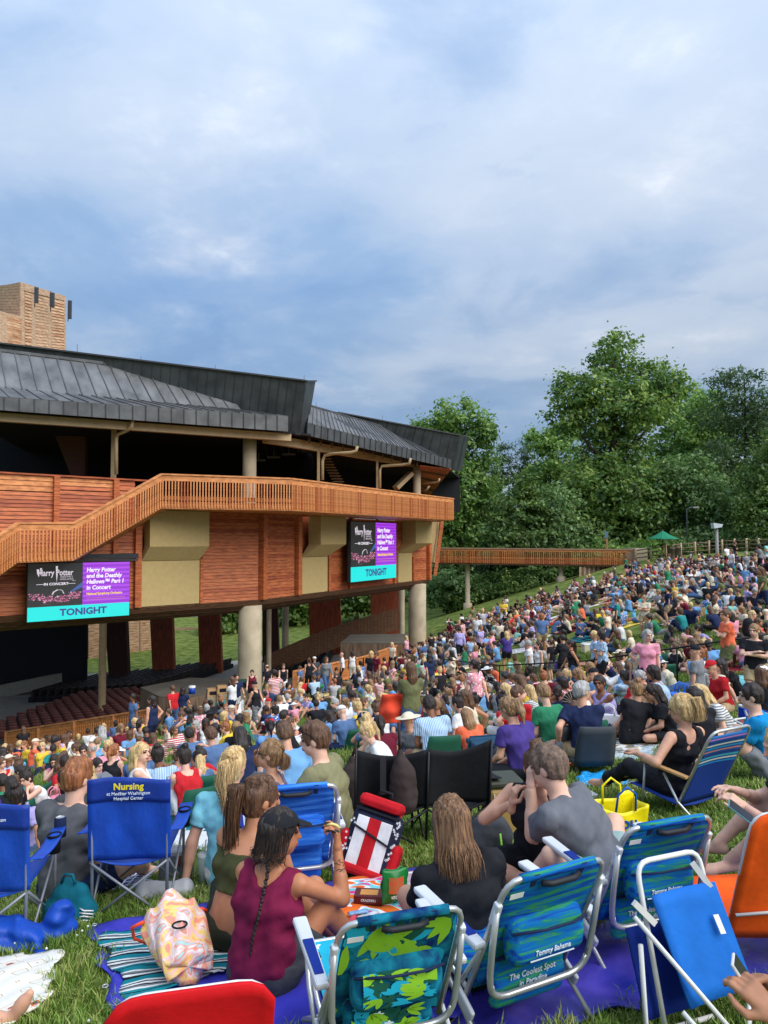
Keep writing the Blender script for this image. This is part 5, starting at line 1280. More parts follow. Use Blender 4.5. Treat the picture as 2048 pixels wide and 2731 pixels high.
def make_templates(h, hh):
    T = {}
    for nm, J in POSES.items():
        s = SDF(); torso_prims(s, J); limbs(s, J); s.rc(J['nb'] - J['up'] * .03, J['nb'] + J['up'] * .05, .055, .05, .03); hs = SDF(); head_prims(hs, J, True); v, q = join([s.mesh(h), hs.mesh(.0105)])
        mi4 = np.array(J['hd'].inverted()); c = v[q].mean(1) @ mi4[:3, :3].T + mi4[:3, 3]; x, y, z = np.abs(c[:, 0]), c[:, 1], c[:, 2]; mi = np.zeros(len(q), int)
        mi[(np.abs(x - .031) < .014) & (np.abs(z - .008) < .0075) & (y > .06)] = 1; mi[(x > .013) & (x < .05) & (z > .024) & (z < .033) & (y > .06)] = 1; mi[(x < .022) & (z > -.075) & (z < -.053) & (y > .08)] = 2
        T[nm] = {'body': np_mesh('body', v, q, [SKIN[0], m_eye, m_lip], mi), 'hd': J['hd']}
        for k in ('tee', 'tank', 'long'): T[nm][k] = np_mesh('shirt', *shirt_mesh(J, h, k, wr=.006, loose=.016), SHIRT['grey'])
        for k in ('shorts', 'trousers'): T[nm][k] = np_mesh(k, *pants_mesh(J, h, k, wr=.006), PANTS['denim'])
    HM = {k: np_mesh('hair', *hair_mesh(k, hh), HAIR['brown']) for k in HSTY}
    HM['cap'] = np_mesh('cap', *cap_mesh(hh), SHIRT['black']); HM['hat'] = np_mesh('sun_hat', *hat_mesh(hh), SHIRT['cream']); HM['bald'] = np_mesh('hair', *hair_mesh('bald', hh), HAIR['grey'])
    return T, HM
def setmat(o, m):
    o.material_slots[0].link = 'OBJECT'; o.material_slots[0].material = m; return o
def mk_person(T, HM, loc, rz, pz, shirt, skind, bottom, bkind, hstyle, hcol, skin, hat=None, scale=1.0, label=None, group=None, tiltx=0, tilty=0):
    t = T[pz]; root = empty('person', loc, rz, label, 'person', group); root.scale = (scale,) * 3
    root.rotation_euler = (tiltx, tilty, rz)
    setmat(obj('body', t['body'], root), skin); setmat(obj('shirt', t[skind], root), SHIRT[shirt] if isinstance(shirt, str) else shirt); setmat(obj(bkind, t[bkind], root), PANTS[bottom])
    if hstyle:
        o = setmat(obj('hair', HM[hstyle], root), HAIR[hcol]); o.matrix_local = t['hd']
    if hat:
        o = setmat(obj('cap' if hat[0] == 'cap' else 'sun_hat', HM[hat[0]], root), SHIRT[hat[1]]); o.matrix_local = t['hd']
    return root
# ================================================================ the crowd on the lawn
def shoes_mesh(J, h):
    s = SDF()
    for A in ('al', 'ar'):
        ft = J[A + 'f']; a = J[A]
        s.rc(a - ft * .04 + Vector((0, 0, -.03)), a + ft * .15 + Vector((0, 0, -.04)), .046, .038, .02); s.rc(a + ft * .12 + Vector((0, 0, -.04)), a + ft * .2 + Vector((0, 0, -.045)), .038, .028, .02)
    s.cut((0, 0, .005), (0, 0, -1))
    return s.mesh(h)
TH, HMH = make_templates(.019, .011)
for nm in STAND: TH[nm]['shoes'] = np_mesh('shoes', *shoes_mesh(POSES[nm], .016), SHIRT['charcoal'])
STG = Vector((-30, 58))
def face_stage(x, y): d = STG - Vector((x, y)); return math.atan2(-d.x, d.y)
_edge = [(1100, 1700), (1150, 1690), (1257, 1652), (1400, 1612), (1513, 1575), (1640, 1535), (1700, 1516), (1760, 1504), (2048, 1496), (2200, 1496)]
_bound = [(-40, 39), (-24, 38.8), (-12, 37.2), (-9.5, 33.0), (-6.3, 33.2), (-3.7, 36.0), (2.8, 52), (5.0, 60), (6.6, 80)]
def proj(x, y, z):
    yy = y * _cp + (z - EYE) * _sp; zz = -y * _sp + (z - EYE) * _cp
    return 1024 + FPX * x / yy, 1365.5 - FPX * zz / yy
def on_lawn(x, y):
    for (a, b), (c, d) in zip(_bound, _bound[1:]):
        if (c - a) * (y - b) - (d - b) * (x - a) > 0 and ((a <= x <= c) or (b <= y <= d)): return False
    px, py = proj(x, y, gz(x, y))
    if not (-60 < px < 2110): return False
    return py > np.interp(px, [e[0] for e in _edge], [e[1] for e in _edge]) + 2
def seat_at(px, py, hh):
    """where someone whose head centre is hh above the ground must be to show at this pixel"""
    a, b = ray(px, py); Ys = np.arange(2.5, 110, .02)
    h = EYE + b * Ys - ground_np(a * Ys, Ys) - hh
    i = int(np.argmax(h < 0))
    if hh > 1.2:      # someone standing: the farthest place that fits
        Ys = Ys[Ys < 80]; h = h[:len(Ys)]; k = np.nonzero((h[:-1] > 0) & (h[1:] <= 0))[0]
        i = int(k[-1]) if len(k) else int(np.argmax(np.where(Ys > 9, h, -9)))
    Y = Ys[i]
    return Vector((a * Y, Y, gz(a * Y, Y)))
rc_ = random.Random(21)
def shirt_print(name, a, b, kind, k):
    m = cloth('print_' + name.replace(' ', '_'), a)
    def fn(t, tc):
        mp = N(t, 'ShaderNodeMapping'); t.links.new(tc.outputs['Object'], mp.inputs[0])
        if kind == 'v': w = N(t, 'ShaderNodeTexVoronoi'); st = [(0, C(*b)), (.3, C(*b)), (.36, C(*a))]
        elif kind == 'n': w = N(t, 'ShaderNodeTexNoise'); w.inputs['Distortion'].default_value = 1.5; st = [(0, C(*b)), (.45, C(230, 220, 150)), (.52, C(*a)), (.6, C(220, 120, 160))]
        else: w = N(t, 'ShaderNodeTexWave'); w.bands_direction = kind; st = [(0, C(*a)), (.55, C(*b))]
        w.inputs['Scale'].default_value = k; t.links.new(mp.outputs[0], w.inputs['Vector']); return ramp_of(t, w.outputs[0], st, kind != 'n')
    SHIRT[name] = set_base(m, fn)
shirt_print('striped navy', (36, 46, 78), (226, 224, 220), 'Z', 7); shirt_print('striped grey', (130, 132, 136), (226, 224, 220), 'Z', 9); shirt_print('striped red', (190, 50, 56), (230, 226, 220), 'Z', 6)
shirt_print('floral pink', (222, 150, 160), (240, 236, 226), 'v', 16); shirt_print('floral blue', (80, 110, 170), (230, 230, 226), 'v', 18); shirt_print('spotted black', (40, 40, 44), (220, 216, 210), 'v', 22); shirt_print('tie-dyed', (90, 170, 170), (110, 90, 180), 'n', 6); shirt_print('checked blue', (120, 160, 200), (206, 222, 232), 'X', 14)
W_SH = ['striped navy', 'striped grey', 'striped red', 'floral pink', 'floral pink', 'floral blue', 'floral blue', 'spotted black', 'tie-dyed', 'checked blue', 'checked blue'] + ['black'] * 10 + ['white'] * 10 + ['navy'] * 5 + ['grey'] * 5 + ['maroon'] * 4 + ['teal'] * 2 + ['red'] * 3 + ['orange'] * 1 + ['pink'] * 3 + ['sky blue'] * 4 + ['olive'] * 3 + ['green'] * 3 + ['yellow'] * 1 + ['purple'] * 1 + ['cream'] * 5 + ['denim blue'] * 4 + ['mint'] * 2 + ['brown'] * 1 + ['charcoal'] * 4 + ['lavender'] * 2
W_PA = ['denim'] * 5 + ['black'] * 4 + ['khaki'] * 2 + ['grey'] * 2 + ['navy'] * 2 + ['white', 'olive']
W_HC = ['brown'] * 6 + ['dark'] * 5 + ['blond'] * 2 + ['auburn'] * 1 + ['grey'] * 1 + ['light brown'] * 2
W_HS = ['short'] * 5 + ['long'] * 5 + ['pony'] * 4 + ['bun'] * 2 + ['bob'] * 2
W_SK = [0] * 5 + [1] * 5 + [2] * 3 + [3] * 2 + [4]
SKN = {'tee': 't-shirt', 'tank': 'tank top', 'long': 'long-sleeved top'}
used = set()
def attrs(pz, fixed=None):
    for _ in range(400):
        f = dict(shirt=rc_.choice(W_SH), skind=rc_.choice(['tee'] * 6 + ['tank'] * 3 + ['long']), bottom=rc_.choice(W_PA), bkind=rc_.choice(['shorts', 'shorts', 'trousers']), hstyle=rc_.choice(W_HS), hcol=rc_.choice(W_HC), skin=rc_.choice(W_SK), hat=None)
        if f['skin'] >= 3: f['hcol'] = 'dark'
        if rc_.random() < .14: f['hat'] = (rc_.choice(['cap', 'cap', 'hat']), rc_.choice(['black', 'white', 'navy', 'red', 'cream']))
        if fixed: f.update(fixed)
        hd = f"{f['hat'][1]} {'cap' if f['hat'][0] == 'cap' else 'sun hat'}, " if f['hat'] else ''
        lb = f"person in {hd}{f['shirt']} {SKN[f['skind']]} and {f['bottom']} {f['bkind']} {pz}"
        if len(lb.replace('-', ' ').split()) > 16: lb = f"person in {hd}{f['shirt']} {SKN[f['skind']]} {pz}"
        if lb not in used:
            used.add(lb); f['label'] = lb; return f
    f['label'] = lb; return f
def slope_rot(x, y, rz):
    e = .3; sx = (gz(x + e, y) - gz(x - e, y)) / (2 * e); sy = (gz(x, y + e) - gz(x, y - e)) / (2 * e)
    return sx, sy
def add_person(loc, rz, pz, f, group, scale):
    r_ = mk_person(TH, HMH, loc, rz, pz, f['shirt'], f['skind'], f['bottom'], f['bkind'], f['hstyle'] if not (f['hat'] and f['hstyle'] in ('short', 'bun')) else None, f['hcol'], SKIN[f['skin']], f['hat'], scale, f['label'], group)
    if not (pz in STAND and False) and group and rc_.random() < .5: r_.scale.x *= -1
    wf = rc_.uniform(.93, 1.14); r_.scale.x *= wf; r_.scale.y *= wf
    if pz in STAND: setmat(obj('shoes', TH[pz]['shoes'], r_), SHIRT[rc_.choice(['white', 'black', 'charcoal', 'grey'])])
    else:   # lean with the slope
        sx, sy = slope_rot(loc[0], loc[1], rz); n = Vector((-sx * .7, -sy * .7, 1)).normalized()
        q = Vector((0, 0, 1)).rotation_difference(n) @ Euler((0, 0, rz)).to_quaternion(); r_.rotation_euler = q.to_euler()
    return r_
taken = []   # (x, y) of everyone so far
def free(x, y, d):
    return all((x - a) ** 2 + (y - b) ** 2 > d * d for a, b in taken)
# ---- people placed one by one where the photograph shows them: (head x, head y, head height, pose, heading in degrees off the stage, attributes, chair)
MID = [
 (1403, 1895, .9, 'sitting cross-legged', 10, dict(shirt='purple', skind='tee', hstyle='pony', hcol='light brown', skin=1, bottom='black', bkind='shorts', hat=None), 'grey'),
 (1483, 1852, .98, 'sitting cross-legged', -5, dict(shirt='green', skind='tee', hstyle='short', hcol='light brown', skin=0, bottom='khaki', bkind='shorts', hat=None), 'grey'),
 (1568, 1852, .98, 'turned round talking', -30, dict(shirt='navy', skind='tee', hstyle='short', hcol='grey', skin=1, bottom='khaki', bkind='shorts', hat=None), 'grey'),
 (1688, 1845, .8, 'propped on one arm', -40, dict(shirt='black', skind='tee', hstyle='bun', hcol='light brown', skin=1, bottom='black', bkind='shorts', hat=None), None),
 (1695, 1778, .8, 'leaning back on both hands', -60, dict(shirt='sky blue', skind='tee', hstyle='short', hcol='brown', skin=0, bottom='denim', bkind='trousers', hat=None), None),
 (1765, 1780, .8, 'hugging drawn-up knees', -20, dict(shirt='grey', skind='tee', hstyle='short', hcol='light brown', skin=0, bottom='denim', bkind='trousers', hat=None), None),
 (1856, -11.6, 1.28, 'standing arms down', 10, dict(shirt='grey', skind='tee', hstyle='short', hcol='light brown', skin=1, bottom='khaki', bkind='shorts', hat=('cap', 'black')), None),
 (1932, 1782, .8, 'sitting cross-legged', 70, dict(shirt='red', skind='tee', hstyle='short', hcol='dark', skin=1, bottom='khaki', bkind='shorts', hat=('cap', 'red')), None),
 (1888, 1862, .78, 'hugging drawn-up knees', -25, dict(shirt='black', skind='tee', hstyle='long', hcol='dark', skin=1, bottom='grey', bkind='trousers', hat=None), None),
 (1945, 1832, .78, 'bent forward eating', 60, dict(shirt='striped grey', skind='tee', hstyle='long', hcol='blond', skin=0, bottom='denim', bkind='shorts', hat=None), None),
 (1268, 1913, .7, 'sitting cross-legged', -10, dict(shirt='orange', skind='tee', hstyle='long', hcol='light brown', skin=0, bottom='pink' if False else 'white', bkind='shorts', hat=None), None),
 (1255, 1880, .8, 'sitting cross-legged', 15, dict(shirt='white', skind='tee', hstyle='bun', hcol='dark', skin=1, bottom='black', bkind='shorts', hat=None), None),
 (1167, 1884, .95, 'sitting cross-legged', -20, dict(shirt='checked blue', skind='tee', hstyle='short', hcol='dark', skin=3, bottom='khaki', bkind='shorts', hat=None), 'green'),
 (1085, 1893, .8, 'turned round talking', 10, dict(shirt='denim blue', skind='tee', hstyle='long', hcol='dark', skin=1, bottom='black', bkind='shorts', hat=None), None),
 (1110, 1870, .82, 'sitting cross-legged', -10, dict(shirt='maroon', skind='tee', hstyle='short', hcol='brown', skin=0, bottom='navy', bkind='shorts', hat=None), None),
 (1048, 1935, .78, 'bent forward eating', 65, dict(shirt='white', skind='tee', hstyle='pony', hcol='blond', skin=0, bottom='sky' if False else 'denim', bkind='shorts', hat=None), None),
 (1024, 1893, .8, 'sitting cross-legged', 0, dict(shirt='white', skind='tank', hstyle='bun', hcol='brown', skin=1, bottom='denim', bkind='shorts', hat=None), None),
 (978, 1885, .85, 'sitting cross-legged', 20, dict(shirt='yellow', skind='tee', hstyle='bun', hcol='blond', skin=0, bottom='denim', bkind='shorts', hat=None), 'green'),
 (908, 1878, .85, 'turned round talking', 30, dict(shirt='sky blue', skind='tee', hstyle='short', hcol='grey', skin=1, bottom='khaki', bkind='shorts', hat=None), None),
 (932, 1903, .8, 'sitting cross-legged', 0, dict(shirt='denim blue', skind='tee', hstyle='bun', hcol='brown', skin=0, bottom='navy', bkind='shorts', hat=('cap', 'white')), 'green'),
 (1097, 1788, 1.6, 'standing arms folded up', -15, dict(shirt='olive', skind='tee', hstyle='long', hcol='brown', skin=1, bottom='denim', bkind='trousers', hat=None), None),
 (255, 2003, .84, 'turned round talking', -20, dict(shirt='pink', skind='tee', hstyle='bald', hcol='grey', skin=1, bottom='khaki', bkind='shorts', hat=None), None),
 (300, 2012, .8, 'sitting cross-legged', -50, dict(shirt='black', skind='tank', hstyle='pony', hcol='auburn', skin=0, bottom='black', bkind='shorts', hat=None), None),
 (372, 2018, .92, 'turned round talking', -80, dict(shirt='white', skind='tank', hstyle='long', hcol='blond', skin=0, bottom='denim', bkind='shorts', hat=None), None),
 (516, 1962, .82, 'hugging drawn-up knees', -10, dict(shirt='denim blue', skind='tee', hstyle='short', hcol='dark', skin=3, bottom='khaki', bkind='shorts', hat=None), None),
 (577, 1965, .85, 'holding up a phone', 5, dict(shirt='denim blue', skind='tee', hstyle='short', hcol='brown', skin=1, bottom='navy', bkind='shorts', hat=None), None),
 (655, 1968, .85, 'sitting cross-legged', -15, dict(shirt='navy', skind='long', hstyle='long', hcol='dark', skin=1, bottom='black', bkind='trousers', hat=None), None),
 (700, 2035, .62, 'turned round talking', -60, dict(shirt='grey', skind='tee', hstyle='bun', hcol='auburn', skin=0, bottom='denim', bkind='shorts', hat=None), None),
 (432, 1985, .82, 'bent forward eating', 60, dict(shirt='maroon', skind='tank', hstyle='pony', hcol='light brown', skin=0, bottom='grey', bkind='shorts', hat=None), None),
 (790, -8.4, .9, 'sitting cross-legged', -5, dict(shirt='sky blue', skind='tee', hstyle='short', hcol='brown', skin=1, bottom='black', bkind='shorts', hat=None), None),
 (15, 2040, .8, 'turned round talking', 160, dict(shirt='red', skind='tank', hstyle='bun', hcol='brown', skin=0, bottom='black', bkind='shorts', hat=None), None),
 (125, 2060, .8, 'bent forward eating', 120, dict(shirt='white', skind='tank', hstyle='bun', hcol='dark', skin=0, bottom='denim', bkind='shorts', hat=None), None),
 (55, 2050, .8, 'sitting cross-legged', -10, dict(shirt='charcoal', skind='tee', hstyle='bun', hcol='brown', skin=1, bottom='black', bkind='shorts', hat=None), None),
 (160, 2018, .8, 'bent forward eating', 170, dict(shirt='pink', skind='tank', hstyle='long', hcol='dark', skin=0, bottom='white', bkind='shorts', hat=None), None),
 (190, 2040, .8, 'turned round talking', 40, dict(shirt='red', skind='tee', hstyle='short', hcol='dark', skin=2, bottom='denim', bkind='shorts', hat=None), None),
 (1937, -17, 1.62, 'standing arms folded up', 40, dict(shirt='orange', skind='tee', hstyle='short', hcol='brown', skin=1, bottom='olive', bkind='shorts', hat=None), None),
 (1435, -25, 1.58, 'standing hand on hip', 60, dict(shirt='white', skind='tank', hstyle='long', hcol='dark', skin=1, bottom='olive', bkind='trousers', hat=None), None),
 (1500, -25.2, 1.6, 'standing arms folded up', -20, dict(shirt='black', skind='long', hstyle='short', hcol='dark', skin=1, bottom='black', bkind='trousers', hat=None), None),
 (1410, -25.6, 1.62, 'standing arms down', 20, dict(shirt='white', skind='tee', hstyle='short', hcol='grey', skin=1, bottom='black', bkind='trousers', hat=None), None),
 (1700, -15.5, 1.3, 'standing arms down', -70, dict(shirt='tie-dyed', skind='tee', hstyle='short', hcol='blond', skin=0, bottom='navy', bkind='shorts', hat=None), None),
 (1722, -15.2, 1.55, 'standing hand on hip', 130, dict(shirt='pink', skind='tee', hstyle='bob', hcol='grey', skin=0, bottom='navy', bkind='shorts', hat=None), None),
 (2008, -13, 1.45, 'standing arms folded up', 110, dict(shirt='black', skind='tee', hstyle='short', hcol='light brown', skin=0, bottom='khaki', bkind='shorts', hat=None), None),
 (675, -35, 1.58, 'walking along', 140, dict(shirt='maroon', skind='tank', hstyle='pony', hcol='dark', skin=0, bottom='black', bkind='shorts', hat=None), None),
 (716, -36, 1.62, 'standing arms down', 0, dict(shirt='black', skind='tee', hstyle='bald', hcol='brown', skin=0, bottom='olive', bkind='shorts', hat=None), None),
 (757, -35.2, 1.58, 'walking along', 150, dict(shirt='black', skind='tank', hstyle='pony', hcol='brown', skin=0, bottom='white', bkind='shorts', hat=None), None),
 (803, -36.5, 1.3, 'standing arms down', 20, dict(shirt='denim blue', skind='tee', hstyle='short', hcol='brown', skin=0, bottom='denim', bkind='shorts', hat=None), None),
 (826, -37.2, 1.6, 'standing hand on hip', -30, dict(shirt='black', skind='tank', hstyle='pony', hcol='brown', skin=1, bottom='black', bkind='trousers', hat=None), None),
 (841, -37.8, 1.62, 'standing arms down', -20, dict(shirt='charcoal', skind='tee', hstyle='short', hcol='grey', skin=2, bottom='denim', bkind='trousers', hat=('cap', 'grey') if False else ('cap', 'white')), None),
 (914, -40, 1.62, 'standing hand on hip', 30, dict(shirt='white', skind='tee', hstyle='bald', hcol='grey', skin=1, bottom='black', bkind='trousers', hat=None), None),
 (940, -40.6, 1.58, 'standing arms down', -60, dict(shirt='white', skind='tank', hstyle='bob', hcol='dark', skin=3, bottom='white', bkind='trousers', hat=None), None),
 (990, -31.5, 1.6, 'standing hand on hip', -50, dict(shirt='black', skind='tee', hstyle='bob', hcol='blond', skin=0, bottom='denim', bkind='trousers', hat=None), None),
 (1006, -31, 1.6, 'standing arms down', 70, dict(shirt='maroon', skind='tee', hstyle='short', hcol='brown', skin=2, bottom='khaki', bkind='shorts', hat=None), None),
 (870, -33.5, 1.58, 'walking along', 160, dict(shirt='grey', skind='long', hstyle='long', hcol='brown', skin=1, bottom='denim', bkind='trousers', hat=None), None),
 (1225, -35, 1.6, 'walking along', -40, dict(shirt='lavender', skind='long', hstyle='short', hcol='dark', skin=1, bottom='black', bkind='trousers', hat=None), None),
 (1647, 1598, 1.55, 'standing arms down', 10, dict(shirt='teal', skind='tee', hstyle='short', hcol='brown', skin=1, bottom='black', bkind='shorts', hat=None), None),
 (1718, 1593, 1.55, 'standing arms folded up', 90, dict(shirt='cream', skind='tee', hstyle='bun', hcol='light brown', skin=1, bottom='khaki', bkind='shorts', hat=None), None),
 (375, -37, 1.6, 'standing arms folded up', 120, dict(shirt='black', skind='tee', hstyle='short', hcol='dark', skin=2, bottom='black', bkind='trousers', hat=None), None)]
m_gch = M('chair_green', C(18, 84, 62), rough=.7, var=.1); m_gry = M('chair_grey', C(62, 66, 70), rough=.75, var=.1)
def lawn_chair(loc, rz, label, high=0.0, mat=None, group='low lawn chairs among the crowd'):
    c = empty('lawn_chair', loc, rz, label, 'chair', group)
    f = lambda u, v: ((u - .5) * .5 * (1 - .12 * v ** 3), -.2 - .16 * v + .03 * (2 * u - 1) ** 2, .05 + high + .5 * v)
    MB().grid(f, 6, 6).build('backrest', mat or m_gch, c, solid=.045)
    MB().grid(lambda u, v: ((u - .5) * .5, -.2 + .48 * v, .05 + high + .02 * (2 * u - 1) ** 2), 4, 4).build('seat', mat or m_gch, c, solid=.05)
    if high:
        for x in (-.24, .24):
            for y in (-.2, .26): MB().tube([(x, y, 0), (x * .95, y * .9, high + .04)], .012, 6).build('leg', m_iron, c)
    return c
for hx, hy, hh, pz, dev, f, ch in MID:
    p = seat_at(hx, hy, hh) if hy > 0 else GY(hx, -hy)       # a negative value gives the distance itself
    rz = face_stage(p.x, p.y) + R(dev)
    st = pz in STAND; nat = 1.62 if st else .79
    sc_ = min(1.12, max(.78, hh / nat if (st or hh < .79) else 1.04)); lift = 0 if st else max(0, hh - nat * sc_)
    g = attrs(pz, f); taken.append((p.x, p.y))
    add_person((p.x, p.y, p.z + lift), rz, pz, g, 'people standing about' if st else 'people sitting on the lawn', sc_)
    if ch:
        lawn_chair((p.x, p.y, p.z), rz, f"{'dark green' if ch == 'green' else 'grey fabric'} low chair under the person in {g['shirt']} {SKN[g['skind']]} and {g['bottom']} {g['bkind']}", max(0, lift - .06), m_gch if ch == 'green' else m_gry)
# ---- the rest, in picnic groups
NEAR_KEEP = [(-4.6, 9), (5.5, 9)]
groups = []
tries = 0
while tries < 9000 and len(groups) < 330:
    tries += 1
    y = 8.5 + 70 * rc_.random() ** .8; x = rc_.uniform(-.56, .56) * y
    if not on_lawn(x, y): continue
    if (y < 9.3 and abs(x) < 4.2) or (y < 10.6 and x > 1.8): continue
    dm = 1.55 if y < 30 else (1.55 if x > 2 else 1.9)
    px, py = proj(x, y, gz(x, y))
    if px < 1420 and y > 50 and rc_.random() < .45: continue
    if all((x - a) ** 2 + (y - b) ** 2 > dm * dm for a, b in groups): groups.append((x, y))
persons = []
for gi, (x, y) in enumerate(groups):
    n = rc_.choice([2, 3, 3, 4, 4, 5]); a0 = rc_.random() * 6.28
    for k in range(n):
        a = a0 + k * 2 * math.pi / n + rc_.uniform(-.3, .3); rr = rc_.uniform(.42, .85)
        xx, yy = x + rr * math.cos(a), y + rr * math.sin(a)
        if yy < 8.2 or not on_lawn(xx, yy) or not free(xx, yy, .52): continue
        ppx, ppy = proj(xx, yy, gz(xx, yy) + .8)
        if yy < 13 and ((560 < ppx < 960) or (1240 < ppx < 1330)): continue
        if rc_.random() < .05 and y > 12: pz = rc_.choice(STAND)
        else: pz = rc_.choice(SIT[:3] + SIT)
        rz = face_stage(xx, yy) + R(rc_.gauss(0, 30)) if rc_.random() < .6 else math.atan2(-(x - xx), (y - yy)) + R(rc_.gauss(0, 25))
        taken.append((xx, yy)); persons.append((math.hypot(xx, yy), xx, yy, rz, pz, gi))
persons.sort()
NI = 300 - len(MID) - 16
for d, x, y, rz, pz, gi in persons[:NI]:
    g = attrs(pz); sc_ = rc_.uniform(.9, 1.08) * (1 if rc_.random() > .08 else .78)
    green = pz in SIT[:2] and y < 24 and rc_.random() < .3
    add_person((x, y, gz(x, y) - .01 + (.05 if green else 0)), rz, pz, g, 'people standing about' if pz in STAND else 'people sitting on the lawn', sc_)
    cl_ = f"dark green low chair under the person in {g['shirt']} {SKN[g['skind']]} and {g['bottom']} {g['bkind']}"
    if green and cl_ not in used: used.add(cl_); lawn_chair((x, y, gz(x, y)), rz, cl_)
# far crowd: one mass built from coarse figures
PAL = SKIN + list(SHIRT.values()) + list(HAIR.values()) + [PANTS['denim'], PANTS['khaki']]
PI_ = {m.name: i for i, m in enumerate(PAL)}
lo = {}
for nm, J in POSES.items():
    lo[nm] = dict(body=body_mesh(J, .05), tee=shirt_mesh(J, .05, 'tee', wr=.004, loose=.018), shorts=pants_mesh(J, .055, 'shorts', wr=0, loose=.02), trousers=pants_mesh(J, .055, 'trousers', wr=0, loose=.02), hd=np.array(J['hd']))
loh = {k: hair_mesh(k, .03, strands=False) for k in HSTY}
vs, qs, mi, off = [], [], [], 0
for d, x, y, rz, pz, gi in persons[NI:]:
    sc_ = rc_.uniform(.88, 1.1); t = lo[pz]; c_, s_ = math.cos(rz), math.sin(rz)
    wf = rc_.uniform(.93, 1.15); mr = rc_.choice([-1, 1]); Mx = np.array([[c_, -s_, 0], [s_, c_, 0], [0, 0, 1]]) @ np.diag([mr * wf, wf, 1]) * sc_; o = np.array([x, y, gz(x, y)])
    hs = loh[rc_.choice(W_HS)]; hv = hs[0] @ t['hd'][:3, :3].T + t['hd'][:3, 3]
    bk = rc_.choice(['shorts', 'shorts', 'trousers'])
    sk = rc_.choice(W_SK)
    for (v, q), m in ((t['body'], SKIN[sk]), (t['tee'], SHIRT[rc_.choice(W_SH)]), (t[bk], PANTS[rc_.choice(W_PA)]), ((hv, hs[1]), HAIR['dark' if sk > 2 else rc_.choice(W_HC)])):
        vs.append(v @ Mx.T + o); qs.append((q if mr > 0 else q[:, ::-1]) + off); off += len(v); mi.append(np.full(len(q), PI_[m.name]))
cme = np_mesh('distant_crowd', np.concatenate(vs), np.concatenate(qs), PAL, np.concatenate(mi))
tag(obj('distant_crowd', cme), 'dense far crowd of picnickers covering the upper lawn', 'crowd', kind='stuff')
print('PEOPLE', len(MID), len(persons), 'groups', len(groups), 'crowd quads', sum(len(q) for q in qs))
# ---- blankets
def fabric(name, base, pat, c2=(235, 232, 225), sc_=4.0):
    m = M('blanket_' + name + '_' + pat, C(*base), rough=.9, var=.08, scale=12, bump=.15, bscale=120, spec=.1)
    if pat == 'plain' or m.get('done'): return m
    m['done'] = 1
    def fn(t, tc):
        mp = N(t, 'ShaderNodeMapping'); t.links.new(tc.outputs['Object'], mp.inputs[0])
        if pat == 'chequered':
            w = N(t, 'ShaderNodeTexChecker'); w.inputs['Scale'].default_value = sc_ * 1.6; w.inputs[1].default_value = (*C(*base), 1); w.inputs[2].default_value = (*C(*c2), 1); t.links.new(mp.outputs[0], w.inputs[0]); return w.outputs[0]
        if pat == 'dotted':
            w = N(t, 'ShaderNodeTexVoronoi'); w.inputs['Scale'].default_value = sc_ * 2; w.inputs['Randomness'].default_value = .25; t.links.new(mp.outputs[0], w.inputs['Vector']); return ramp_of(t, w.outputs[0], [(.0, C(*c2)), (.22, C(*base))], True)
        w = N(t, 'ShaderNodeTexWave'); w.inputs['Scale'].default_value = sc_ * (.8 if pat == 'striped' else .25); w.bands_direction = 'Y' if pat == 'striped' else 'X'; t.links.new(mp.outputs[0], w.inputs['Vector'])
        return ramp_of(t, w.outputs[0], [(.0, C(*base)), (.5, C(*c2)), (.75, tuple(x * .5 for x in C(*base)))], True)
    return set_base(m, fn)
BC = {'royal blue': (34, 70, 190), 'navy': (34, 46, 86), 'red': (190, 40, 44), 'white': (224, 222, 214), 'grey': (136, 138, 140), 'teal': (40, 140, 150), 'cream': (216, 200, 168), 'green': (60, 122, 80), 'pink': (222, 140, 160), 'sky blue': (110, 180, 220), 'maroon': (110, 34, 50), 'tan': (170, 140, 100), 'black': (44, 44, 48), 'turquoise': (40, 180, 190), 'purple': (92, 64, 150), 'yellow': (228, 196, 80), 'orange': (222, 120, 60), 'olive': (100, 104, 70)}
combos = [(c, p, z) for c in BC for p in ('plain', 'striped', 'chequered', 'dotted', 'banded') for z in ('small', 'long', 'wide')]; rc_.shuffle(combos)
def blanket(name, cx, cy, w, d, rot, mat, label, cat='blanket', group=None, lift=.03, nz=.018, n=10, seed=0, th=.012, ragged=.02):
    z0 = gz(cx, cy); o = empty('x') if False else None; mb = MB(); rr = random.Random(seed); ph = [rr.uniform(0, 6.28) for _ in range(6)]; ca, sa = math.cos(rot), math.sin(rot)
    def f(u, v):
        a = (u - .5) * w * (1 + ragged * math.sin(v * 7 + ph[0])); b = (v - .5) * d * (1 + ragged * math.sin(u * 6 + ph[1]))
        x, y = cx + a * ca - b * sa, cy + a * sa + b * ca
        wz_ = nz * (math.sin(a * 5 + ph[2]) * math.cos(b * 6 + ph[3]) + .7 * math.sin(a * 11 + b * 7 + ph[4]))
        return (a, b, gz(x, y) - z0 + lift + max(-lift + .008, wz_))
    mb.grid(f, n, n); o = mb.build(name, mat, solid=th); o.location = (cx, cy, z0); o.rotation_euler = (0, 0, rot)
    return tag(o, label, cat, group)
ci = 0
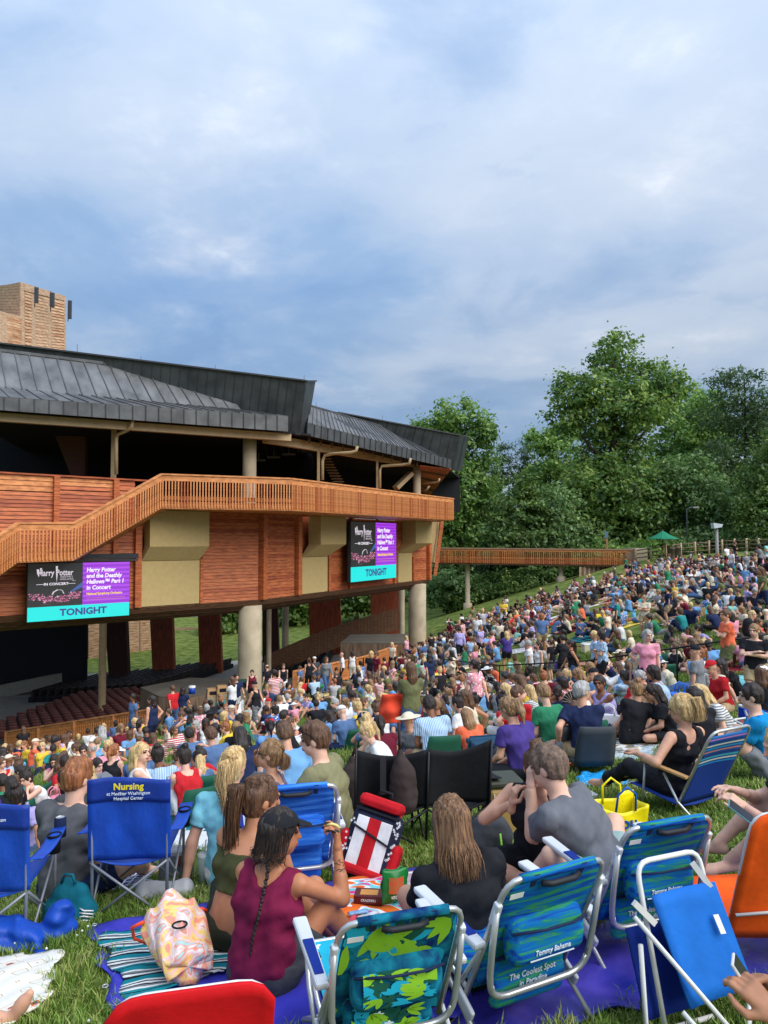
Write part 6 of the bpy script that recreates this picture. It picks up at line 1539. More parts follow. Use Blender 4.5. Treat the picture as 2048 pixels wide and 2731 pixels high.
for gi, (x, y) in enumerate(groups):
    if rc_.random() > .72: continue
    c, p, z = combos[ci % len(combos)]; ci += 1
    w, d = {'small': (1.3, 1.3), 'long': (1.3, 2.1), 'wide': (2.0, 1.9)}[z]
    k = fabric(c, BC[c], p, rc_.choice([(235, 232, 225), (235, 232, 225), (40, 44, 60)]))
    blanket('picnic_blanket', x, y, w, d, face_stage(x, y) + R(rc_.uniform(-30, 30)), k, f'{z} {p} {c} picnic blanket spread on the lawn under sitting people', 'blanket', 'picnic blankets on the lawn', n=6, seed=gi)
# ---- bags, coolers and bottles among the groups
def tote(loc, rz, mat, label, s=1.0, group='bags among the crowd'):
    b = empty('tote_bag', loc, rz, label, 'bag', group); b.scale = (s,) * 3
    MB().hexa([(-.18, -.09, 0), (.18, -.09, 0), (.18, .09, 0), (-.18, .09, 0), (-.22, -.05, .34), (.22, -.06, .36), (.22, .05, .33), (-.22, .06, .35)]).build('bag_body', mat, b, bevel=.02)
    for y in (-.05, .05): MB().tube([(-.09, y, .33), (-.07, y * 1.1, .46), (0, y * 1.2, .5), (.07, y * 1.1, .46), (.09, y, .33)], .012, 6).build('handle', mat, b)
    return b
def coolbox(loc, rz, mat, lid, label, s=1.0, group='cool boxes among the crowd'):
    b = empty('cool_box', loc, rz, label, 'cooler', group); b.scale = (s,) * 3
    MB().box((0, 0, .15), (.46, .3, .3)).build('box', mat, b, bevel=.025); MB().box((0, 0, .335), (.48, .32, .07)).build('lid', lid, b, bevel=.02); MB().tube([(-.25, 0, .27), (-.24, 0, .42), (.24, 0, .42), (.25, 0, .27)], .012, 6).build('handle', lid, b)
    return b
ti = 0; bcol = list(BC); rc_.shuffle(bcol)
near = [g for g in groups if g[1] < 34]; rc_.shuffle(near)
for gi, (x, y) in enumerate(near[:34]):
    a = rc_.random() * 6.28; xx, yy = x + .95 * math.cos(a), y + .95 * math.sin(a)
    if not on_lawn(xx, yy) or not free(xx, yy, .3): continue
    c = bcol[ti % len(bcol)]
    if ti < 18: tote((xx, yy, gz(xx, yy)), a, fabric(c, BC[c], 'plain'), f'{c} tote bag with loop handles standing between picnic groups')
    else: coolbox((xx, yy, gz(xx, yy)), a, fabric(c, BC[c], 'plain'), SHIRT['white'], f'{c} cool box with white lid standing between picnic groups')
    ti += 1
# ---- aisle handrails
handrail([(2060, 17.5), (1800, 18.5), (1560, 21.5), (1330, 26), (1180, 30)], 'black handrail running through the middle of the seated crowd')
handrail([(1460, 44), (1330, 50), (1240, 54), (1170, 56)], 'black handrail descending the far aisle near the column')
handrail([(1700, 40), (1560, 43), (1470, 46)], 'black handrail crossing the upper crowd')
handrail([(2060, 44), (1930, 46), (1850, 48)], 'short black handrail high on the lawn')
# ================================================================ foreground people
def hand(w, d, n, side, curl, thumb=.5, k=1.0):
    """wrist w, finger direction d, back-of-hand normal n, side +1 right hand / -1 left; curl per finger (radians per joint)"""
    w, d, n = Vector(w), Vector(d).normalized(), Vector(n); n = (n - d * n.dot(d)).normalized(); x = d.cross(n) * side    # x points to the thumb side
    s = SDF()
    s.rc(w - d * .05, w + d * .01, .027, .025, .02); 
    for t in (-.022, -.007, .009, .024): s.rc(w + d * .012 + x * t * .6, w + d * .082 + x * t, .016, .0125, .014)
    for i, t in enumerate((.027, .009, -.009, -.026)):
        L_ = (.042, .047, .044, .034)[i]; p = w + d * .084 + x * t; dd = d.copy(); c = curl[i] if isinstance(curl, (list, tuple)) else curl
        for j, (l, r0, r1) in enumerate(((L_, .0098, .0088), (L_ * .66, .0088, .008), (L_ * .52, .008, .0065))):
            dd = Matrix.Rotation(c * (.8 if j == 0 else 1.0), 3, d.cross(n).normalized()) @ dd if False else (dd * math.cos(c) - n * 0 + (-(dd.cross(x * side)).normalized() if False else (x.cross(dd) * side)).normalized() * math.sin(c) * (-1))
            dd = dd.normalized(); q = p + dd * l; s.rc(p, q, r0, r1, .006); p = q
    tb = w + d * .022 + x * .024; t1 = tb + (d * .6 + x * .75 - n * thumb * .5).normalized() * .042; t2 = t1 + (d * .95 + x * (.35 - thumb * .5) - n * thumb * .5).normalized() * .034; t3 = t2 + (d * 1 + x * (.1 - thumb * .6) - n * thumb * .4).normalized() * .025
    s.rc(tb, t1, .015, .012, .01); s.rc(t1, t2, .0115, .010, .006); s.rc(t2, t3, .010, .0075, .006)
    return s.mesh(.0042 * k, pad=.01)
def strands(style, n, seed, end=None, r=.0038, wave=.012, length=.3):
    rr = random.Random(seed); mb = MB()
    for i in range(n):
        a = rr.uniform(-2.4, 2.4) - math.pi / 2; e = rr.uniform(.05, 1.45)
        d = V3(math.cos(a) * math.cos(e), math.sin(a) * math.cos(e), math.sin(e))
        if d.y > .35 and d.z < .75: continue
        p0 = V3(d.x * .086, d.y * .107 - .016, d.z * .110 + .028)
        if style == 'pony':
            t = V3(*end[0]); m = (p0 + t) / 2; m = m + V3(m.x, m.y + .016, m.z - .028).normalized() * .018
            pts = [p0, m, t]; f = rr.random(); l = end[1:]
            o = V3(rr.gauss(0, .018), rr.gauss(0, .014), 0)
            for j, q in enumerate(l): pts.append(V3(*q) + o * (1.1 if j < len(l) - 1 else 1.6) + V3(math.sin(j * 2 + i) * wave, 0, 0))
        else:
            side = 1 if d.x > 0 else -1; out = V3(d.x, d.y * .9, 0); out = out.normalized() if out.length > .2 else V3(.5 * side, -.8, 0).normalized()
            p1 = V3(out.x * .094, out.y * .112 - .016, .03 - rr.random() * .02); p2 = V3(out.x * .096, min(.02, out.y * .118 - .02), -.09)
            L_ = length * rr.uniform(.75, 1.05); p3 = V3(out.x * .1 + rr.gauss(0, .01), min(.0, out.y * .11 - .03) + rr.gauss(0, .01), -.09 - (L_ - .1) * .6); p4 = p3 + V3(rr.gauss(0, wave), rr.gauss(0, wave), -(L_ - .1) * .45)
            pts = [p0, p0.lerp(p1, .5) * 1.06, p1, p2, p3, p4]
        mb.tube(pts, [r * .6] + [r] * (len(pts) - 2) + [r * .3], 4, cap=False)
    return mb
def hero(label, loc, rz, J, skin, shirt, pants, hair, hands=(), scale=1.0, face=True, h=.0095, group=None, mouth=False, hairn=150, hkw=None, extra_hair=None):
    root = empty('person', loc, rz, label, 'person', group or 'people sitting in the foreground'); root.scale = (scale,) * 3
    s = SDF(); torso_prims(s, J); limbs(s, J, False); head_prims(s, J, face)
    if mouth:
        r3 = np.array(J['hd'].to_3x3()); s.el(J['hd'] @ V3(0, .1, -.06), (.022, .03, .013), .004, r3, 's')
    v, q = s.mesh(h); parts = [(v, q)]
    for side, (W_2, E) in ((-1, ('wl', 'el')), (1, ('wr', 'er'))):
        hs = [a for a in hands if a[0] == side]
        d0 = (J[W_2] - J[E]).normalized()
        if hs: _, d, n, curl, th = hs[0]; parts.append(hand(J[W_2] + d0 * .02, d, n, side, curl, th))
        else: parts.append(hand(J[W_2] + d0 * .01, d0, V3(0, .2, 1), side, .35, .4, 1.3))
    v, q = join(parts)
    m4i = np.array(J['hd'].inverted()); c = v[q].mean(1); hcds = c @ m4i[:3, :3].T + m4i[:3, 3]; x, y, z = np.abs(hcds[:, 0]), hcds[:, 1], hcds[:, 2]
    mi = np.zeros(len(q), int)
    if face:
        mi[(np.abs(x - .031) < .014) & (np.abs(z - .008) < .0075) & (y > .06)] = 1
        mi[(x > .013) & (x < .05) & (z > .024) & (z < .034) & (y > .06)] = 3
        mi[(x < .022) & (z > -.076) & (z < -.052) & (y > .08)] = 2
        if mouth: mi[(x < .02) & (z > -.072) & (z < -.05) & (y > .05) & (y < .098)] = 4
    obj('body', np_mesh('body', v, q, [skin, m_eye, m_lip, hair[1], m_teeth], mi), root)
    if shirt: obj('shirt' if shirt[0] not in ('tank', 'crop') else {'tank': 'tank_top', 'crop': 'crop_top'}[shirt[0]], np_mesh('shirt', *shirt_mesh(J, .0095, shirt[0], wr=.007, seed=3, loose=shirt[2] if len(shirt) > 2 else .013), shirt[1]), root)
    if pants: obj(pants[0], np_mesh(pants[0], *pants_mesh(J, .0105, pants[0], wr=.006), pants[1]), root)
    st, hm = hair[0], hair[1]
    if st:
        hv, hq = hair_mesh(st if st in ('short', 'crew', 'buzz', 'bald', 'bun') else 'tight', .008) if st != 'tight' else hair_mesh('tight', .008)
        o = obj('hair', np_mesh('hair', hv, hq, hm), root); o.matrix_local = J['hd']
        if hkw:
            sb = strands(hkw.get('style', 'long'), int(hairn * 4.5), hkw.get('seed', 1), hkw.get('end'), hkw.get('r', .0038) * .42, hkw.get('wave', .012), hkw.get('length', .3)).build('hair_strands', hm, o)
    return root
# 1 woman in maroon tank top, black cap, braid, holding a chip
J = pose(lean=10, tilt=2, head=(-48, 6), hr=(.30, .30, .66), er=(.5, .2, -1), hl=(-.1, .42, .3), fl=(.22, .5, .07), fr=(.36, .46, .07), kl=(.2, .6, .9), kr=(.4, .5, .9), w=.175)
h1 = hero('person in maroon tank top and black cap raising a chip', GY(705, 3.75), R(-22), J, M('skin_h1', C(186, 122, 86), rough=.45, var=.08, scale=18, sub=.08), ('tank', cloth('h_maroon', (118, 28, 62)), .018), ('shorts', SHIRT['charcoal']), ('tight', HAIR['dark']), [(1, V3(-.1, .15, 1), V3(.9, .3, .1), [.55, .75, .9, .95], .9)], .94, hairn=60, hkw=dict(style='long', length=.16, seed=4, wave=.02))
o = obj('cap', np_mesh('cap', *cap_mesh(.008), SHIRT['black']), h1); o.matrix_local = J['hd']
mb = MB()    # braid down the back
bp_ = [J['hd'] @ V3(.0, -.1, -.04), J['nb'] + J['fw'] * -.1 + V3(.03, 0, .02), J['ch'] + J['fw'] * -.135 + V3(.03, 0, 0), J['wa'] + J['fw'] * -.13 + V3(.01, 0, .04), J['wa'] + J['fw'] * -.135 + V3(-.01, 0, -.1)]
for i in range(44):
    t = i / 43 * (len(bp_) - 1); k = min(int(t), len(bp_) - 2); p = bp_[k].lerp(bp_[k + 1], t - k); sgn = 1 if i % 2 else -1; r_ = .013 * (1 - .55 * i / 43)
    mb.tube([p + J['rt'] * sgn * r_ * .9 + V3(0, 0, .008), p + V3(0, -.004, -.004), p - J['rt'] * sgn * r_ * .2 + V3(0, 0, -.014)], [r_ * .5, r_, r_ * .4], 6)
mb.build('braid', HAIR['dark'], h1)
def ink(root, J, a, b, r, seed, n=26):     # tattoo lines on the forearm
    mb = MB(); rr = random.Random(seed); a, b = Vector(a), Vector(b); d = (b - a).normalized(); x = d.orthogonal().normalized(); y = d.cross(x)
    for i in range(n):
        t = rr.random(); an = rr.uniform(0, 6.28); pts = []
        for j in range(5): an2 = an + j * rr.uniform(.1, .3); tt = t + j * rr.uniform(-.02, .03); rad = r[0] + (r[1] - r[0]) * tt + .001; pts.append(a.lerp(b, tt) + (x * math.cos(an2) + y * math.sin(an2)) * rad)
        mb.tube(pts, .0016, 4, cap=False)
    mb.build('tattoo', M('ink', C(62, 54, 52), rough=.6), root)
ink(h1, J, J['er'].lerp(J['wr'], .15), J['er'].lerp(J['wr'], .85), (.0395, .0285), 4)
wp = J['wr'] + V3(-.02, .02, .125); cp = empty('potato_chip', (0, 0, 0), 0, 'curved yellow chip held between fingertips', 'chip'); m4 = Matrix.Translation(GY(705, 3.75)) @ Matrix.Rotation(R(-22), 4, 'Z'); cp.location = m4 @ (wp * .94)
MB().tube([(-.05, 0, .012), (-.025, 0, .018), (0, 0, .012), (.02, 0, -.004)], [.005, .007, .007, .005], 8).build('stick', M('chip', C(230, 214, 130)), cp)
# 2 woman in olive crop top with dark half-up ponytail
J = pose(lean=14, tilt=4, head=(-40, 10), hl=(-.2, .3, .1), hr=(.15, .4, .2), fl=(.05, .5, .07), fr=(.25, .45, .07), kl=(-.5, .5, .6), kr=(.6, .5, .4), w=.172)
hero('person in olive crop top and dark shorts beside the maroon tank top', GY(640, 4.3), R(-18), J, SKIN[2], ('crop', cloth('h_olive', (70, 72, 44)), .01), ('shorts', cloth('h_dkol', (58, 60, 46))), ('tight', HAIR['brown']), (), 1.03, hairn=190, hkw=dict(style='pony', end=[(0, -.115, .085), (-.01, -.165, .06), (-.02, -.16, -.08), (-.03, -.13, -.25), (-.04, -.11, -.36)], seed=2, r=.0045, wave=.02))
# 3 woman in black tee, straight highlighted hair
J = pose(lean=8, tilt=-9, head=(14, 12), hl=(-.2, .4, .2), hr=(.2, .36, .1), fl=(-.12, .5, .08), fr=(.2, .5, .08), kl=(-.5, .4, .7), kr=(.6, .4, .7), w=.185)
hm3 = M('hair_highlight', C(84, 60, 44), rough=.45, var=.3, scale=11, stretch=(9, 9, .5), col2=C(146, 108, 76), bump=.4, bscale=40)
hero('person in plain black tee sitting before the brush-striped chairs', GY(1262, 3.72), R(12), J, SKIN[1], ('tee', SHIRT['black'], .014), ('shorts', SHIRT['charcoal']), ('tight', hm3), (), .97, hairn=320, hkw=dict(style='long', length=.26, seed=9, r=.0055, wave=.006))
# 4 man in grey tee leaning across with close cropped hair
J = pose(lean=36, head=(6, 12), hl=(-.05, .44, .56), hr=(.06, .42, .48), el=(-.15, -.2, -1), er=(.8, -.1, -.9), fl=(-.2, .4, .08), fr=(.25, .45, .08), kl=(-.6, .4, .5), kr=(.8, .4, .4), w=.21, fem=False)
hmz = M('hair_buzz', C(92, 74, 62), rough=.7, var=.2, scale=60, col2=C(120, 98, 82))
hero('person in grey tee leaning forward over food in both hands', GY(1612, 4.4) + V3(0, 0, .12), R(52), J, SKIN[0], ('tee', cloth('h_grey', (104, 106, 112)), .016), ('shorts', cloth('h_mint', (148, 172, 170))), ('buzz', hmz), [(-1, V3(.1, .1, 1), V3(-.8, .6, .2), [.7, .8, .9, 1.0], .8), (1, V3(-.2, .3, 1), V3(.7, .6, .2), [.7, .8, .9, 1.0], .8)], 1.06)
# 5 woman with a bun facing him
J = pose(lean=14, head=(25, 26), hr=(.10, .34, .56), er=(.9, .1, -.7), hl=(-.24, .3, .2), fl=(.1, .3, .08), fr=(-.1, .34, .08), kl=(-1, .5, .2), kr=(1, .5, .2))
hero('person in black tank top looking down at food in hand', GY(1440, 5.05) + V3(0, 0, .12), R(150), J, SKIN[1], ('tank', SHIRT['black'], .011), ('shorts', SHIRT['black']), ('bun', HAIR['brown']), [(1, V3(-.2, .1, 1), V3(.6, .7, .2), [.6, .8, .9, 1.0], .8)], 1.0, hairn=50, hkw=dict(style='pony', end=[(0, -.07, .11), (0, -.08, .15)], seed=2, r=.003))
# 6 woman in pale blue tee with blond ponytail
J = pose(lean=4, tilt=-3, head=(-12, 6), hl=(-.3, -.1, .07), el=(-.6, -.8, .3), hr=(.2, .34, .2), fl=(.0, .5, .07), fr=(.2, .5, .07), kl=(-.3, .3, .8), kr=(.5, .3, .8), w=.185)
hero('person in pale aqua tee propped on one arm', GY(627, 5.6), R(-8), J, SKIN[1], ('tee', cloth('h_aqua', (138, 208, 216)), .016), ('shorts', SHIRT['white']), ('tight', HAIR['blond']), (), 1.08, hairn=230, hkw=dict(style='pony', end=[(.02, -.115, .075), (.02, -.15, .03), (.03, -.16, -.1), (.06, -.14, -.22), (.09, -.12, -.3)], seed=6, r=.0046, wave=.016))
# 7 laughing woman with glasses
J = pose(lean=8, head=(10, -4), hl=(-.15, .4, .3), hr=(.15, .42, .3), fl=(-.1, .5, -.05), fr=(.1, .5, -.05))
h7 = hero('laughing person in glasses and floral strap top', GY(745, 6.5) + V3(0, 0, .06), R(78), J, SKIN[1], ('tank', fabric('floral', (120, 110, 130), 'dotted', (226, 200, 196), 9), .011), ('shorts', SHIRT['navy']), ('tight', HAIR['light brown']), (), 1.0, mouth=True, hairn=120, hkw=dict(style='pony', end=[(0, -.12, .03), (0, -.15, -.02), (0, -.14, -.12)], seed=3, r=.0042))
mb = MB()
for q in (-1, 1): mb.tube([V3(.031 * q + .024 * math.cos(a), .112, .004 + .018 * math.sin(a)) for a in np.linspace(0, 6.28, 13)[:-1]], .0026, 5, closed=True); mb.tube([(.055 * q, .108, .01), (.078 * q, .06, .012), (.08 * q, -.01, .006)], .0024, 5)
mb.tube([(-.008, .114, .008), (.008, .114, .008)], .0024, 5); o = mb.build('glasses', SHIRT['black'], h7); o.matrix_local = J['hd']
# 8 man in olive tee, sunglasses pushed up
J = pose(lean=16, head=(14, 8), hl=(-.1, .45, .35), hr=(.15, .45, .25), fl=(-.1, .55, -.1), fr=(.12, .55, -.1), w=.21, fem=False)
h8 = hero('person in khaki olive tee with sunglasses pushed up', GY(900, 6.15) + V3(0, 0, .12), R(72), J, SKIN[0], ('tee', cloth('h_khol', (132, 128, 94)), .018), ('shorts', fabric('stripesh', (120, 100, 84), 'striped', (170, 150, 130), 22)), ('crew', HAIR['brown']), (), 1.08)
mb = MB()
for q in (-1, 1): mb.tube([(.076 * q, .07, .085), (.086 * q, .0, .05), (.082 * q, -.03, .0)], .004, 6); mb.box((.035 * q, .085, .092), (.055, .012, .035), Matrix.Rotation(R(-50), 3, 'X'))
o = mb.build('sunglasses', SHIRT['black'], h8); o.matrix_local = J['hd']
# 9 young man, grey shirt, ginger hair
J = pose(lean=10, head=(-16, 4), hl=(-.15, .4, .2), hr=(.16, .42, .16), fl=(.1, .4, .07), fr=(.3, .5, .07), kl=(-.6, .5, .5), kr=(.8, .5, .3), w=.205, fem=False)
hero('person in dark grey tee and navy shorts behind the lettered camp chair', GY(188, 5.7), R(-14), J, SKIN[0], ('tee', cloth('h_dgrey', (92, 92, 94)), .02), ('shorts', SHIRT['navy']), ('crew', HAIR['auburn']), (), 1.12, hairn=70, hkw=dict(style='pony', end=[(-.05, -.02, .125), (-.06, .04, .115)], seed=8, r=.006))
# 10 woman in black in the striped low chair
J = pose(pel=(0, 0, .24), lean=-14, head=(20, 14), hl=(-.34, .12, .52), el=(-.7, -.4, -.6), hr=(.1, .4, .3), fl=(-.1, .75, .08), fr=(.1, .78, .08), kl=(-.2, .2, 1), kr=(.2, .2, 1), w=.19)
hero('person in black dress lounging in the low striped chair', GY(1792, 7.1), R(30), J, SKIN[1], ('tank', SHIRT['black'], .012), ('trousers', SHIRT['black']), ('tight', HAIR['blond']), (), 1.06, hairn=140, hkw=dict(style='pony', end=[(0, -.11, .09), (0, -.15, .08), (0, -.16, -.02), (0, -.13, -.12)], seed=2, r=.0045))
# 11 man in bright blue tee
J = pose(lean=12, head=(10, 4), hl=(-.1, .45, .25), hr=(.2, .42, .2), fl=(-.1, .5, .08), fr=(.15, .55, .08), w=.21, fem=False)
hero('person in bright blue tee sitting turned to the side', GY(2035, 8.1) + V3(0, 0, .02), R(62), J, SKIN[0], ('tee', cloth('h_bblue', (20, 132, 190)), .017), ('shorts', SHIRT['grey']), ('short', HAIR['dark']), (), 1.1)
# 12 woman with phone at the right
J = pose(lean=14, head=(10, 18), hl=(-.14, .40, .42), hr=(.05, .42, .46), el=(-.8, -.2, -.7), er=(.8, -.2, -.7), fl=(-.1, .5, .08), fr=(.15, .55, .08))
hero('person in black top tapping a phone in teal case', GY(2165, 4.55) + V3(0, 0, .12), R(70), J, SKIN[0], ('tee', SHIRT['black'], .014), ('shorts', SHIRT['denim blue']), ('tight', HAIR['blond']), [(-1, V3(.1, .8, .5), V3(-.5, -.2, .9), [.5, .6, .6, .7], .5), (1, V3(-.4, .8, .3), V3(.3, -.3, .9), [.3, .5, .6, .7], .4)], 1.0, hairn=140, hkw=dict(style='long', length=.24, seed=5, r=.005))
def phone(loc, rot, label, case, back=False):
    p = empty('phone', loc, 0, label, 'phone'); p.rotation_euler = rot
    MB().box((0, 0, 0), (.076, .155, .011)).build('case', case, p, bevel=.006); MB().box((0, 0, .0062), (.068, .146, .001)).build('screen_glass', M('phone_glass', C(40, 44, 52), rough=.08), p)
phone(P(1975, 2165, 4.3), (R(38), R(-18), R(60)), 'phone in teal case tapped with one hand', M('case_teal', C(70, 150, 160), rough=.4))
# 13 hands with a phone over a bare knee at the corner
J = pose(lean=16, head=(0, 20), hl=(-.1, .42, .46), hr=(.08, .40, .44), el=(-.8, -.2, -.7), er=(.8, -.2, -.7), fl=(-.15, .42, .08), fr=(.12, .6, .08), kl=(-.2, .3, 1), kr=(.3, .3, 1))
p13 = V3(1.52, 2.0, gz(1.52, 2.0) + .02)
hero('person in black shorts holding a white phone above a knee', p13, R(62), J, SKIN[2], ('tee', SHIRT['navy'], .014), ('shorts', SHIRT['black']), ('short', HAIR['dark']), [(-1, V3(.15, .7, .6), V3(-.7, -.2, .7), [.6, .7, .8, .8], .6), (1, V3(-.3, .7, .6), V3(.7, -.2, .7), [.6, .7, .8, .8], .6)], 1.0, face=False)
pm = Matrix.Translation(p13) @ Matrix.Rotation(R(62), 4, 'Z'); phone(pm @ V3(-.01, .50, .50), (R(55), 0, R(62)), 'white phone held above a bare knee', M('case_white', C(226, 222, 216), rough=.4))
# 14 bare foot reaching in from the left
J = pose(lean=-24, head=(0, 10), hl=(-.28, -.32, .05), hr=(.28, -.32, .05), el=(-.4, -1, .3), er=(.4, -1, .3), fl=(-.08, .80, .07), fr=(.1, .62, .07), kl=(-.2, 0, 1), kr=(.2, 0, 1)); J['ft'] = (.0, .55, .85)
p14 = V3(-2.58, 3.42, gz(-2.58, 3.42) + .03)
hero('person reclining with bare feet on the patterned blanket', p14, R(-82), J, SKIN[1], ('tee', SHIRT['white'], .014), ('shorts', SHIRT['denim blue']), ('short', HAIR['brown']), (), 1.0, face=False)
# 15 woman on the right in profile behind
# ================================================================ foreground chairs
m_alu = M('aluminium_tube', C(196, 196, 194), rough=.32, var=.05, metal=.6); m_wht = M('white_tube', C(222, 220, 214), rough=.4, var=.06); m_gtube = M('grey_tube', C(136, 140, 146), rough=.4, metal=.3, var=.05); m_plast = M('arm_plastic', C(206, 208, 210), rough=.45, var=.03); m_webb = M('navy_webbing', C(26, 38, 74), rough=.8)
def brush(name, stops, sx=1.2, sz=16, det=6):
    m = M(name, (.1, .2, .4), rough=.8, bump=.1, bscale=150, spec=.15)
    def fn(t, tc):
        mp = N(t, 'ShaderNodeMapping'); mp.inputs['Scale'].default_value = (sx, sz, sz); t.links.new(tc.outputs['Object'], mp.inputs[0])
        n = N(t, 'ShaderNodeTexNoise'); n.inputs['Scale'].default_value = 2.2; n.inputs['Detail'].default_value = det; n.inputs['Distortion'].default_value = .6; t.links.new(mp.outputs[0], n.inputs['Vector'])
        return ramp_of(t, n.outputs[0], [(p, C(*c)) for p, c in stops])
    return set_base(m, fn)
f_brush = brush('brush_stripe', [(.28, (12, 44, 120)), (.42, (16, 84, 170)), (.5, (10, 110, 176)), (.55, (24, 120, 130)), (.6, (60, 152, 74)), (.66, (24, 100, 176)), (.78, (60, 160, 214))])
f_blue = brush('blue_stripe', [(.3, (20, 66, 160)), (.5, (36, 104, 206)), (.7, (70, 140, 226))])
f_leafbase = brush('leaf_base', [(.35, (10, 40, 96)), (.5, (12, 92, 120)), (.65, (22, 128, 150)), (.75, (20, 84, 70))], 5, 5, 3)
f_solid = {k: M('canvas_' + k, C(*v), rough=.75, var=.12, scale=5, bump=.5, bscale=7, spec=.2) for k, v in {'red': (206, 18, 26), 'orange': (244, 92, 22), 'azure': (24, 104, 190), 'navy': (18, 46, 130), 'black': (30, 31, 34), 'royal': (28, 76, 176)}.items()}
def arc(a, b, c, n=5):  # rounded corner through a control point
    a, b, c = Vector(a), Vector(b), Vector(c); return [a * (1 - t) ** 2 + b * 2 * t * (1 - t) + c * t * t for t in np.linspace(0, 1, n)]
def prints(parent, surf, specs, seed):
    """flat leaf and flower print on a cloth surface: surf(u, v, lift)"""
    rr = random.Random(seed)
    for name, mat, n, l, w, pet in specs:
        mb = MB()
        for i in range(n):
            u, v, a = rr.random() * .94 + .03, rr.random() * .94 + .03, rr.uniform(0, 6.28); L_ = l * rr.uniform(.7, 1.3)
            for k in range(pet):
                b = a + k * (6.28 / pet if pet > 3 else .55); pts = []
                for t, ww in ((0, 0), (.25, .8), (.5, 1), (.8, .6), (1, 0), (.8, -.6), (.5, -1), (.25, -.8)):
                    du = (math.cos(b) * t * L_ - math.sin(b) * ww * w); dv = (math.sin(b) * t * L_ + math.cos(b) * ww * w)
                    pts.append(surf(min(.995, max(.005, u + du)), min(.995, max(.005, v + dv)), .003 + .00012 * i + .0008 * specs.index((name, mat, n, l, w, pet))))
                mb.poly(pts)
        tag(mb.build(name, mat, parent), kind='stuff')
def beach_chair(loc, rz, fab, label, s=1.0, pouch=True, arms=True, tube=m_alu, floral=False, text=False, tilt=0, pat='a', seatfab=None, lean=1.0):
    c = empty('beach_chair', loc, rz, label, 'chair', 'beach chairs in the foreground'); c.scale = (s,) * 3
    yb = lambda z: (-.10 - (z - .24) * .50 * lean)
    side = lambda x: [V3(x, yb(.2), .2), V3(x, yb(.45), .45), V3(x, yb(.72), .72)]
    top = arc((-.275, yb(.72), .72), (-.275, yb(.83), .83), (-.2, yb(.83), .83)); top2 = arc((.2, yb(.83), .83), (.275, yb(.83), .83), (.275, yb(.72), .72))
    MB().tube(side(-.275)[:-1] + top + top2 + side(.275)[:-1][::-1], .0135, 10).build('back_frame', tube, c)
    MB().tube(arc((-.285, yb(.70) - .012, .70), (-.285, yb(.36) - .11, .36), (-.27, yb(.34) - .12, .345), 4) + arc((-.27, yb(.34) - .12, .345), (-.255, yb(.28) - .13, .275), (-.17, yb(.28) - .13, .27)) + arc((.17, yb(.28) - .13, .27), (.255, yb(.28) - .13, .275), (.27, yb(.34) - .12, .345)) + arc((.27, yb(.34) - .12, .345), (.285, yb(.36) - .11, .36), (.285, yb(.70) - .012, .70), 4), .0145, 10).build('stay_bar', tube, c)
    for x in (-.283, .283): MB().box((x, yb(.70), .68), (.03, .035, .11), Matrix.Rotation(R(24), 3, 'X')).build('clamp', m_plast, c, bevel=.008)
    MB().tube([(-.27, yb(.24), .24), (-.265, .34, .33)] + arc((-.265, .36, .335), (-.265, .42, .34), (-.2, .42, .34)) + arc((.2, .42, .34), (.265, .42, .34), (.265, .36, .335)) + [(.265, .34, .33), (.27, yb(.24), .24)], .0125, 8).build('seat_frame', tube, c)
    for x in (-.295, .295):
        MB().tube([(x, .22, .5), (x, .12, .3), (x, -.32, .015)], .0125, 8).build('leg', tube, c); MB().tube([(x * .95, -.22, .48), (x * .95, -.05, .25), (x * .95, .34, .015)], .0125, 8).build('leg', tube, c)
        MB().box((x, -.1, .2), (.022, .16, .05), Matrix.Rotation(R(28), 3, 'X')).build('hinge', m_plast, c, bevel=.01)
    MB().tube([(-.295, -.32, .015), (.295, -.32, .015)], .0125, 8).build('foot_bar', tube, c); MB().tube([(-.28, .34, .015), (.28, .34, .015)], .0125, 8).build('foot_bar', tube, c)
    if arms:
        for x in (-.315, .315):
            a = MB().hexa([(x - .03, -.26, .5), (x + .03, -.26, .5), (x + .036, .26, .53), (x - .036, .26, .53), (x - .03, -.27, .535), (x + .03, -.27, .535), (x + .036, .27, .56), (x - .036, .27, .56)]).build('armrest', m_plast, c, bevel=.012)
            MB().hexa([(x - .02, -.2, .535), (x + .02, -.2, .535), (x + .024, .06, .548), (x - .024, .06, .548), (x - .02, -.2, .543), (x + .02, -.2, .543), (x + .024, .06, .556), (x - .024, .06, .556)]).build('arm_pad', f_solid['navy'], a)
    surf = lambda u, v, l=0: V3((u - .5) * (.51 - .03 * max(0, v - .8) * 5), yb(.25 + .57 * v) - .004 - l - .012 * math.sin(u * 3.14) * math.sin(v * 3.14), .25 + .57 * v)
    b = MB().grid(surf, 10, 12).build('back_cloth', fab, c, solid=.008)
    MB().tube([(-.2, yb(.83), .83), (-.1, yb(.83), .832), (.1, yb(.83), .832), (.2, yb(.83), .83)], .021, 10).build('top_sleeve', fab, c)
    MB().grid(lambda u, v: (((u - .5) * .5), yb(.24) + (.5) * v, .26 + .075 * v - .03 * math.sin(u * 3.14) * math.sin(v * 3.14)), 8, 8).build('seat_cloth', seatfab or fab, c, solid=.008)
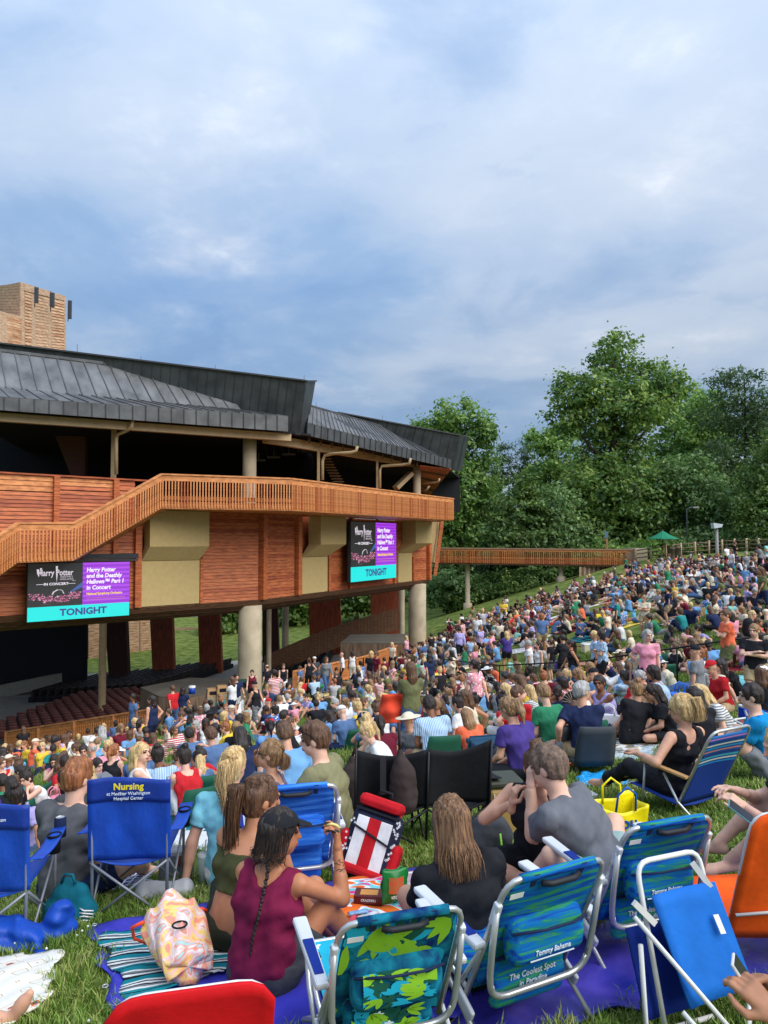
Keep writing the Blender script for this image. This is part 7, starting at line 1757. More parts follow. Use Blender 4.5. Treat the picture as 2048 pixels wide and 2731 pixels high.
    if pouch:
        sp = SDF(); zc = .52; sp.rc((-.15, yb(zc) - .05, zc + .06), (.15, yb(zc) - .05, zc + .06), .05, .05, .03); sp.rc((-.15, yb(zc) - .055, zc - .05), (.15, yb(zc) - .055, zc - .05), .055, .055, .03); sp.rc((-.15, yb(zc) - .05, zc), (.15, yb(zc) - .05, zc), .055, .055, .03); sp.noise(.003, 30, 2)
        obj('cool_pouch', np_mesh('cool_pouch', *sp.mesh(.011), fab), c)
        MB().tube([(-.2, yb(.57) - .075, .575), (-.05, yb(.57) - .112, .578), (.1, yb(.57) - .112, .578), (.2, yb(.57) - .08, .575)], .006, 6).build('zip', m_webb, c)
        sp = SDF(); sp.rc((-.17, yb(.33) - .03, .38), (.17, yb(.33) - .03, .38), .035, .035, .03); sp.rc((-.17, yb(.3) - .04, .27), (.17, yb(.3) - .04, .27), .04, .04, .03); sp.rc((-.17, yb(.3) - .035, .2), (.17, yb(.3) - .035, .2), .032, .032, .03); sp.rc((-.17, yb(.3) - .035, .33), (.17, yb(.3) - .035, .33), .036, .036, .03)
        lp_ = obj('lower_pocket', np_mesh('lower_pocket', *sp.mesh(.011), fab), c); MB().tube([(-.2, yb(.4) - .03, .405), (.2, yb(.4) - .03, .405)], .007, 6).build('zip', m_webb, c)
        fr = (V3(0, yb(.5) - .113, .49), V3(1, 0, 0), V3(0, -.3, 1))
        wm = M('print_white', C(222, 230, 236), rough=.7)
        if text:
            text_obj('lettering', 'The Coolest Spot\nin Paradise', .036, (V3(0, yb(.3) - .083, .29), V3(1, 0, 0), V3(0, .12, 1)), wm, c, shear=.25); 
            text_obj('lettering', 'Tommy Bahama', .03, (V3(0, yb(.47) - .14, .475), V3(1, 0, 0), V3(0, .05, 1)), wm, c, shear=.3)
            MB().beam((-.12, yb(.47) - .138, .447), (.12, yb(.47) - .138, .447), .004, .004).build('print_rule', wm, c)
    MB().tube([(-.1, yb(.8) - .03, .80), (-.06, yb(.8) - .045, .795), (.06, yb(.8) - .045, .795), (.1, yb(.8) - .03, .80)], .014, 10).build('carry_handle', M('black_grip', C(34, 36, 40), rough=.6), c)
    for x in (-.13, .13): MB().slab([(x - .014, yb(.6) - .03, .66), (x + .014, yb(.6) - .03, .66), (x + .014, yb(.82) - .026, .84), (x - .014, yb(.82) - .026, .84)], .004).build('strap', m_webb, c)
    MB().slab([(-.235, yb(.74) - .012, .735), (-.165, yb(.74) - .012, .735), (-.165, yb(.76) - .012, .76), (-.235, yb(.76) - .012, .76)], .002).build('care_label', M('label_white', C(228, 228, 222)), c)
    if floral:
        lime, teal_, dkg, flw = M('print_lime', C(140, 196, 40), rough=.8), M('print_teal', C(22, 168, 196), rough=.8), M('print_dkgreen', C(14, 84, 66), rough=.8), M('print_petal', C(226, 238, 236), rough=.8)
        pr = [('leaf_print', dkg, 20, .3, .045, 3), ('leaf_print', teal_, 16, .26, .05, 3), ('leaf_print', lime, 15, .26, .045, 3), ('flower_print', flw, 3, .06, .02, 5)]
        prints(c, surf, pr, 5)
        prints(c, lambda u, v, l=0: V3((u - .5) * .33, yb(.52) - .106 - l - .01 * math.sin(v * 3.14), .44 + .15 * v), pr[:3], 8); prints(c, lambda u, v, l=0: V3((u - .5) * .36, yb(.3) - .084 - l, .18 + .2 * v), pr, 9)
        prints(c, lambda u, v, l=0: V3((u - .5) * .5, yb(.24) + .5 * v, .272 + .075 * v - .03 * math.sin(u * 3.14) * math.sin(v * 3.14) + l), [('leaf_print', lime, 14, .25, .05, 3), ('leaf_print', teal_, 14, .2, .06, 5), ('flower_print', flw, 3, .06, .02, 5)], 11)
    return c
beach_chair(GY(1005, 3.1), R(17), f_leafbase, 'beach chair printed with lime and teal tropical leaves', .88, floral=True)
beach_chair(GY(1338, 3.42), R(27), f_brush, 'blue green brush-striped beach chair next to the leaf printed one', .95, text=True)
beach_chair(GY(1648, 4.1), R(20), f_brush, 'blue green brush-striped beach chair with folded blue chair against it', .98, text=True)
beach_chair(GY(770, 5.3), R(14), f_blue, 'plain blue streaked beach chair beside the flag cooler', 1.06)
def sling_chair(loc, rz, fab, label, h=.66, w=.5, tube=m_wht, rail_low=True, printed=None):
    c = empty('sling_chair', loc, rz, label, 'chair', 'sling chairs in the foreground')
    yb = lambda z: -.1 - (z - .2) * .35
    pts = [V3(-w / 2, yb(.12), .12), V3(-w / 2, yb(h - .1), h - .1)] + arc((-w / 2, yb(h - .1), h - .1), (-w / 2, yb(h), h), (-w / 2 + .09, yb(h), h)) + arc((w / 2 - .09, yb(h), h), (w / 2, yb(h), h), (w / 2, yb(h - .1), h - .1)) + [V3(w / 2, yb(.12), .12)]
    MB().tube(pts, .012, 8).build('back_frame', tube, c)
    def surf(u, v):
        z = .2 + (h + .012 - .2) * v; k = 1 - (max(0, (v - .8) / .2) ** 2.4) * .34 * abs(2 * u - 1) ** 5
        return V3((u - .5) * (w + .03), yb(z) - .012 - .03 * math.sin(u * 3.14) * (1 - v), .2 + (z - .2) * k if False else z - (abs(2 * u - 1) ** 8) * .06 * (v > .5) * v)
    MB().grid(surf, 14, 14).build('back_cloth', fab, c, solid=.012)
    MB().grid(lambda u, v: ((u - .5) * w, yb(.2) + .48 * v, .2 + .06 * v), 6, 6).build('seat_cloth', fab, c, solid=.01)
    MB().tube([(-w / 2 - .01, yb(.36) - .035, .34), (0, yb(.36) - .06, .36), (w / 2 + .01, yb(.36) - .035, .38)], .008, 6).build('cross_bar', tube, c)
    for x in (-w / 2, w / 2): MB().tube([(x, yb(.2), .2), (x, .38, .26), (x, .4, .02)], .011, 8).build('leg', tube, c); MB().tube([(x, .2, .24), (x, -.25, .02)], .011, 8).build('leg', tube, c)
    if printed:
        mb = MB()
        for k in range(5):
            a = k * 1.257 + .3; mb.poly([V3(.08 + .075 * t * math.cos(a) - .03 * ww * math.sin(a), yb(.42) - .032, .42 + .075 * t * math.sin(a) + .03 * ww * math.cos(a)) for t, ww in ((.1, 0), (.4, .7), (.8, .9), (1, .2), (1, -.3), (.8, -.9), (.4, -.7))])
        tag(mb.build('flower_print', printed, c), kind='stuff')
    return c
sling_chair(GY(525, 2.42), R(14), f_solid['red'], 'bright red sling chair back with white tube', .77, .43)
sling_chair(GY(2030, 3.8), R(6), f_solid['orange'], 'bright orange sling chair printed with a flower', .86, .56, printed=M('print_dorange', C(206, 70, 14)))
# folded blue chair leaning on the brush-striped one
fc = empty('folded_chair', GY(1880, 3.1), R(22), 'folded plain blue chair with white tubes leaning on the striped chair', 'chair'); fc.scale = (.84,) * 3
FR = lambda x, t, d=0: V3(x, .1 + .24 * (1 - t) * 0 + .20 * t + d, .02 + .74 * t)
MB().tube([FR(-.2, .0)] + [FR(-.2, .85)] + arc(FR(-.2, .88), FR(-.2, 1.0), FR(-.12, 1.0)) + arc(FR(.14, 1.0), FR(.22, 1.0), FR(.22, .88)) + [FR(.22, .6)], .0135, 10).build('back_frame', m_wht, fc)
MB().grid(lambda u, v: V3(-.17 + .42 * u + .05 * (1 - v), .02 + .2 * v + .02 * math.sin(u * 3), .16 + .46 * v), 8, 8).build('sling_cloth', f_solid['azure'], fc, solid=.012)
MB().grid(lambda u, v: V3(-.27 + .46 * u, .16 + .14 * v, .06 + .38 * v), 8, 8).build('under_cloth', f_solid['navy'], fc, solid=.012)
for a, b in (((-.3, .2, .55), (.08, -.18, -.0)), ((-.17, .02, .16), (-.06, -.12, .0)), ((.25, .06, .18), (.36, -.14, .02)), ((.3, .05, .2), (.12, -.1, .0))): MB().tube([a, V3(*a).lerp(V3(*b), .5), b], .0125, 8).build('leg', m_wht, fc)
MB().beam((-.3, .2, .62), (-.18, .19, .5), .02, .03).build('strut', m_wht, fc); MB().beam((.22, .22, .6), (.14, .26, .72), .02, .03).build('strut', m_wht, fc)
MB().tube([(-.28, .18, .42), (-.27, .16, .04), (-.2, .12, .02), (.1, .1, .03)], .0125, 8).build('under_frame', m_wht, fc)
MB().slab([(.17, .105, .42), (.2, .1, .42), (.19, .14, .5), (.16, .145, .5)], .004).build('care_label', M('label_white', C(228, 228, 222)), fc)
# camp chairs with lettering
def camp_chair(loc, rz, fab, label, lines=True, w=.5, tube=m_gtube, arms=True, h=.97, fab2=None):
    c = empty('camp_chair', loc, rz, label, 'chair', 'folding camp chairs in the foreground')
    for x in (-w / 2, w / 2): MB().tube([(x, -.24, .0), (x, -.24, .4), (x * 1.02, -.27, h)], .0115, 8).build('back_post', tube, c)
    for x in (-w / 2 - .03, w / 2 + .03): MB().tube([(x, .26, 0), (x, .26, .6)], .0105, 8).build('front_post', tube, c)
    for a, b in (((-w / 2, -.26, .4), (w / 2, -.26, .02)), ((w / 2, -.25, .4), (-w / 2, -.25, .02)), ((-w / 2, .27, .42), (w / 2, .27, .02)), ((w / 2, .28, .42), (-w / 2, .28, .02)), ((-w / 2 - .01, -.24, .4), (-w / 2 - .02, .26, .03)), ((w / 2 + .01, -.24, .4), (w / 2 + .02, .26, .03)), ((-w / 2 - .02, .26, .42), (-w / 2 - .01, -.24, .03)), ((w / 2 + .02, .26, .42), (w / 2 + .01, -.24, .03))):
        MB().tube([a, b], .009, 7).build('cross_tube', tube, c)
    bk = lambda u, v, l=0: V3((u - .5) * (w + .05), -.255 - .03 * v - l + .035 * math.sin(u * 3.14) * (1 - v * .7) + .006 * math.sin(u * 14 + v * 5), .42 + (h - .42) * v + .012 * math.sin(u * 5) * v - .015 * (1 - v) * math.sin(u * 3.14))
    MB().grid(bk, 16, 14).build('back_cloth', fab, c, solid=.008)
    MB().grid(lambda u, v: bk(u, .72 + .28 * v, .011), 12, 5).build('head_panel', fab2 or fab, c, solid=.006)
    MB().grid(lambda u, v: V3((u - .5) * w, -.24 + .5 * v, .42 - .05 * math.sin(u * 3.14)), 8, 8).build('seat_cloth', fab, c, solid=.008)
    if arms:
        for s_ in (-1, 1):
            x = s_ * (w / 2 + .05); MB().grid(lambda u, v: V3(x + (u - .5) * .1, -.25 + .52 * v, .6 - .03 * math.sin(v * 3.14) + .01 * u), 4, 8).build('armrest', fab, c, solid=.008)
            MB().tube([V3(x + .045 * math.cos(a), .16 + .045 * math.sin(a), .60) for a in np.linspace(0, 6.28, 13)[:-1]], .006, 5, closed=True).build('cup_ring', SHIRT['black'], c)
            MB().lathe((x, .16, .48), [(.0, 0), (.04, 0), (.045, .12)], 12).build('cup_net', f_solid['black'], c)
    if lines:
        ym, wm = M('print_yellow', C(236, 214, 40), rough=.7), M('print_white', C(222, 230, 236), rough=.7)
        fr = lambda v: (V3(0, -.272 - .03 * v - .012, .42 + (h - .42) * v), V3(1, 0, 0), V3(0, -.06, 1))
        text_obj('lettering', 'Nursing', .062, fr(.92), ym, c, bold=.0016); text_obj('lettering', 'at MedStar Washington', .03, fr(.835), wm, c); text_obj('lettering', 'Hospital Center', .03, fr(.775), wm, c)
    return c
m_royal = M('nylon_royal', C(22, 72, 172), rough=.5, var=.16, scale=4, bump=.9, bscale=6, stretch=(1.6, 1, .8)); m_royal2 = M('nylon_royal2', C(22, 54, 140), rough=.5, var=.12, scale=4, bump=.7, bscale=7)
camp_chair(GY(378, 5.4), R(6), m_royal, 'royal blue lettered camp chair in front of the dark grey tee', fab2=m_royal2)
camp_chair(GY(14, 4.95), R(8), m_royal, 'royal blue lettered camp chair next to the rumpled blue cover', fab2=m_royal2)
# black double chair
dc = empty('double_camp_chair', GY(1118, 6.6), R(12), 'wide black double camp chair with hanging straps', 'chair')
for i, (x0, x1) in enumerate(((-.62, 0.0), (0.0, .56))):
    f = lambda u, v, x0=x0, x1=x1, i=i: V3(x0 + (x1 - x0) * u, -.22 - .08 * v + .1 * math.sin(u * 3.14) * (1 - .5 * v), .36 + .52 * v - .07 * math.sin(u * 3.14) * v + (.05 * u * v if i else .03 * (1 - u) * v))
    MB().grid(f, 12, 10).build('back_cloth', f_solid['black'], dc, solid=.01); MB().grid(lambda u, v, x0=x0, x1=x1: V3(x0 + (x1 - x0) * u, -.22 + .48 * v, .38 - .07 * math.sin(u * 3.14)), 8, 6).build('seat_cloth', f_solid['black'], dc, solid=.01)
for x in (-.62, 0, .56):
    MB().tube([(x, -.2, .0), (x, -.3, .92 if x else .86)], .012, 7).build('back_post', m_iron, dc); MB().tube([(x, .28, .0), (x, .26, .55)], .012, 7).build('front_post', m_iron, dc); MB().tube([(x, -.24, .38), (x, .28, .03)], .01, 6).build('cross_tube', m_iron, dc); MB().tube([(x, .26, .38), (x, -.22, .03)], .01, 6).build('cross_tube', m_iron, dc)
for x0, x1 in ((-.62, 0), (0, .56)):
    MB().tube([(x0, -.24, .36), (x1, -.24, .02)], .01, 6).build('cross_tube', m_iron, dc); MB().tube([(x1, -.25, .36), (x0, -.25, .02)], .01, 6).build('cross_tube', m_iron, dc)
for x in (-.7, .62): MB().grid(lambda u, v: V3(x + (u - .5) * .1, -.25 + .5 * v, .58 - .03 * math.sin(v * 3.14)), 4, 6).build('armrest', f_solid['black'], dc, solid=.01)
MB().slab([(-.43, -.36, .55), (-.38, -.36, .55), (-.38, -.36, .86), (-.43, -.36, .86)], .006).build('strap', M('strap_black', C(40, 40, 44)), dc)
# low striped chair with wooden arms
lc = empty('low_beach_chair', GY(1806, 7.05), R(30), 'low navy beach chair with rainbow stripes and wooden arms', 'chair')
yb = lambda z: -.18 - (z - .16) * .5
f_navyst = M('navy_rainbow', C(20, 62, 150), rough=.8)
def fn(t, tc):
    sx = N(t, 'ShaderNodeSeparateXYZ'); t.links.new(tc.outputs['Object'], sx.inputs[0]); n = C(18, 56, 140); st = [(0, n), (.52, n)]
    for i, c_ in enumerate(((40, 140, 200), (226, 220, 200), (70, 180, 190), (30, 50, 120), (210, 130, 120), (40, 150, 200), (226, 220, 200), (30, 60, 130), (170, 110, 170), (40, 120, 190))): st.append((.54 + i * .032, C(*c_))); st.append((.556 + i * .032, C(22, 84, 160)))
    return ramp_of(t, sx.outputs['Z'], st, True)
set_base(f_navyst, fn)
MB().grid(lambda u, v: V3((u - .5) * .54, yb(.16 + .68 * v) + .03 * math.sin(u * 3.14) * math.sin(v * 3.14), .16 + .68 * v), 10, 12).build('back_cloth', f_navyst, lc, solid=.01)
MB().grid(lambda u, v: V3((u - .5) * .54, -.18 + .55 * v, .16 + .05 * v - .03 * math.sin(u * 3.14)), 8, 8).build('seat_cloth', f_navyst, lc, solid=.01)
MB().tube([V3(-.28, yb(.14), .14), V3(-.28, yb(.76), .76)] + arc((-.28, yb(.78), .78), (-.28, yb(.88), .88), (-.2, yb(.89), .89)) + arc((.2, yb(.89), .89), (.28, yb(.88), .88), (.28, yb(.78), .78)) + [V3(.28, yb(.14), .14)], .014, 8).build('back_frame', m_alu, lc)
for x in (-.3, .3):
    MB().box((x, -.06, .46), (.06, .5, .025), Matrix.Rotation(R(4), 3, 'X')).build('armrest', M('arm_wood', C(196, 150, 96), stretch=(8, 1, 8), var=.2), lc, bevel=.008)
    MB().tube([(x, .16, .46), (x, .2, .02)], .012, 7).build('leg', m_alu, lc); MB().tube([(x, -.05, .42), (x, -.2, .2), (x, -.48, .02)], .012, 7).build('leg', m_alu, lc)
MB().tube([(-.3, -.48, .02), (.3, -.48, .02)], .012, 7).build('foot_bar', m_alu, lc); MB().tube([(-.28, .38, .2), (.28, .38, .2)], .012, 7).build('front_bar', m_alu, lc)
rc2 = empty('beach_chair', GY(2040, 8.1), R(24), 'dark floral beach chair with white tube behind the bright blue tee', 'chair', 'beach chairs in the foreground')
bpx = beach_chair(GY(2070, 9.3), R(24), brush('dark_floral', [(.35, (16, 30, 70)), (.5, (24, 90, 80)), (.6, (190, 50, 50)), (.7, (20, 40, 90))], 6, 6, 3), 'dark floral beach chair with white tube behind the bright blue tee', 1.1, tube=m_wht); bpy.data.objects.remove(rc2)
# ================================================================ foreground cloths and clutter
FLAT = []
def quad_cloth(name, corners, mat, label, lift=.03, nz=.012, n=26, seed=0, cat='blanket', th=.008, group=None, raw=False):
    """a cloth lying on the ground between four ground points given as photograph pixels"""
    ps = corners if raw else [G(*c) for c in corners]; o = ps[0]; rr = random.Random(seed); ph = [rr.uniform(0, 6.28) for _ in range(6)]
    FLAT.append([(p.x, p.y) for p in ps])
    def f(u, v):
        p = ps[0].lerp(ps[1], u).lerp(ps[3].lerp(ps[2], u), v)
        wv = nz * (math.sin(p.x * 7 + ph[0]) * math.cos(p.y * 8 + ph[1]) + .7 * math.sin(p.x * 15 + p.y * 11 + ph[2]) + .5 * math.sin(p.x * 27 - p.y * 19 + ph[3]))
        e = .02 * math.sin(u * 19 + ph[4]) * (v < .03 or v > .97) + .02 * math.sin(v * 17 + ph[5]) * (u < .03 or u > .97)
        return (p.x + e - o.x, p.y + e - o.y, gz(p.x, p.y) + lift + max(-lift * .7, wv) - o.z)
    ob = MB().grid(f, n, n).build(name, mat, solid=th); ob.location = o
    return tag(ob, label, cat, group)
def pat(name, fn, rough=.85):
    m = M(name, (.3, .3, .3), rough=rough, bump=.15, bscale=90, spec=.15); return set_base(m, fn)
m_tarp = M('tarp_indigo', C(62, 62, 178), rough=.35, var=.14, scale=3, bump=.5, bscale=9, col2=C(72, 70, 196)); m_tarp2 = M('tarp_blue', C(34, 44, 150), rough=.35, var=.16, scale=3, bump=.5, bscale=8, col2=C(78, 66, 170))
def swirl(t, tc):
    mp = N(t, 'ShaderNodeMapping'); mp.inputs['Scale'].default_value = (2.4, 2.4, 2.4); t.links.new(tc.outputs['Object'], mp.inputs[0])
    n = N(t, 'ShaderNodeTexNoise'); n.inputs['Scale'].default_value = 1.2; n.inputs['Detail'].default_value = 1; n.inputs['Distortion'].default_value = 1.6; t.links.new(mp.outputs[0], n.inputs['Vector'])
    return ramp_of(t, n.outputs[0], [(0, C(240, 120, 40)), (.40, C(240, 110, 44)), (.45, C(240, 238, 236)), (.49, C(120, 210, 214)), (.55, C(232, 60, 140)), (.62, C(244, 240, 238)), (.68, C(236, 90, 150))], True)
def serape(t, tc):
    mp = N(t, 'ShaderNodeMapping'); mp.inputs['Rotation'].default_value = (0, 0, R(-12)); t.links.new(tc.outputs['Object'], mp.inputs[0]); sx = N(t, 'ShaderNodeSeparateXYZ'); t.links.new(mp.outputs[0], sx.inputs[0])
    n = N(t, 'ShaderNodeTexNoise'); n.inputs['Scale'].default_value = 14; t.links.new(mp.outputs[0], n.inputs['Vector'])
    ad = N(t, 'ShaderNodeMath', operation='MULTIPLY_ADD'); ad.inputs[1].default_value = .02; t.links.new(n.outputs[0], ad.inputs[0]); t.links.new(sx.outputs['Y'], ad.inputs[2])
    fr = N(t, 'ShaderNodeMath', operation='MULTIPLY'); fr.inputs[1].default_value = 3.2; t.links.new(ad.outputs[0], fr.inputs[0]); f2 = N(t, 'ShaderNodeMath', operation='FRACT'); t.links.new(fr.outputs[0], f2.inputs[0])
    W, T_, K, G_ = C(228, 228, 222), C(20, 130, 140), C(30, 32, 36), C(120, 124, 128)
    return ramp_of(t, f2.outputs[0], [(0, W), (.07, K), (.1, G_), (.16, W), (.2, T_), (.34, K), (.37, T_), (.44, W), (.5, G_), (.56, K), (.6, W), (.66, K), (.7, W), (.76, T_), (.92, K)], True)
def ikat(t, tc):
    v = N(t, 'ShaderNodeTexVoronoi'); v.inputs['Scale'].default_value = 7; v.inputs['Randomness'].default_value = .5; v.distance = 'MANHATTAN'; t.links.new(tc.outputs['Object'], v.inputs['Vector'])
    return ramp_of(t, v.outputs[0], [(0, C(56, 96, 110)), (.12, C(206, 104, 62)), (.22, C(236, 228, 212)), (.5, C(238, 232, 218)), (.56, C(190, 150, 90)), (.6, C(238, 232, 218))], True)
def plaid(t, tc):
    w = N(t, 'ShaderNodeTexWave'); w.inputs['Scale'].default_value = 5; t.links.new(tc.outputs['Object'], w.inputs['Vector']); w2 = N(t, 'ShaderNodeTexWave'); w2.inputs['Scale'].default_value = 5; w2.bands_direction = 'Y'; t.links.new(tc.outputs['Object'], w2.inputs['Vector'])
    ad = N(t, 'ShaderNodeMath', operation='MAXIMUM'); t.links.new(w.outputs[0], ad.inputs[0]); t.links.new(w2.outputs[0], ad.inputs[1])
    return ramp_of(t, ad.outputs[0], [(0, C(36, 54, 92)), (.9, C(56, 76, 118)), (.97, C(220, 222, 228))])
quad_cloth('tarp', [(236, 2484), (330, 2790), (1260, 2730), (1165, 2315)][::-1], m_tarp, 'indigo tarpaulin with eyelets under the maroon tank top', .025, .008, 36, 1, 'tarp')
quad_cloth('tarp', [(1180, 2800), (2100, 2620), (2090, 2395), (1330, 2500)], m_tarp2, 'dark blue tarpaulin under the brush-striped chairs', .022, .014, 36, 2, 'tarp')
quad_cloth('beach_towel', [(850, 2540), (1180, 2500), (1165, 2330), (905, 2372)], pat('towel_swirl', swirl), 'pink orange and aqua swirl towel covered with snacks', .055, .008, 24, 3, 'towel')
sr = quad_cloth('serape_blanket', [(345, 2700), (640, 2600), (560, 2470), (262, 2516)], pat('serape', serape), 'teal white and black striped serape blanket on the tarp', .045, .006, 28, 4)
quad_cloth('picnic_blanket', [(-80, 2800), (120, 2700), (165, 2545), (-80, 2575)], pat('ikat', ikat), 'cream blanket with small rust and teal motifs under bare foot', .03, .008, 24, 5)
quad_cloth('picnic_blanket', [(190, 2400), (410, 2380), (390, 2330), (200, 2340)], pat('plaid_navy', plaid), 'navy plaid blanket under the dark grey tee', .035, .012, 18, 6)
quad_cloth('picnic_blanket', [(400, 2270), (640, 2290), (600, 2190), (420, 2180)], fabric('ivory', (226, 224, 220), 'plain'), 'plain ivory blanket beside the aqua tee', .03, .012, 18, 7)
quad_cloth('beach_towel', [(1520, 2105), (1680, 2098), (1668, 2062), (1555, 2066)], fabric('azure', (30, 150, 214), 'dotted', (120, 200, 236), 8), 'bright azure towel with pale spots near the low striped chair', .03, .02, 18, 8, 'towel')
quad_cloth('picnic_blanket', [(1640, 1950), (1820, 1935), (1800, 1890), (1650, 1895)], fabric('serape_red', (196, 36, 48), 'striped', (226, 220, 214), 3), 'red and white striped serape near the blue tote', .03, .015, 16, 9)
quad_cloth('picnic_blanket', [(1330, 2050), (1640, 2020), (1720, 1985), (1420, 1990)], fabric('slate', (110, 118, 122), 'plain'), 'plain slate ground sheet under the grey low chairs', .03, .012, 16, 10)
quad_cloth('picnic_blanket', [(1620, 2040), (1760, 2025), (1750, 1995), (1640, 2000)], fabric('whitegrey', (206, 214, 214), 'chequered', (170, 186, 190), 6), 'white and grey picnic mat beside the low striped chair', .03, .008, 14, 11)
# eyelets and fringe
ey = MB()
for px, py in ((252, 2486), (280, 2655), (1010, 2352), (860, 2394)):
    p = G(px, py); e = empty('x', p) if False else None
    o = MB().tube([V3(.014 * math.cos(a), .014 * math.sin(a), 0) for a in np.linspace(0, 6.28, 13)[:-1]], .004, 5, closed=True).build('eyelet', m_alu, sr.parent if sr.parent else None); o.location = p + V3(0, 0, .045); t_ = [x for x in bpy.data.objects if x.name == 'tarp'][0]; o.parent = t_; o.location = p - t_.location + V3(0, 0, .045)
# pastel tote lying open
pm_ = M('pastel_print', (.8, .5, .5), rough=.45, bump=.1)
def pastel(t, tc):
    n = N(t, 'ShaderNodeTexNoise'); n.inputs['Scale'].default_value = 7; n.inputs['Detail'].default_value = 2; n.inputs['Distortion'].default_value = 1.2; t.links.new(tc.outputs['Object'], n.inputs['Vector'])
    return ramp_of(t, n.outputs[0], [(0, C(250, 160, 130)), (.38, C(250, 150, 128)), (.44, C(252, 214, 110)), (.5, C(248, 190, 190)), (.55, C(240, 236, 226)), (.6, C(250, 140, 110)), (.66, C(180, 214, 210))], False)
set_base(pm_, pastel)
pb = empty('tote_bag', G(480, 2610) + V3(0, 0, .06), R(28), 'crumpled pastel tote bag with orange handles on the serape', 'bag'); pb.scale = (.92, 1, .82)
def tb(u, v):   # crumpled open sack lying on its side
    a = u * 2 * math.pi; rx, rz_ = .13 + .05 * v, .10 + .06 * v
    return V3(rx * math.cos(a) * (1 + .1 * math.sin(3 * a + v * 3)), -.2 + .4 * v + .02 * math.sin(a * 5), .12 + .07 * v + rz_ * math.sin(a) * (1 + .12 * math.sin(4 * a + 1)) + .02 * math.sin(7 * a + v * 9))
MB().grid(tb, 36, 14).build('bag_body', pm_, pb, solid=.006); MB().grid(lambda u, v: tb(u, .0) * (1 - v) + V3(0, -.2, .12) * v, 36, 3).build('bag_base', pm_, pb, solid=.004)
m_oh = M('handle_orange', C(250, 84, 40), rough=.5)
for s_ in (-1, 1): MB().tube([(s_ * .17, .19, .22), (s_ * .22, .26, .16), (s_ * .2, .3, .06), (s_ * .13, .22, .05)], .011, 6).build('handle', m_oh, pb)
MB().tube([V3(-.02 + .04 * math.cos(a), -.06, .285 + .015) + V3(0, .035 * math.sin(a), 0) for a in np.linspace(0, 6.28, 15)[:-1]], .006, 5, closed=True).build('ring_print', SHIRT['black'], pb)
# snacks
def carton(loc, rz, size, mats, label, cat, txt=None, tilt=(0, 0)):
    b = empty('snack_box', loc, rz, label, cat); b.rotation_euler = (R(tilt[0]), R(tilt[1]), rz)
    MB().box((0, 0, size[2] / 2), size).build('carton', mats[0], b, bevel=.003); MB().box((0, -.002, size[2] + .0012), (size[0] * .6, size[1] * .6, .002)).build('label_print', mats[1], b)
    if txt: text_obj('lettering', txt, size[2] * .4, (V3(0, -size[1] / 2 - .002, size[2] / 2), V3(1, 0, 0), V3(0, 0, 1)), SHIRT['white'], b)
    return b
def lay(px, py, dz=.07): return G(px, py) + V3(0, 0, dz)
carton(lay(985, 2432), R(-6), (.19, .12, .05), [M('carton_red', C(96, 28, 28), rough=.4), M('carton_gold', C(220, 150, 70), rough=.4)], 'dark red snack carton with golden picture', 'box', 'CRACKERS')
gb = empty('snack_bag', lay(1052, 2440), R(20), 'crumpled green foil bag of vegetable snacks', 'bag')
MB().grid(lambda u, v: V3((u - .5) * .17 + .01 * math.sin(v * 9), .035 * math.sin(u * 3.14) * math.sin(v * 3.14) + .006 * math.sin(u * 20 + v * 13), .005 + .21 * v + .008 * math.sin(u * 11)), 14, 14).build('foil_front', M('foil_green', C(22, 120, 52), rough=.25, var=.15), gb, solid=.004)
MB().grid(lambda u, v: V3((u - .5) * .17, -.04 * math.sin(u * 3.14) * math.sin(v * 3.14) - .004, .005 + .21 * v), 12, 12).build('foil_back', M('foil_green', C(22, 120, 52)), gb, solid=.004)
MB().grid(lambda u, v: V3(-.05 + .1 * u, -.044 * math.sin(math.pi * (.2 + .6 * u)) - .008, .08 + .1 * v), 6, 6).build('label_print', M('veg_print', C(206, 170, 90), rough=.4, var=.5, scale=40, col2=C(190, 60, 40)), gb)
text_obj('lettering', 'VEGGIE', .026, (V3(0, -.052, .06), V3(1, 0, 0), V3(0, 0, 1)), SHIRT['white'], gb)
for i, (px, py, c_, lb) in enumerate(((955, 2468, (120, 160, 200), 'silver blue snack bar packet beside the dark red carton'), (985, 2476, (190, 196, 206), 'silver snack bar packet on the swirl towel'), (935, 2490, (196, 60, 70), 'red wrapped snack bar on the swirl towel'))):
    MBo = MB().grid(lambda u, v: V3((u - .5) * .13, (v - .5) * .04, .012 * math.sin(v * 3.14) * (1 - (2 * u - 1) ** 8)), 10, 5).build('snack_bar', M('wrap%d' % i, C(*c_), rough=.25, var=.3, scale=50), solid=.003); MBo.location = lay(px, py, .075); MBo.rotation_euler = (0, 0, R(20 + i * 25)); tag(MBo, lb, 'snack')
zb = MB().grid(lambda u, v: V3((u - .5) * .2, (v - .5) * .17 + .02 * math.sin(u * 8), .05 * math.sin(u * 3.14) * math.sin(v * 3.14) + .012 * math.sin(u * 17 + v * 13)), 16, 14).build('zip_bag', M('clear_plastic', C(225, 228, 235), rough=.08, alpha=.35, spec=.8), solid=.002); zb.location = lay(1120, 2385, .08); tag(zb, 'clear zip bag lying crumpled beside the plain black tee', 'bag')
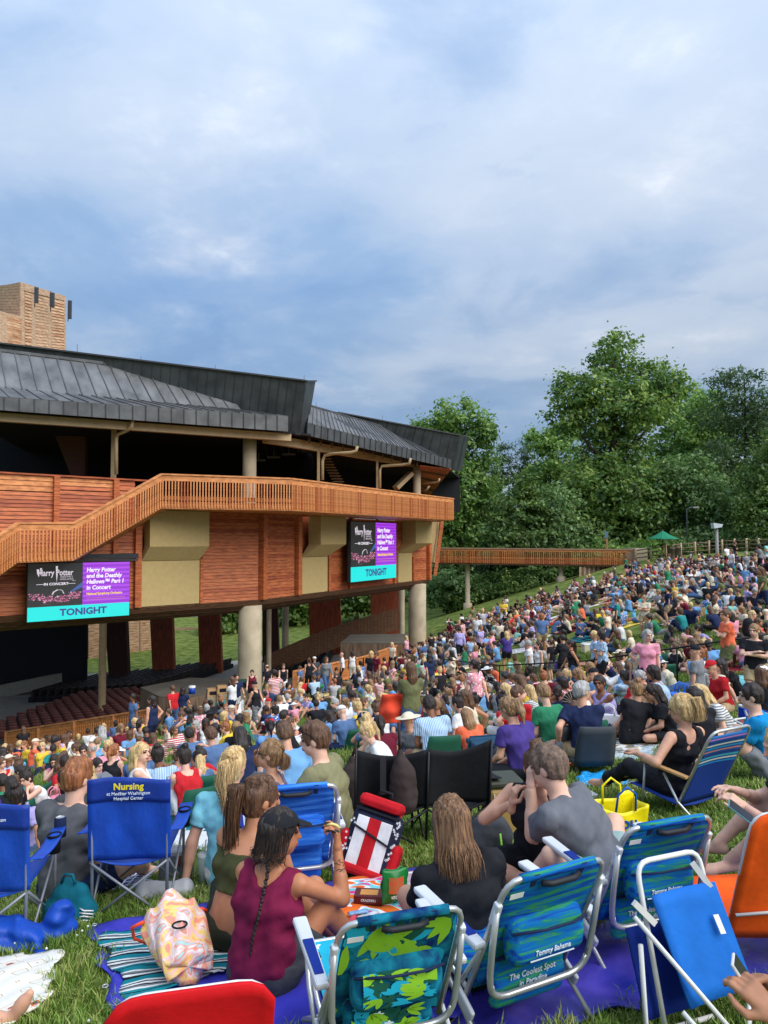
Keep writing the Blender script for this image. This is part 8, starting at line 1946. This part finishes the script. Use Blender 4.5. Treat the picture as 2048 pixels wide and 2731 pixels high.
# flag rucksack cooler
fb = empty('flag_rucksack', G(965, 2340), R(-14), 'stars and stripes rucksack cooler with red lid', 'bag'); fb.rotation_euler = (R(-22), R(13), R(-16)); fb.scale = (1.15,) * 3
m_fred, m_fwht, m_fnavy = cloth('flag_red', (190, 30, 38)), cloth('flag_white', (226, 226, 226)), cloth('flag_navy', (40, 44, 66))
MB().box((0, 0, .22), (.34, .2, .42)).build('bag_body', m_fnavy, fb, bevel=.07)
for i, x in enumerate((-.08, 0, .08)): MB().box((x, -.104, .20), (.079, .012, .32)).build('stripe_panel', m_fred if i == 1 else m_fwht, fb, bevel=.003)
MB().box((0, -.02, .46), (.3, .2, .08)).build('lid', m_fred, fb, bevel=.035); MB().box((0, -.1, .40), (.3, .02, .012)).build('zip', SHIRT['black'], fb); MB().box((0, -.115, .26), (.27, .01, .012), Matrix.Rotation(R(14), 3, 'Y')).build('zip', SHIRT['black'], fb)
for s_ in (-1, 1):
    MB().box((s_ * .175, -.01, .14), (.07, .16, .22)).build('side_pocket', m_fred, fb, bevel=.03)
    MB().tube([(s_ * .1, .12, .44), (s_ * .13, .18, .3), (s_ * .12, .14, .06)], .018, 6).build('shoulder_strap', m_fred, fb)
MB().box((0, -.115, .035), (.3, .05, .06)).build('front_pocket', m_fred, fb, bevel=.02)
rr = random.Random(2)
for i in range(34):
    x = rr.choice([-1, 1]) * rr.uniform(.125, .165); z = rr.uniform(.08, .42); pts = []
    for k in range(10): a = k * math.pi / 5 + .3; r_ = .011 if k % 2 == 0 else .0045; pts.append((x + r_ * math.sin(a), -.1035, z + r_ * math.cos(a)))
    MB().poly(pts).build('star', m_fwht, fb)
MB().tube([(-.05, .0, .5), (-.04, 0, .54), (.04, 0, .54), (.05, 0, .5)], .01, 6).build('handle', SHIRT['black'], fb)
def sack(name, loc, rz, prims, mat, label, cat='bag', h=.012, noise=.006, extra=None):
    s = SDF()
    for p in prims: s.rc(*p)
    s.noise(noise, 26, 3); s.noise(noise * .5, 60, 5); s.cut((0, 0, 0), (0, 0, -1))
    r_ = empty(name, loc, rz, label, cat); obj('bag_body', np_mesh('bag_body', *s.mesh(h), mat), r_); return r_
m_brn = cloth('b_brown', (62, 52, 50)); m_bei = cloth('b_beige', (190, 180, 160))
hb = sack('drawstring_bag', GY(1075, 6.2) + V3(0, 0, .34), R(10), [((-.0, 0, .1), (0, 0, .3), .12, .1, .05), ((0, 0, .3), (-.03, 0, .5), .1, .03, .05)], m_brn, 'dark brown drawstring bag hanging from the double chair'); MB().tube([(-.03, 0, .5), (-.05, -.05, .75)], .012, 6).build('strap', m_brn, hb)
hb = sack('drawstring_bag', G(930, 2250) + V3(0, 0, .25), R(10), [((-.0, 0, .1), (0, 0, .3), .1, .09, .05), ((0, 0, .3), (.03, 0, .5), .09, .03, .05)], m_brn, 'charcoal drawstring bag hanging beside the flag rucksack'); MB().tube([(.03, 0, .5), (.06, -.05, .65)], .012, 6).build('strap', m_brn, hb)
sack('canvas_bag', G(872, 2310), R(10), [((-.06, 0, .1), (.06, 0, .1), .12, .11, .05), ((-.05, 0, .2), (.06, 0, .26), .09, .06, .05)], m_bei, 'slumped beige canvas bag beside the flag rucksack')
# tan hard cooler, black rucksack, foam box
tc_ = empty('hard_cooler', G(1338, 2225), R(8), 'tall tan hard cooler with dark olive lid', 'cooler'); MB().box((0, 0, .22), (.3, .3, .44)).build('box', M('cooler_tan', C(166, 134, 76), rough=.45), tc_, bevel=.03); MB().box((0, 0, .475), (.32, .32, .07)).build('lid', M('cooler_olive', C(58, 62, 48), rough=.45), tc_, bevel=.025)
MB().box((0, -.155, .36), (.06, .02, .1)).build('latch', m_bei, tc_); MB().beam((-.11, -.153, .1), (-.11, -.153, .4), .012, .02).build('strap', m_bei, tc_)
bb = sack('rucksack', G(1300, 2345), R(14), [((-.09, 0, .1), (.09, 0, .1), .12, .12, .05), ((-.08, 0, .28), (.08, 0, .3), .11, .11, .05), ((-.06, 0, .38), (.06, 0, .38), .07, .07, .05)], SHIRT['charcoal'], 'black rucksack with lime green zip behind the plain black tee'); MB().tube([(.05, -.135, .08), (.06, -.14, .22), (.05, -.12, .36)], .007, 6).build('zip', M('lime', C(150, 220, 60), rough=.5), bb)
fx = carton(G(1560, 2135) + V3(0, 0, .0), R(20), (.2, .2, .08), [SHIRT['white'], SHIRT['white']], 'white foam takeaway box on the grass behind the yellow tote', 'box')
# yellow and blue printed tote
yt = empty('shopping_bag', G(1652, 2245), R(14), 'yellow and blue printed shopping bag standing open on the grass', 'bag')
m_yel, m_bl2 = M('bag_yellow', C(250, 226, 20), rough=.35, bump=.3, bscale=14), M('bag_blue', C(20, 92, 176), rough=.35, bump=.3, bscale=14)
W2, H2, D2 = .19, .32, .1
MB().grid(lambda u, v: V3((u - .5) * 2 * W2 * (1 + .08 * v), -D2 - .012 * math.sin(u * 9 + v * 5), H2 * v - .05 * math.sin(u * 3.14) * v), 14, 10).build('front_panel', m_yel, yt, solid=.005); MB().grid(lambda u, v: V3((u - .5) * 2 * W2 * (1 + .08 * v), D2 + .01 * math.sin(u * 8), H2 * v + .05 * (u > .6) * v), 12, 10).build('back_panel', m_yel, yt, solid=.005)
for s_ in (-1, 1): MB().grid(lambda u, v: V3(s_ * W2 * (1 + .08 * v) - s_ * .03 * math.sin(u * 3.14), -D2 + 2 * D2 * u, H2 * v), 8, 8).build('side_panel', m_bl2 if s_ < 0 else m_yel, yt, solid=.005)
MB().box((0, 0, .004), (2 * W2, 2 * D2, .006)).build('base_panel', m_bl2, yt)
for y in (-D2, D2): MB().tube([(-.09, y, H2 - .04), (-.08, y * 1.2, H2 + .1), (.0, y * 1.2, H2 + .16), (.08, y * 1.2, H2 + .1), (.09, y, H2 - .04)], .01, 6).build('handle', m_bl2 if y < 0 else m_yel, yt)
m_btx = M('print_blue', C(24, 84, 160), rough=.5); text_obj('lettering', 'You', .135, (V3(-.02, -D2 - .02, .19), V3(1, 0, 0), V3(0, 0, 1)), m_btx, yt, bold=.004); text_obj('lettering', 'mu', .12, (V3(.01, -D2 - .018, .06), V3(1, 0, 0), V3(0, 0, 1)), m_btx, yt, bold=.004)
# tumbler, lunch bag, teal rucksack, rumpled cover
tu = empty('tumbler', G(544, 2372), 0, 'tall sage green tumbler with handle and straw', 'tumbler'); MB().lathe((0, 0, 0), [(0, 0), (.036, 0), (.038, .1), (.05, .13), (.05, .24), (0, .24)], 20).build('cup', M('sage', C(150, 168, 156), rough=.4), tu); MB().lathe((0, 0, .24), [(.051, 0), (.05, .02), (0, .022)], 20).build('lid', M('pale_lid', C(206, 212, 206), rough=.3), tu); MB().tube([(0, 0, .25), (.012, 0, .36)], .005, 6).build('straw', SHIRT['white'], tu); MB().tube([(.048, 0, .2), (.09, 0, .19), (.09, 0, .1), (.046, 0, .1)], .009, 6).build('handle', M('sage', C(150, 168, 156)), tu)
lb_ = empty('lunch_bag', G(470, 2350), R(8), 'grey tweed lunch bag with leather tab', 'bag'); MB().box((0, 0, .13), (.26, .16, .26)).build('bag_body', M('tweed', C(120, 122, 126), var=.25, scale=60), lb_, bevel=.03); MB().box((.03, -.085, .19), (.025, .01, .08)).build('tab', M('leather', C(132, 66, 40)), lb_)
sack('shopping_bag', G(440, 2395), R(5), [((-.14, 0, .05), (.14, 0, .05), .07, .07, .05)], M('greyplastic', C(186, 186, 188), rough=.4), 'flattened grey and white plastic bag in front of lunch bag')
tr_ = sack('rucksack', G(185, 2462), R(-8), [((-.08, 0, .08), (.1, 0, .07), .1, .09, .05), ((-.03, .02, .2), (.05, .02, .2), .08, .07, .05)], cloth('b_teal', (16, 96, 112)), 'slumped teal rucksack with white wavy trim under the camp chair')
MB().tube([(-.05, -.02, .27), (-.03, -.02, .33), (.03, -.02, .33), (.05, -.02, .27)], .01, 6).build('handle', cloth('b_teal', (16, 96, 112)), tr_)
for k in range(5): MB().tube([(.1 + .0 * k, -.1 + .012 * k, .03 + .025 * k), (.15, -.085, .035 + .026 * k + .01 * math.sin(k)), (.2, -.05, .03 + .022 * k)], .005, 5).build('wave_trim', SHIRT['white'], tr_)
sack('chair_cover', G(85, 2520), R(12), [((-.22, .02, .05), (-.02, -.02, .06), .09, .08, .04), ((-.05, 0, .07), (.2, .03, .05), .09, .07, .04), ((.1, .02, .12), (.16, .05, .2), .07, .05, .03), ((.05, -.1, .03), (.1, -.2, .03), .05, .04, .04)], m_royal, 'rumpled royal blue chair cover on the grass', 'cover', .010, .022)
def can(loc, cols, label, r=.033, h=.12):
    c = empty('drink_can', loc, 0, label, 'can'); MB().lathe((0, 0, 0), [(0, 0), (r, .004), (r, h - .012), (r * .8, h)], 16).build('can_body', cols, c); MB().lathe((0, 0, h - .002), [(r * .8, 0), (r * .75, -.004), (0, -.004)], 16).build('can_top', m_alu, c); return c
can(P(160, 2232, 5.3), SHIRT['navy'], 'drink can in a navy sleeve between the camp chairs', .04, .14); can(P(857, 2085, 6.2), M('can_blue', C(70, 160, 214), rough=.3, metal=.4), 'pale blue drink can on the chair arm beside the olive tee')
# mid-ground things
for px, rz_, lb in ((1530, 30, 'grey running shoe standing toe forward near the grey chairs'), (1570, 60, 'grey running shoe turned sideways near the grey chairs')):
    s = SDF(); s.rc((0, -.1, .05), (0, .02, .05), .045, .045, .03); s.rc((0, .02, .045), (0, .14, .035), .045, .035, .03); s.rc((0, -.09, .06), (0, -.07, .11), .04, .045, .02); s.cut((0, 0, .01), (0, 0, -1)); s.cut((0, -.06, .13), (0, 0, 1))
    e = empty('running_shoe', G(px, 2022), R(rz_), lb, 'shoe', 'shoes on the grass'); obj('upper', np_mesh('upper', *s.mesh(.009), SHIRT['grey']), e); MB().box((0, .01, .012), (.085, .27, .022)).build('sole', SHIRT['white'], e, bevel=.01)
sack('rucksack', G(1352, 2062), R(10), [((-.1, 0, .1), (.1, 0, .1), .12, .12, .05), ((-.08, 0, .26), (.06, 0, .28), .11, .1, .05)], SHIRT['charcoal'], 'black and red rucksack beside the purple t-shirt'); rk = [o for o in bpy.data.objects if o.get('label', '').startswith('black and red rucksack')][0]
MB().tube([(.12, -.1, .05), (.16, -.08, .2), (.06, -.08, .38)], .018, 6).build('trim', SHIRT['red'], rk); MB().box((.02, -.13, .05), (.22, .03, .07)).build('front_pocket', SHIRT['red'], rk, bevel=.02)
coolbox(G(1300, 2050), R(15), M('cool_teal', C(30, 90, 120), rough=.7), M('cool_teal2', C(24, 70, 96), rough=.7), 'teal soft cooler standing beside the purple t-shirt', 1.1, 'soft bags in the mid-ground')
tote(G(1818, 1905), R(10), M('tote_blue', C(24, 110, 220), rough=.4), 'bright blue shopping tote beside the red striped serape', 1.15, 'soft bags in the mid-ground'); tote(G(1625, 1965), R(-20), fabric('tote_mix', (226, 226, 230), 'dotted', (60, 60, 150), 5), 'white bag with blue print next to the navy t-shirt', 1.05, 'soft bags in the mid-ground'); tote(G(1175, 1845), R(5), M('tote_yel', C(244, 214, 30), rough=.5), 'yellow shopping bag far down among the crowd', 1.1, 'soft bags in the mid-ground')
# orange quilt held by the standing man
q0 = GY(1097, 13.4); mq = GY(1040, 13.2)
qo = MB().grid(lambda u, v: V3((u - .5) * .62 + .1 * v, .05 * math.sin(u * 9 + v * 4) + .04 * math.sin(v * 11), .55 + .62 * v + .12 * math.sin(u * 3) * (1 - v)), 14, 14).build('quilt', M('quilt_orange', C(226, 74, 44), rough=.85, bump=.4, bscale=18), solid=.02); qo.location = GY(1050, 13.25); tag(qo, 'orange red quilt held out by the standing olive shirted person', 'quilt')
bpk = sack('rucksack', GY(1962, 17.05) + V3(0, .02, 1.05), face_stage(9, 17) + R(40), [((0, -.24, .1), (0, -.24, .3), .13, .12, .05)], SHIRT['black'], 'black rucksack worn by the standing orange shirted person')
# black handheld fan
hf = empty('hand_fan', seat_at(1528, 1855, .72) + V3(0, 0, .6), R(10), 'open black folding hand fan with pale ribs', 'fan')
for k in range(11):
    a = R(10 + k * 16); a2 = R(10 + (k + 1) * 16 - 1); MB().slab([(.05 * math.cos(a), 0, .05 * math.sin(a)), (.2 * math.cos(a), 0, .2 * math.sin(a)), (.2 * math.cos(a2), .006, .2 * math.sin(a2)), (.05 * math.cos(a2), .006, .05 * math.sin(a2))], .002).build('leaf', SHIRT['black'], hf)
    MB().tube([(0, -.004, 0), (.2 * math.cos(a), -.004, .2 * math.sin(a))], .003, 4).build('rib', SHIRT['cream'], hf)
# ================================================================ grass
def tuft(name, n, hgt, seed, mat):
    rr = random.Random(seed); mb = MB()
    for i in range(n):
        a, r_ = rr.uniform(0, 6.28), rr.random() ** .5 * .07; x, y = r_ * math.cos(a), r_ * math.sin(a); h = hgt * rr.uniform(.45, 1.2); b = rr.uniform(0, 6.28); l = h * rr.uniform(.2, .9); w = rr.uniform(.0022, .0042); dx, dy = math.cos(b), math.sin(b); px_, py_ = -dy * w, dx * w
        mb.add([(x - px_, y - py_, -.01), (x + px_, y + py_, -.01), (x + dx * l * .35 + px_ * .8, y + dy * l * .35 + py_ * .8, h * .6), (x + dx * l * .35 - px_ * .8, y + dy * l * .35 - py_ * .8, h * .6), (x + dx * l, y + dy * l, h * .95)], [(0, 1, 2, 3), (3, 2, 4)])
    o = mb.build(name, mat); COL.objects.unlink(o); return o
def grass_mat():
    m = bpy.data.materials.new('grass_blade'); m.use_nodes = True; t = m.node_tree; b = t.nodes['Principled BSDF']
    oi = N(t, 'ShaderNodeObjectInfo'); g = N(t, 'ShaderNodeNewGeometry'); ad = N(t, 'ShaderNodeMath', operation='MULTIPLY_ADD'); ad.inputs[1].default_value = .45
    t.links.new(g.outputs['Random Per Island'], ad.inputs[0]); mu = N(t, 'ShaderNodeMath', operation='MULTIPLY'); mu.inputs[1].default_value = .55; t.links.new(oi.outputs['Random'], mu.inputs[0]); t.links.new(mu.outputs[0], ad.inputs[2])
    ps_ = N(t, 'ShaderNodeTexNoise'); ps_.inputs['Scale'].default_value = 1.1; ps_.inputs['Detail'].default_value = 4; t.links.new(g.outputs['Position'], ps_.inputs['Vector']); a2 = N(t, 'ShaderNodeMath', operation='MULTIPLY_ADD'); a2.inputs[1].default_value = .9; t.links.new(ps_.outputs[0], a2.inputs[0]); a3 = N(t, 'ShaderNodeMath', operation='SUBTRACT'); a3.inputs[1].default_value = .45; t.links.new(ad.outputs[0], a3.inputs[0]); t.links.new(a3.outputs[0], a2.inputs[2]); ad = a2
    t.links.new(ramp_of(t, ad.outputs[0], [(.1, C(66, 94, 32)), (.45, C(100, 130, 46)), (.75, C(132, 152, 68)), (.95, C(176, 172, 104))]), b.inputs['Base Color'])
    b.inputs['Roughness'].default_value = .6; b.inputs['Specular IOR Level'].default_value = .25
    return m
gm = grass_mat()
def inside(poly, x, y):
    c = False; j = len(poly) - 1
    for i in range(len(poly)):
        (xi, yi), (xj, yj) = poly[i], poly[j]
        if (yi > y) != (yj > y) and x < (xj - xi) * (y - yi) / (yj - yi) + xi: c = not c
        j = i
    return c
for o in list(COL.objects):
    if o.name.startswith('picnic_blanket') and o.type == 'MESH' and o.get('group') == 'picnic blankets on the lawn' and o.location.y < 20:
        w = [o.matrix_basis @ Vector(c) for c in o.bound_box]; FLAT.append([(w[i].x, w[i].y) for i in (0, 3, 7, 4)])
def grass(name, y0, y1, cell, dens, tufts, seed, smin, smax, label):
    vs, fs = [], []; x_ = -.62 * y1
    ys = np.arange(y0, y1, cell)
    for y in ys:
        for x in np.arange(-.6 * (y + cell) - .4, .6 * (y + cell) + .4, cell):
            cx, cy = x + cell / 2, y + cell / 2
            if any(inside(pl, cx, cy) for pl in FLAT) or not (y < 9 or on_lawn(cx, cy)): continue
            k = len(vs); vs += [(x, y), (x + cell, y), (x + cell, y + cell), (x, y + cell)]; fs.append((k, k + 1, k + 2, k + 3))
    a = np.array(vs); z = ground_np(a[:, 0], a[:, 1]); me = np_mesh(name, np.c_[a, z], np.array(fs), gm)
    o = tag(obj(name, me), label, 'grass', kind='stuff')
    ng = bpy.data.node_groups.new(name, 'GeometryNodeTree'); ng.interface.new_socket('Geometry', in_out='INPUT', socket_type='NodeSocketGeometry'); ng.interface.new_socket('Geometry', in_out='OUTPUT', socket_type='NodeSocketGeometry')
    gi, go = N(ng, 'NodeGroupInput'), N(ng, 'NodeGroupOutput'); dp = N(ng, 'GeometryNodeDistributePointsOnFaces'); dp.inputs['Density'].default_value = dens; dp.inputs['Seed'].default_value = seed
    io = N(ng, 'GeometryNodeInstanceOnPoints'); oi = N(ng, 'GeometryNodeObjectInfo'); oi.inputs['Object'].default_value = tufts; rv = N(ng, 'FunctionNodeRandomValue', data_type='FLOAT_VECTOR'); rv.inputs[0].default_value = (-.15, -.15, 0); rv.inputs[1].default_value = (.15, .15, 6.28)
    rs = N(ng, 'FunctionNodeRandomValue'); rs.inputs[2].default_value = smin; rs.inputs[3].default_value = smax
    L = ng.links.new; L(gi.outputs[0], dp.inputs[0]); L(dp.outputs['Points'], io.inputs['Points']); L(oi.outputs['Geometry'], io.inputs['Instance']); L(rv.outputs[0], io.inputs['Rotation']); L(rs.outputs[1], io.inputs['Scale']); L(io.outputs[0], go.inputs[0])
    md = o.modifiers.new('grass', 'NODES'); md.node_group = ng
    return o
grass('grass', 2.0, 7.0, .12, 330, tuft('tuft', 22, .062, 1, gm), 3, .6, 1.25, 'trampled lawn grass between the foreground blankets')
grass('grass', 7.0, 13.0, .2, 130, tuft('tuft', 30, .07, 2, gm), 4, .8, 1.5, 'lawn grass among the nearest picnickers')
grass('grass', 13.0, 30.0, .5, 34, tuft('tuft', 34, .085, 5, gm), 5, 1.2, 2.0, 'lawn grass on the middle slope')
cl = MB(); rr = random.Random(5)
for i in range(260):
    y = rr.uniform(2.6, 8); x = rr.uniform(-.55, .55) * y
    if any(inside(pl, x, y) for pl in FLAT): continue
    z = gz(x, y) + rr.uniform(.035, .06); cl.lathe((x, y, z), [(0, -.006), (.008, -.002), (.007, .005), (0, .009)], 6)
tag(cl.build('clover_flowers', SHIRT['white']), 'tiny white clover flowers dotted in the grass', 'flowers', kind='stuff')
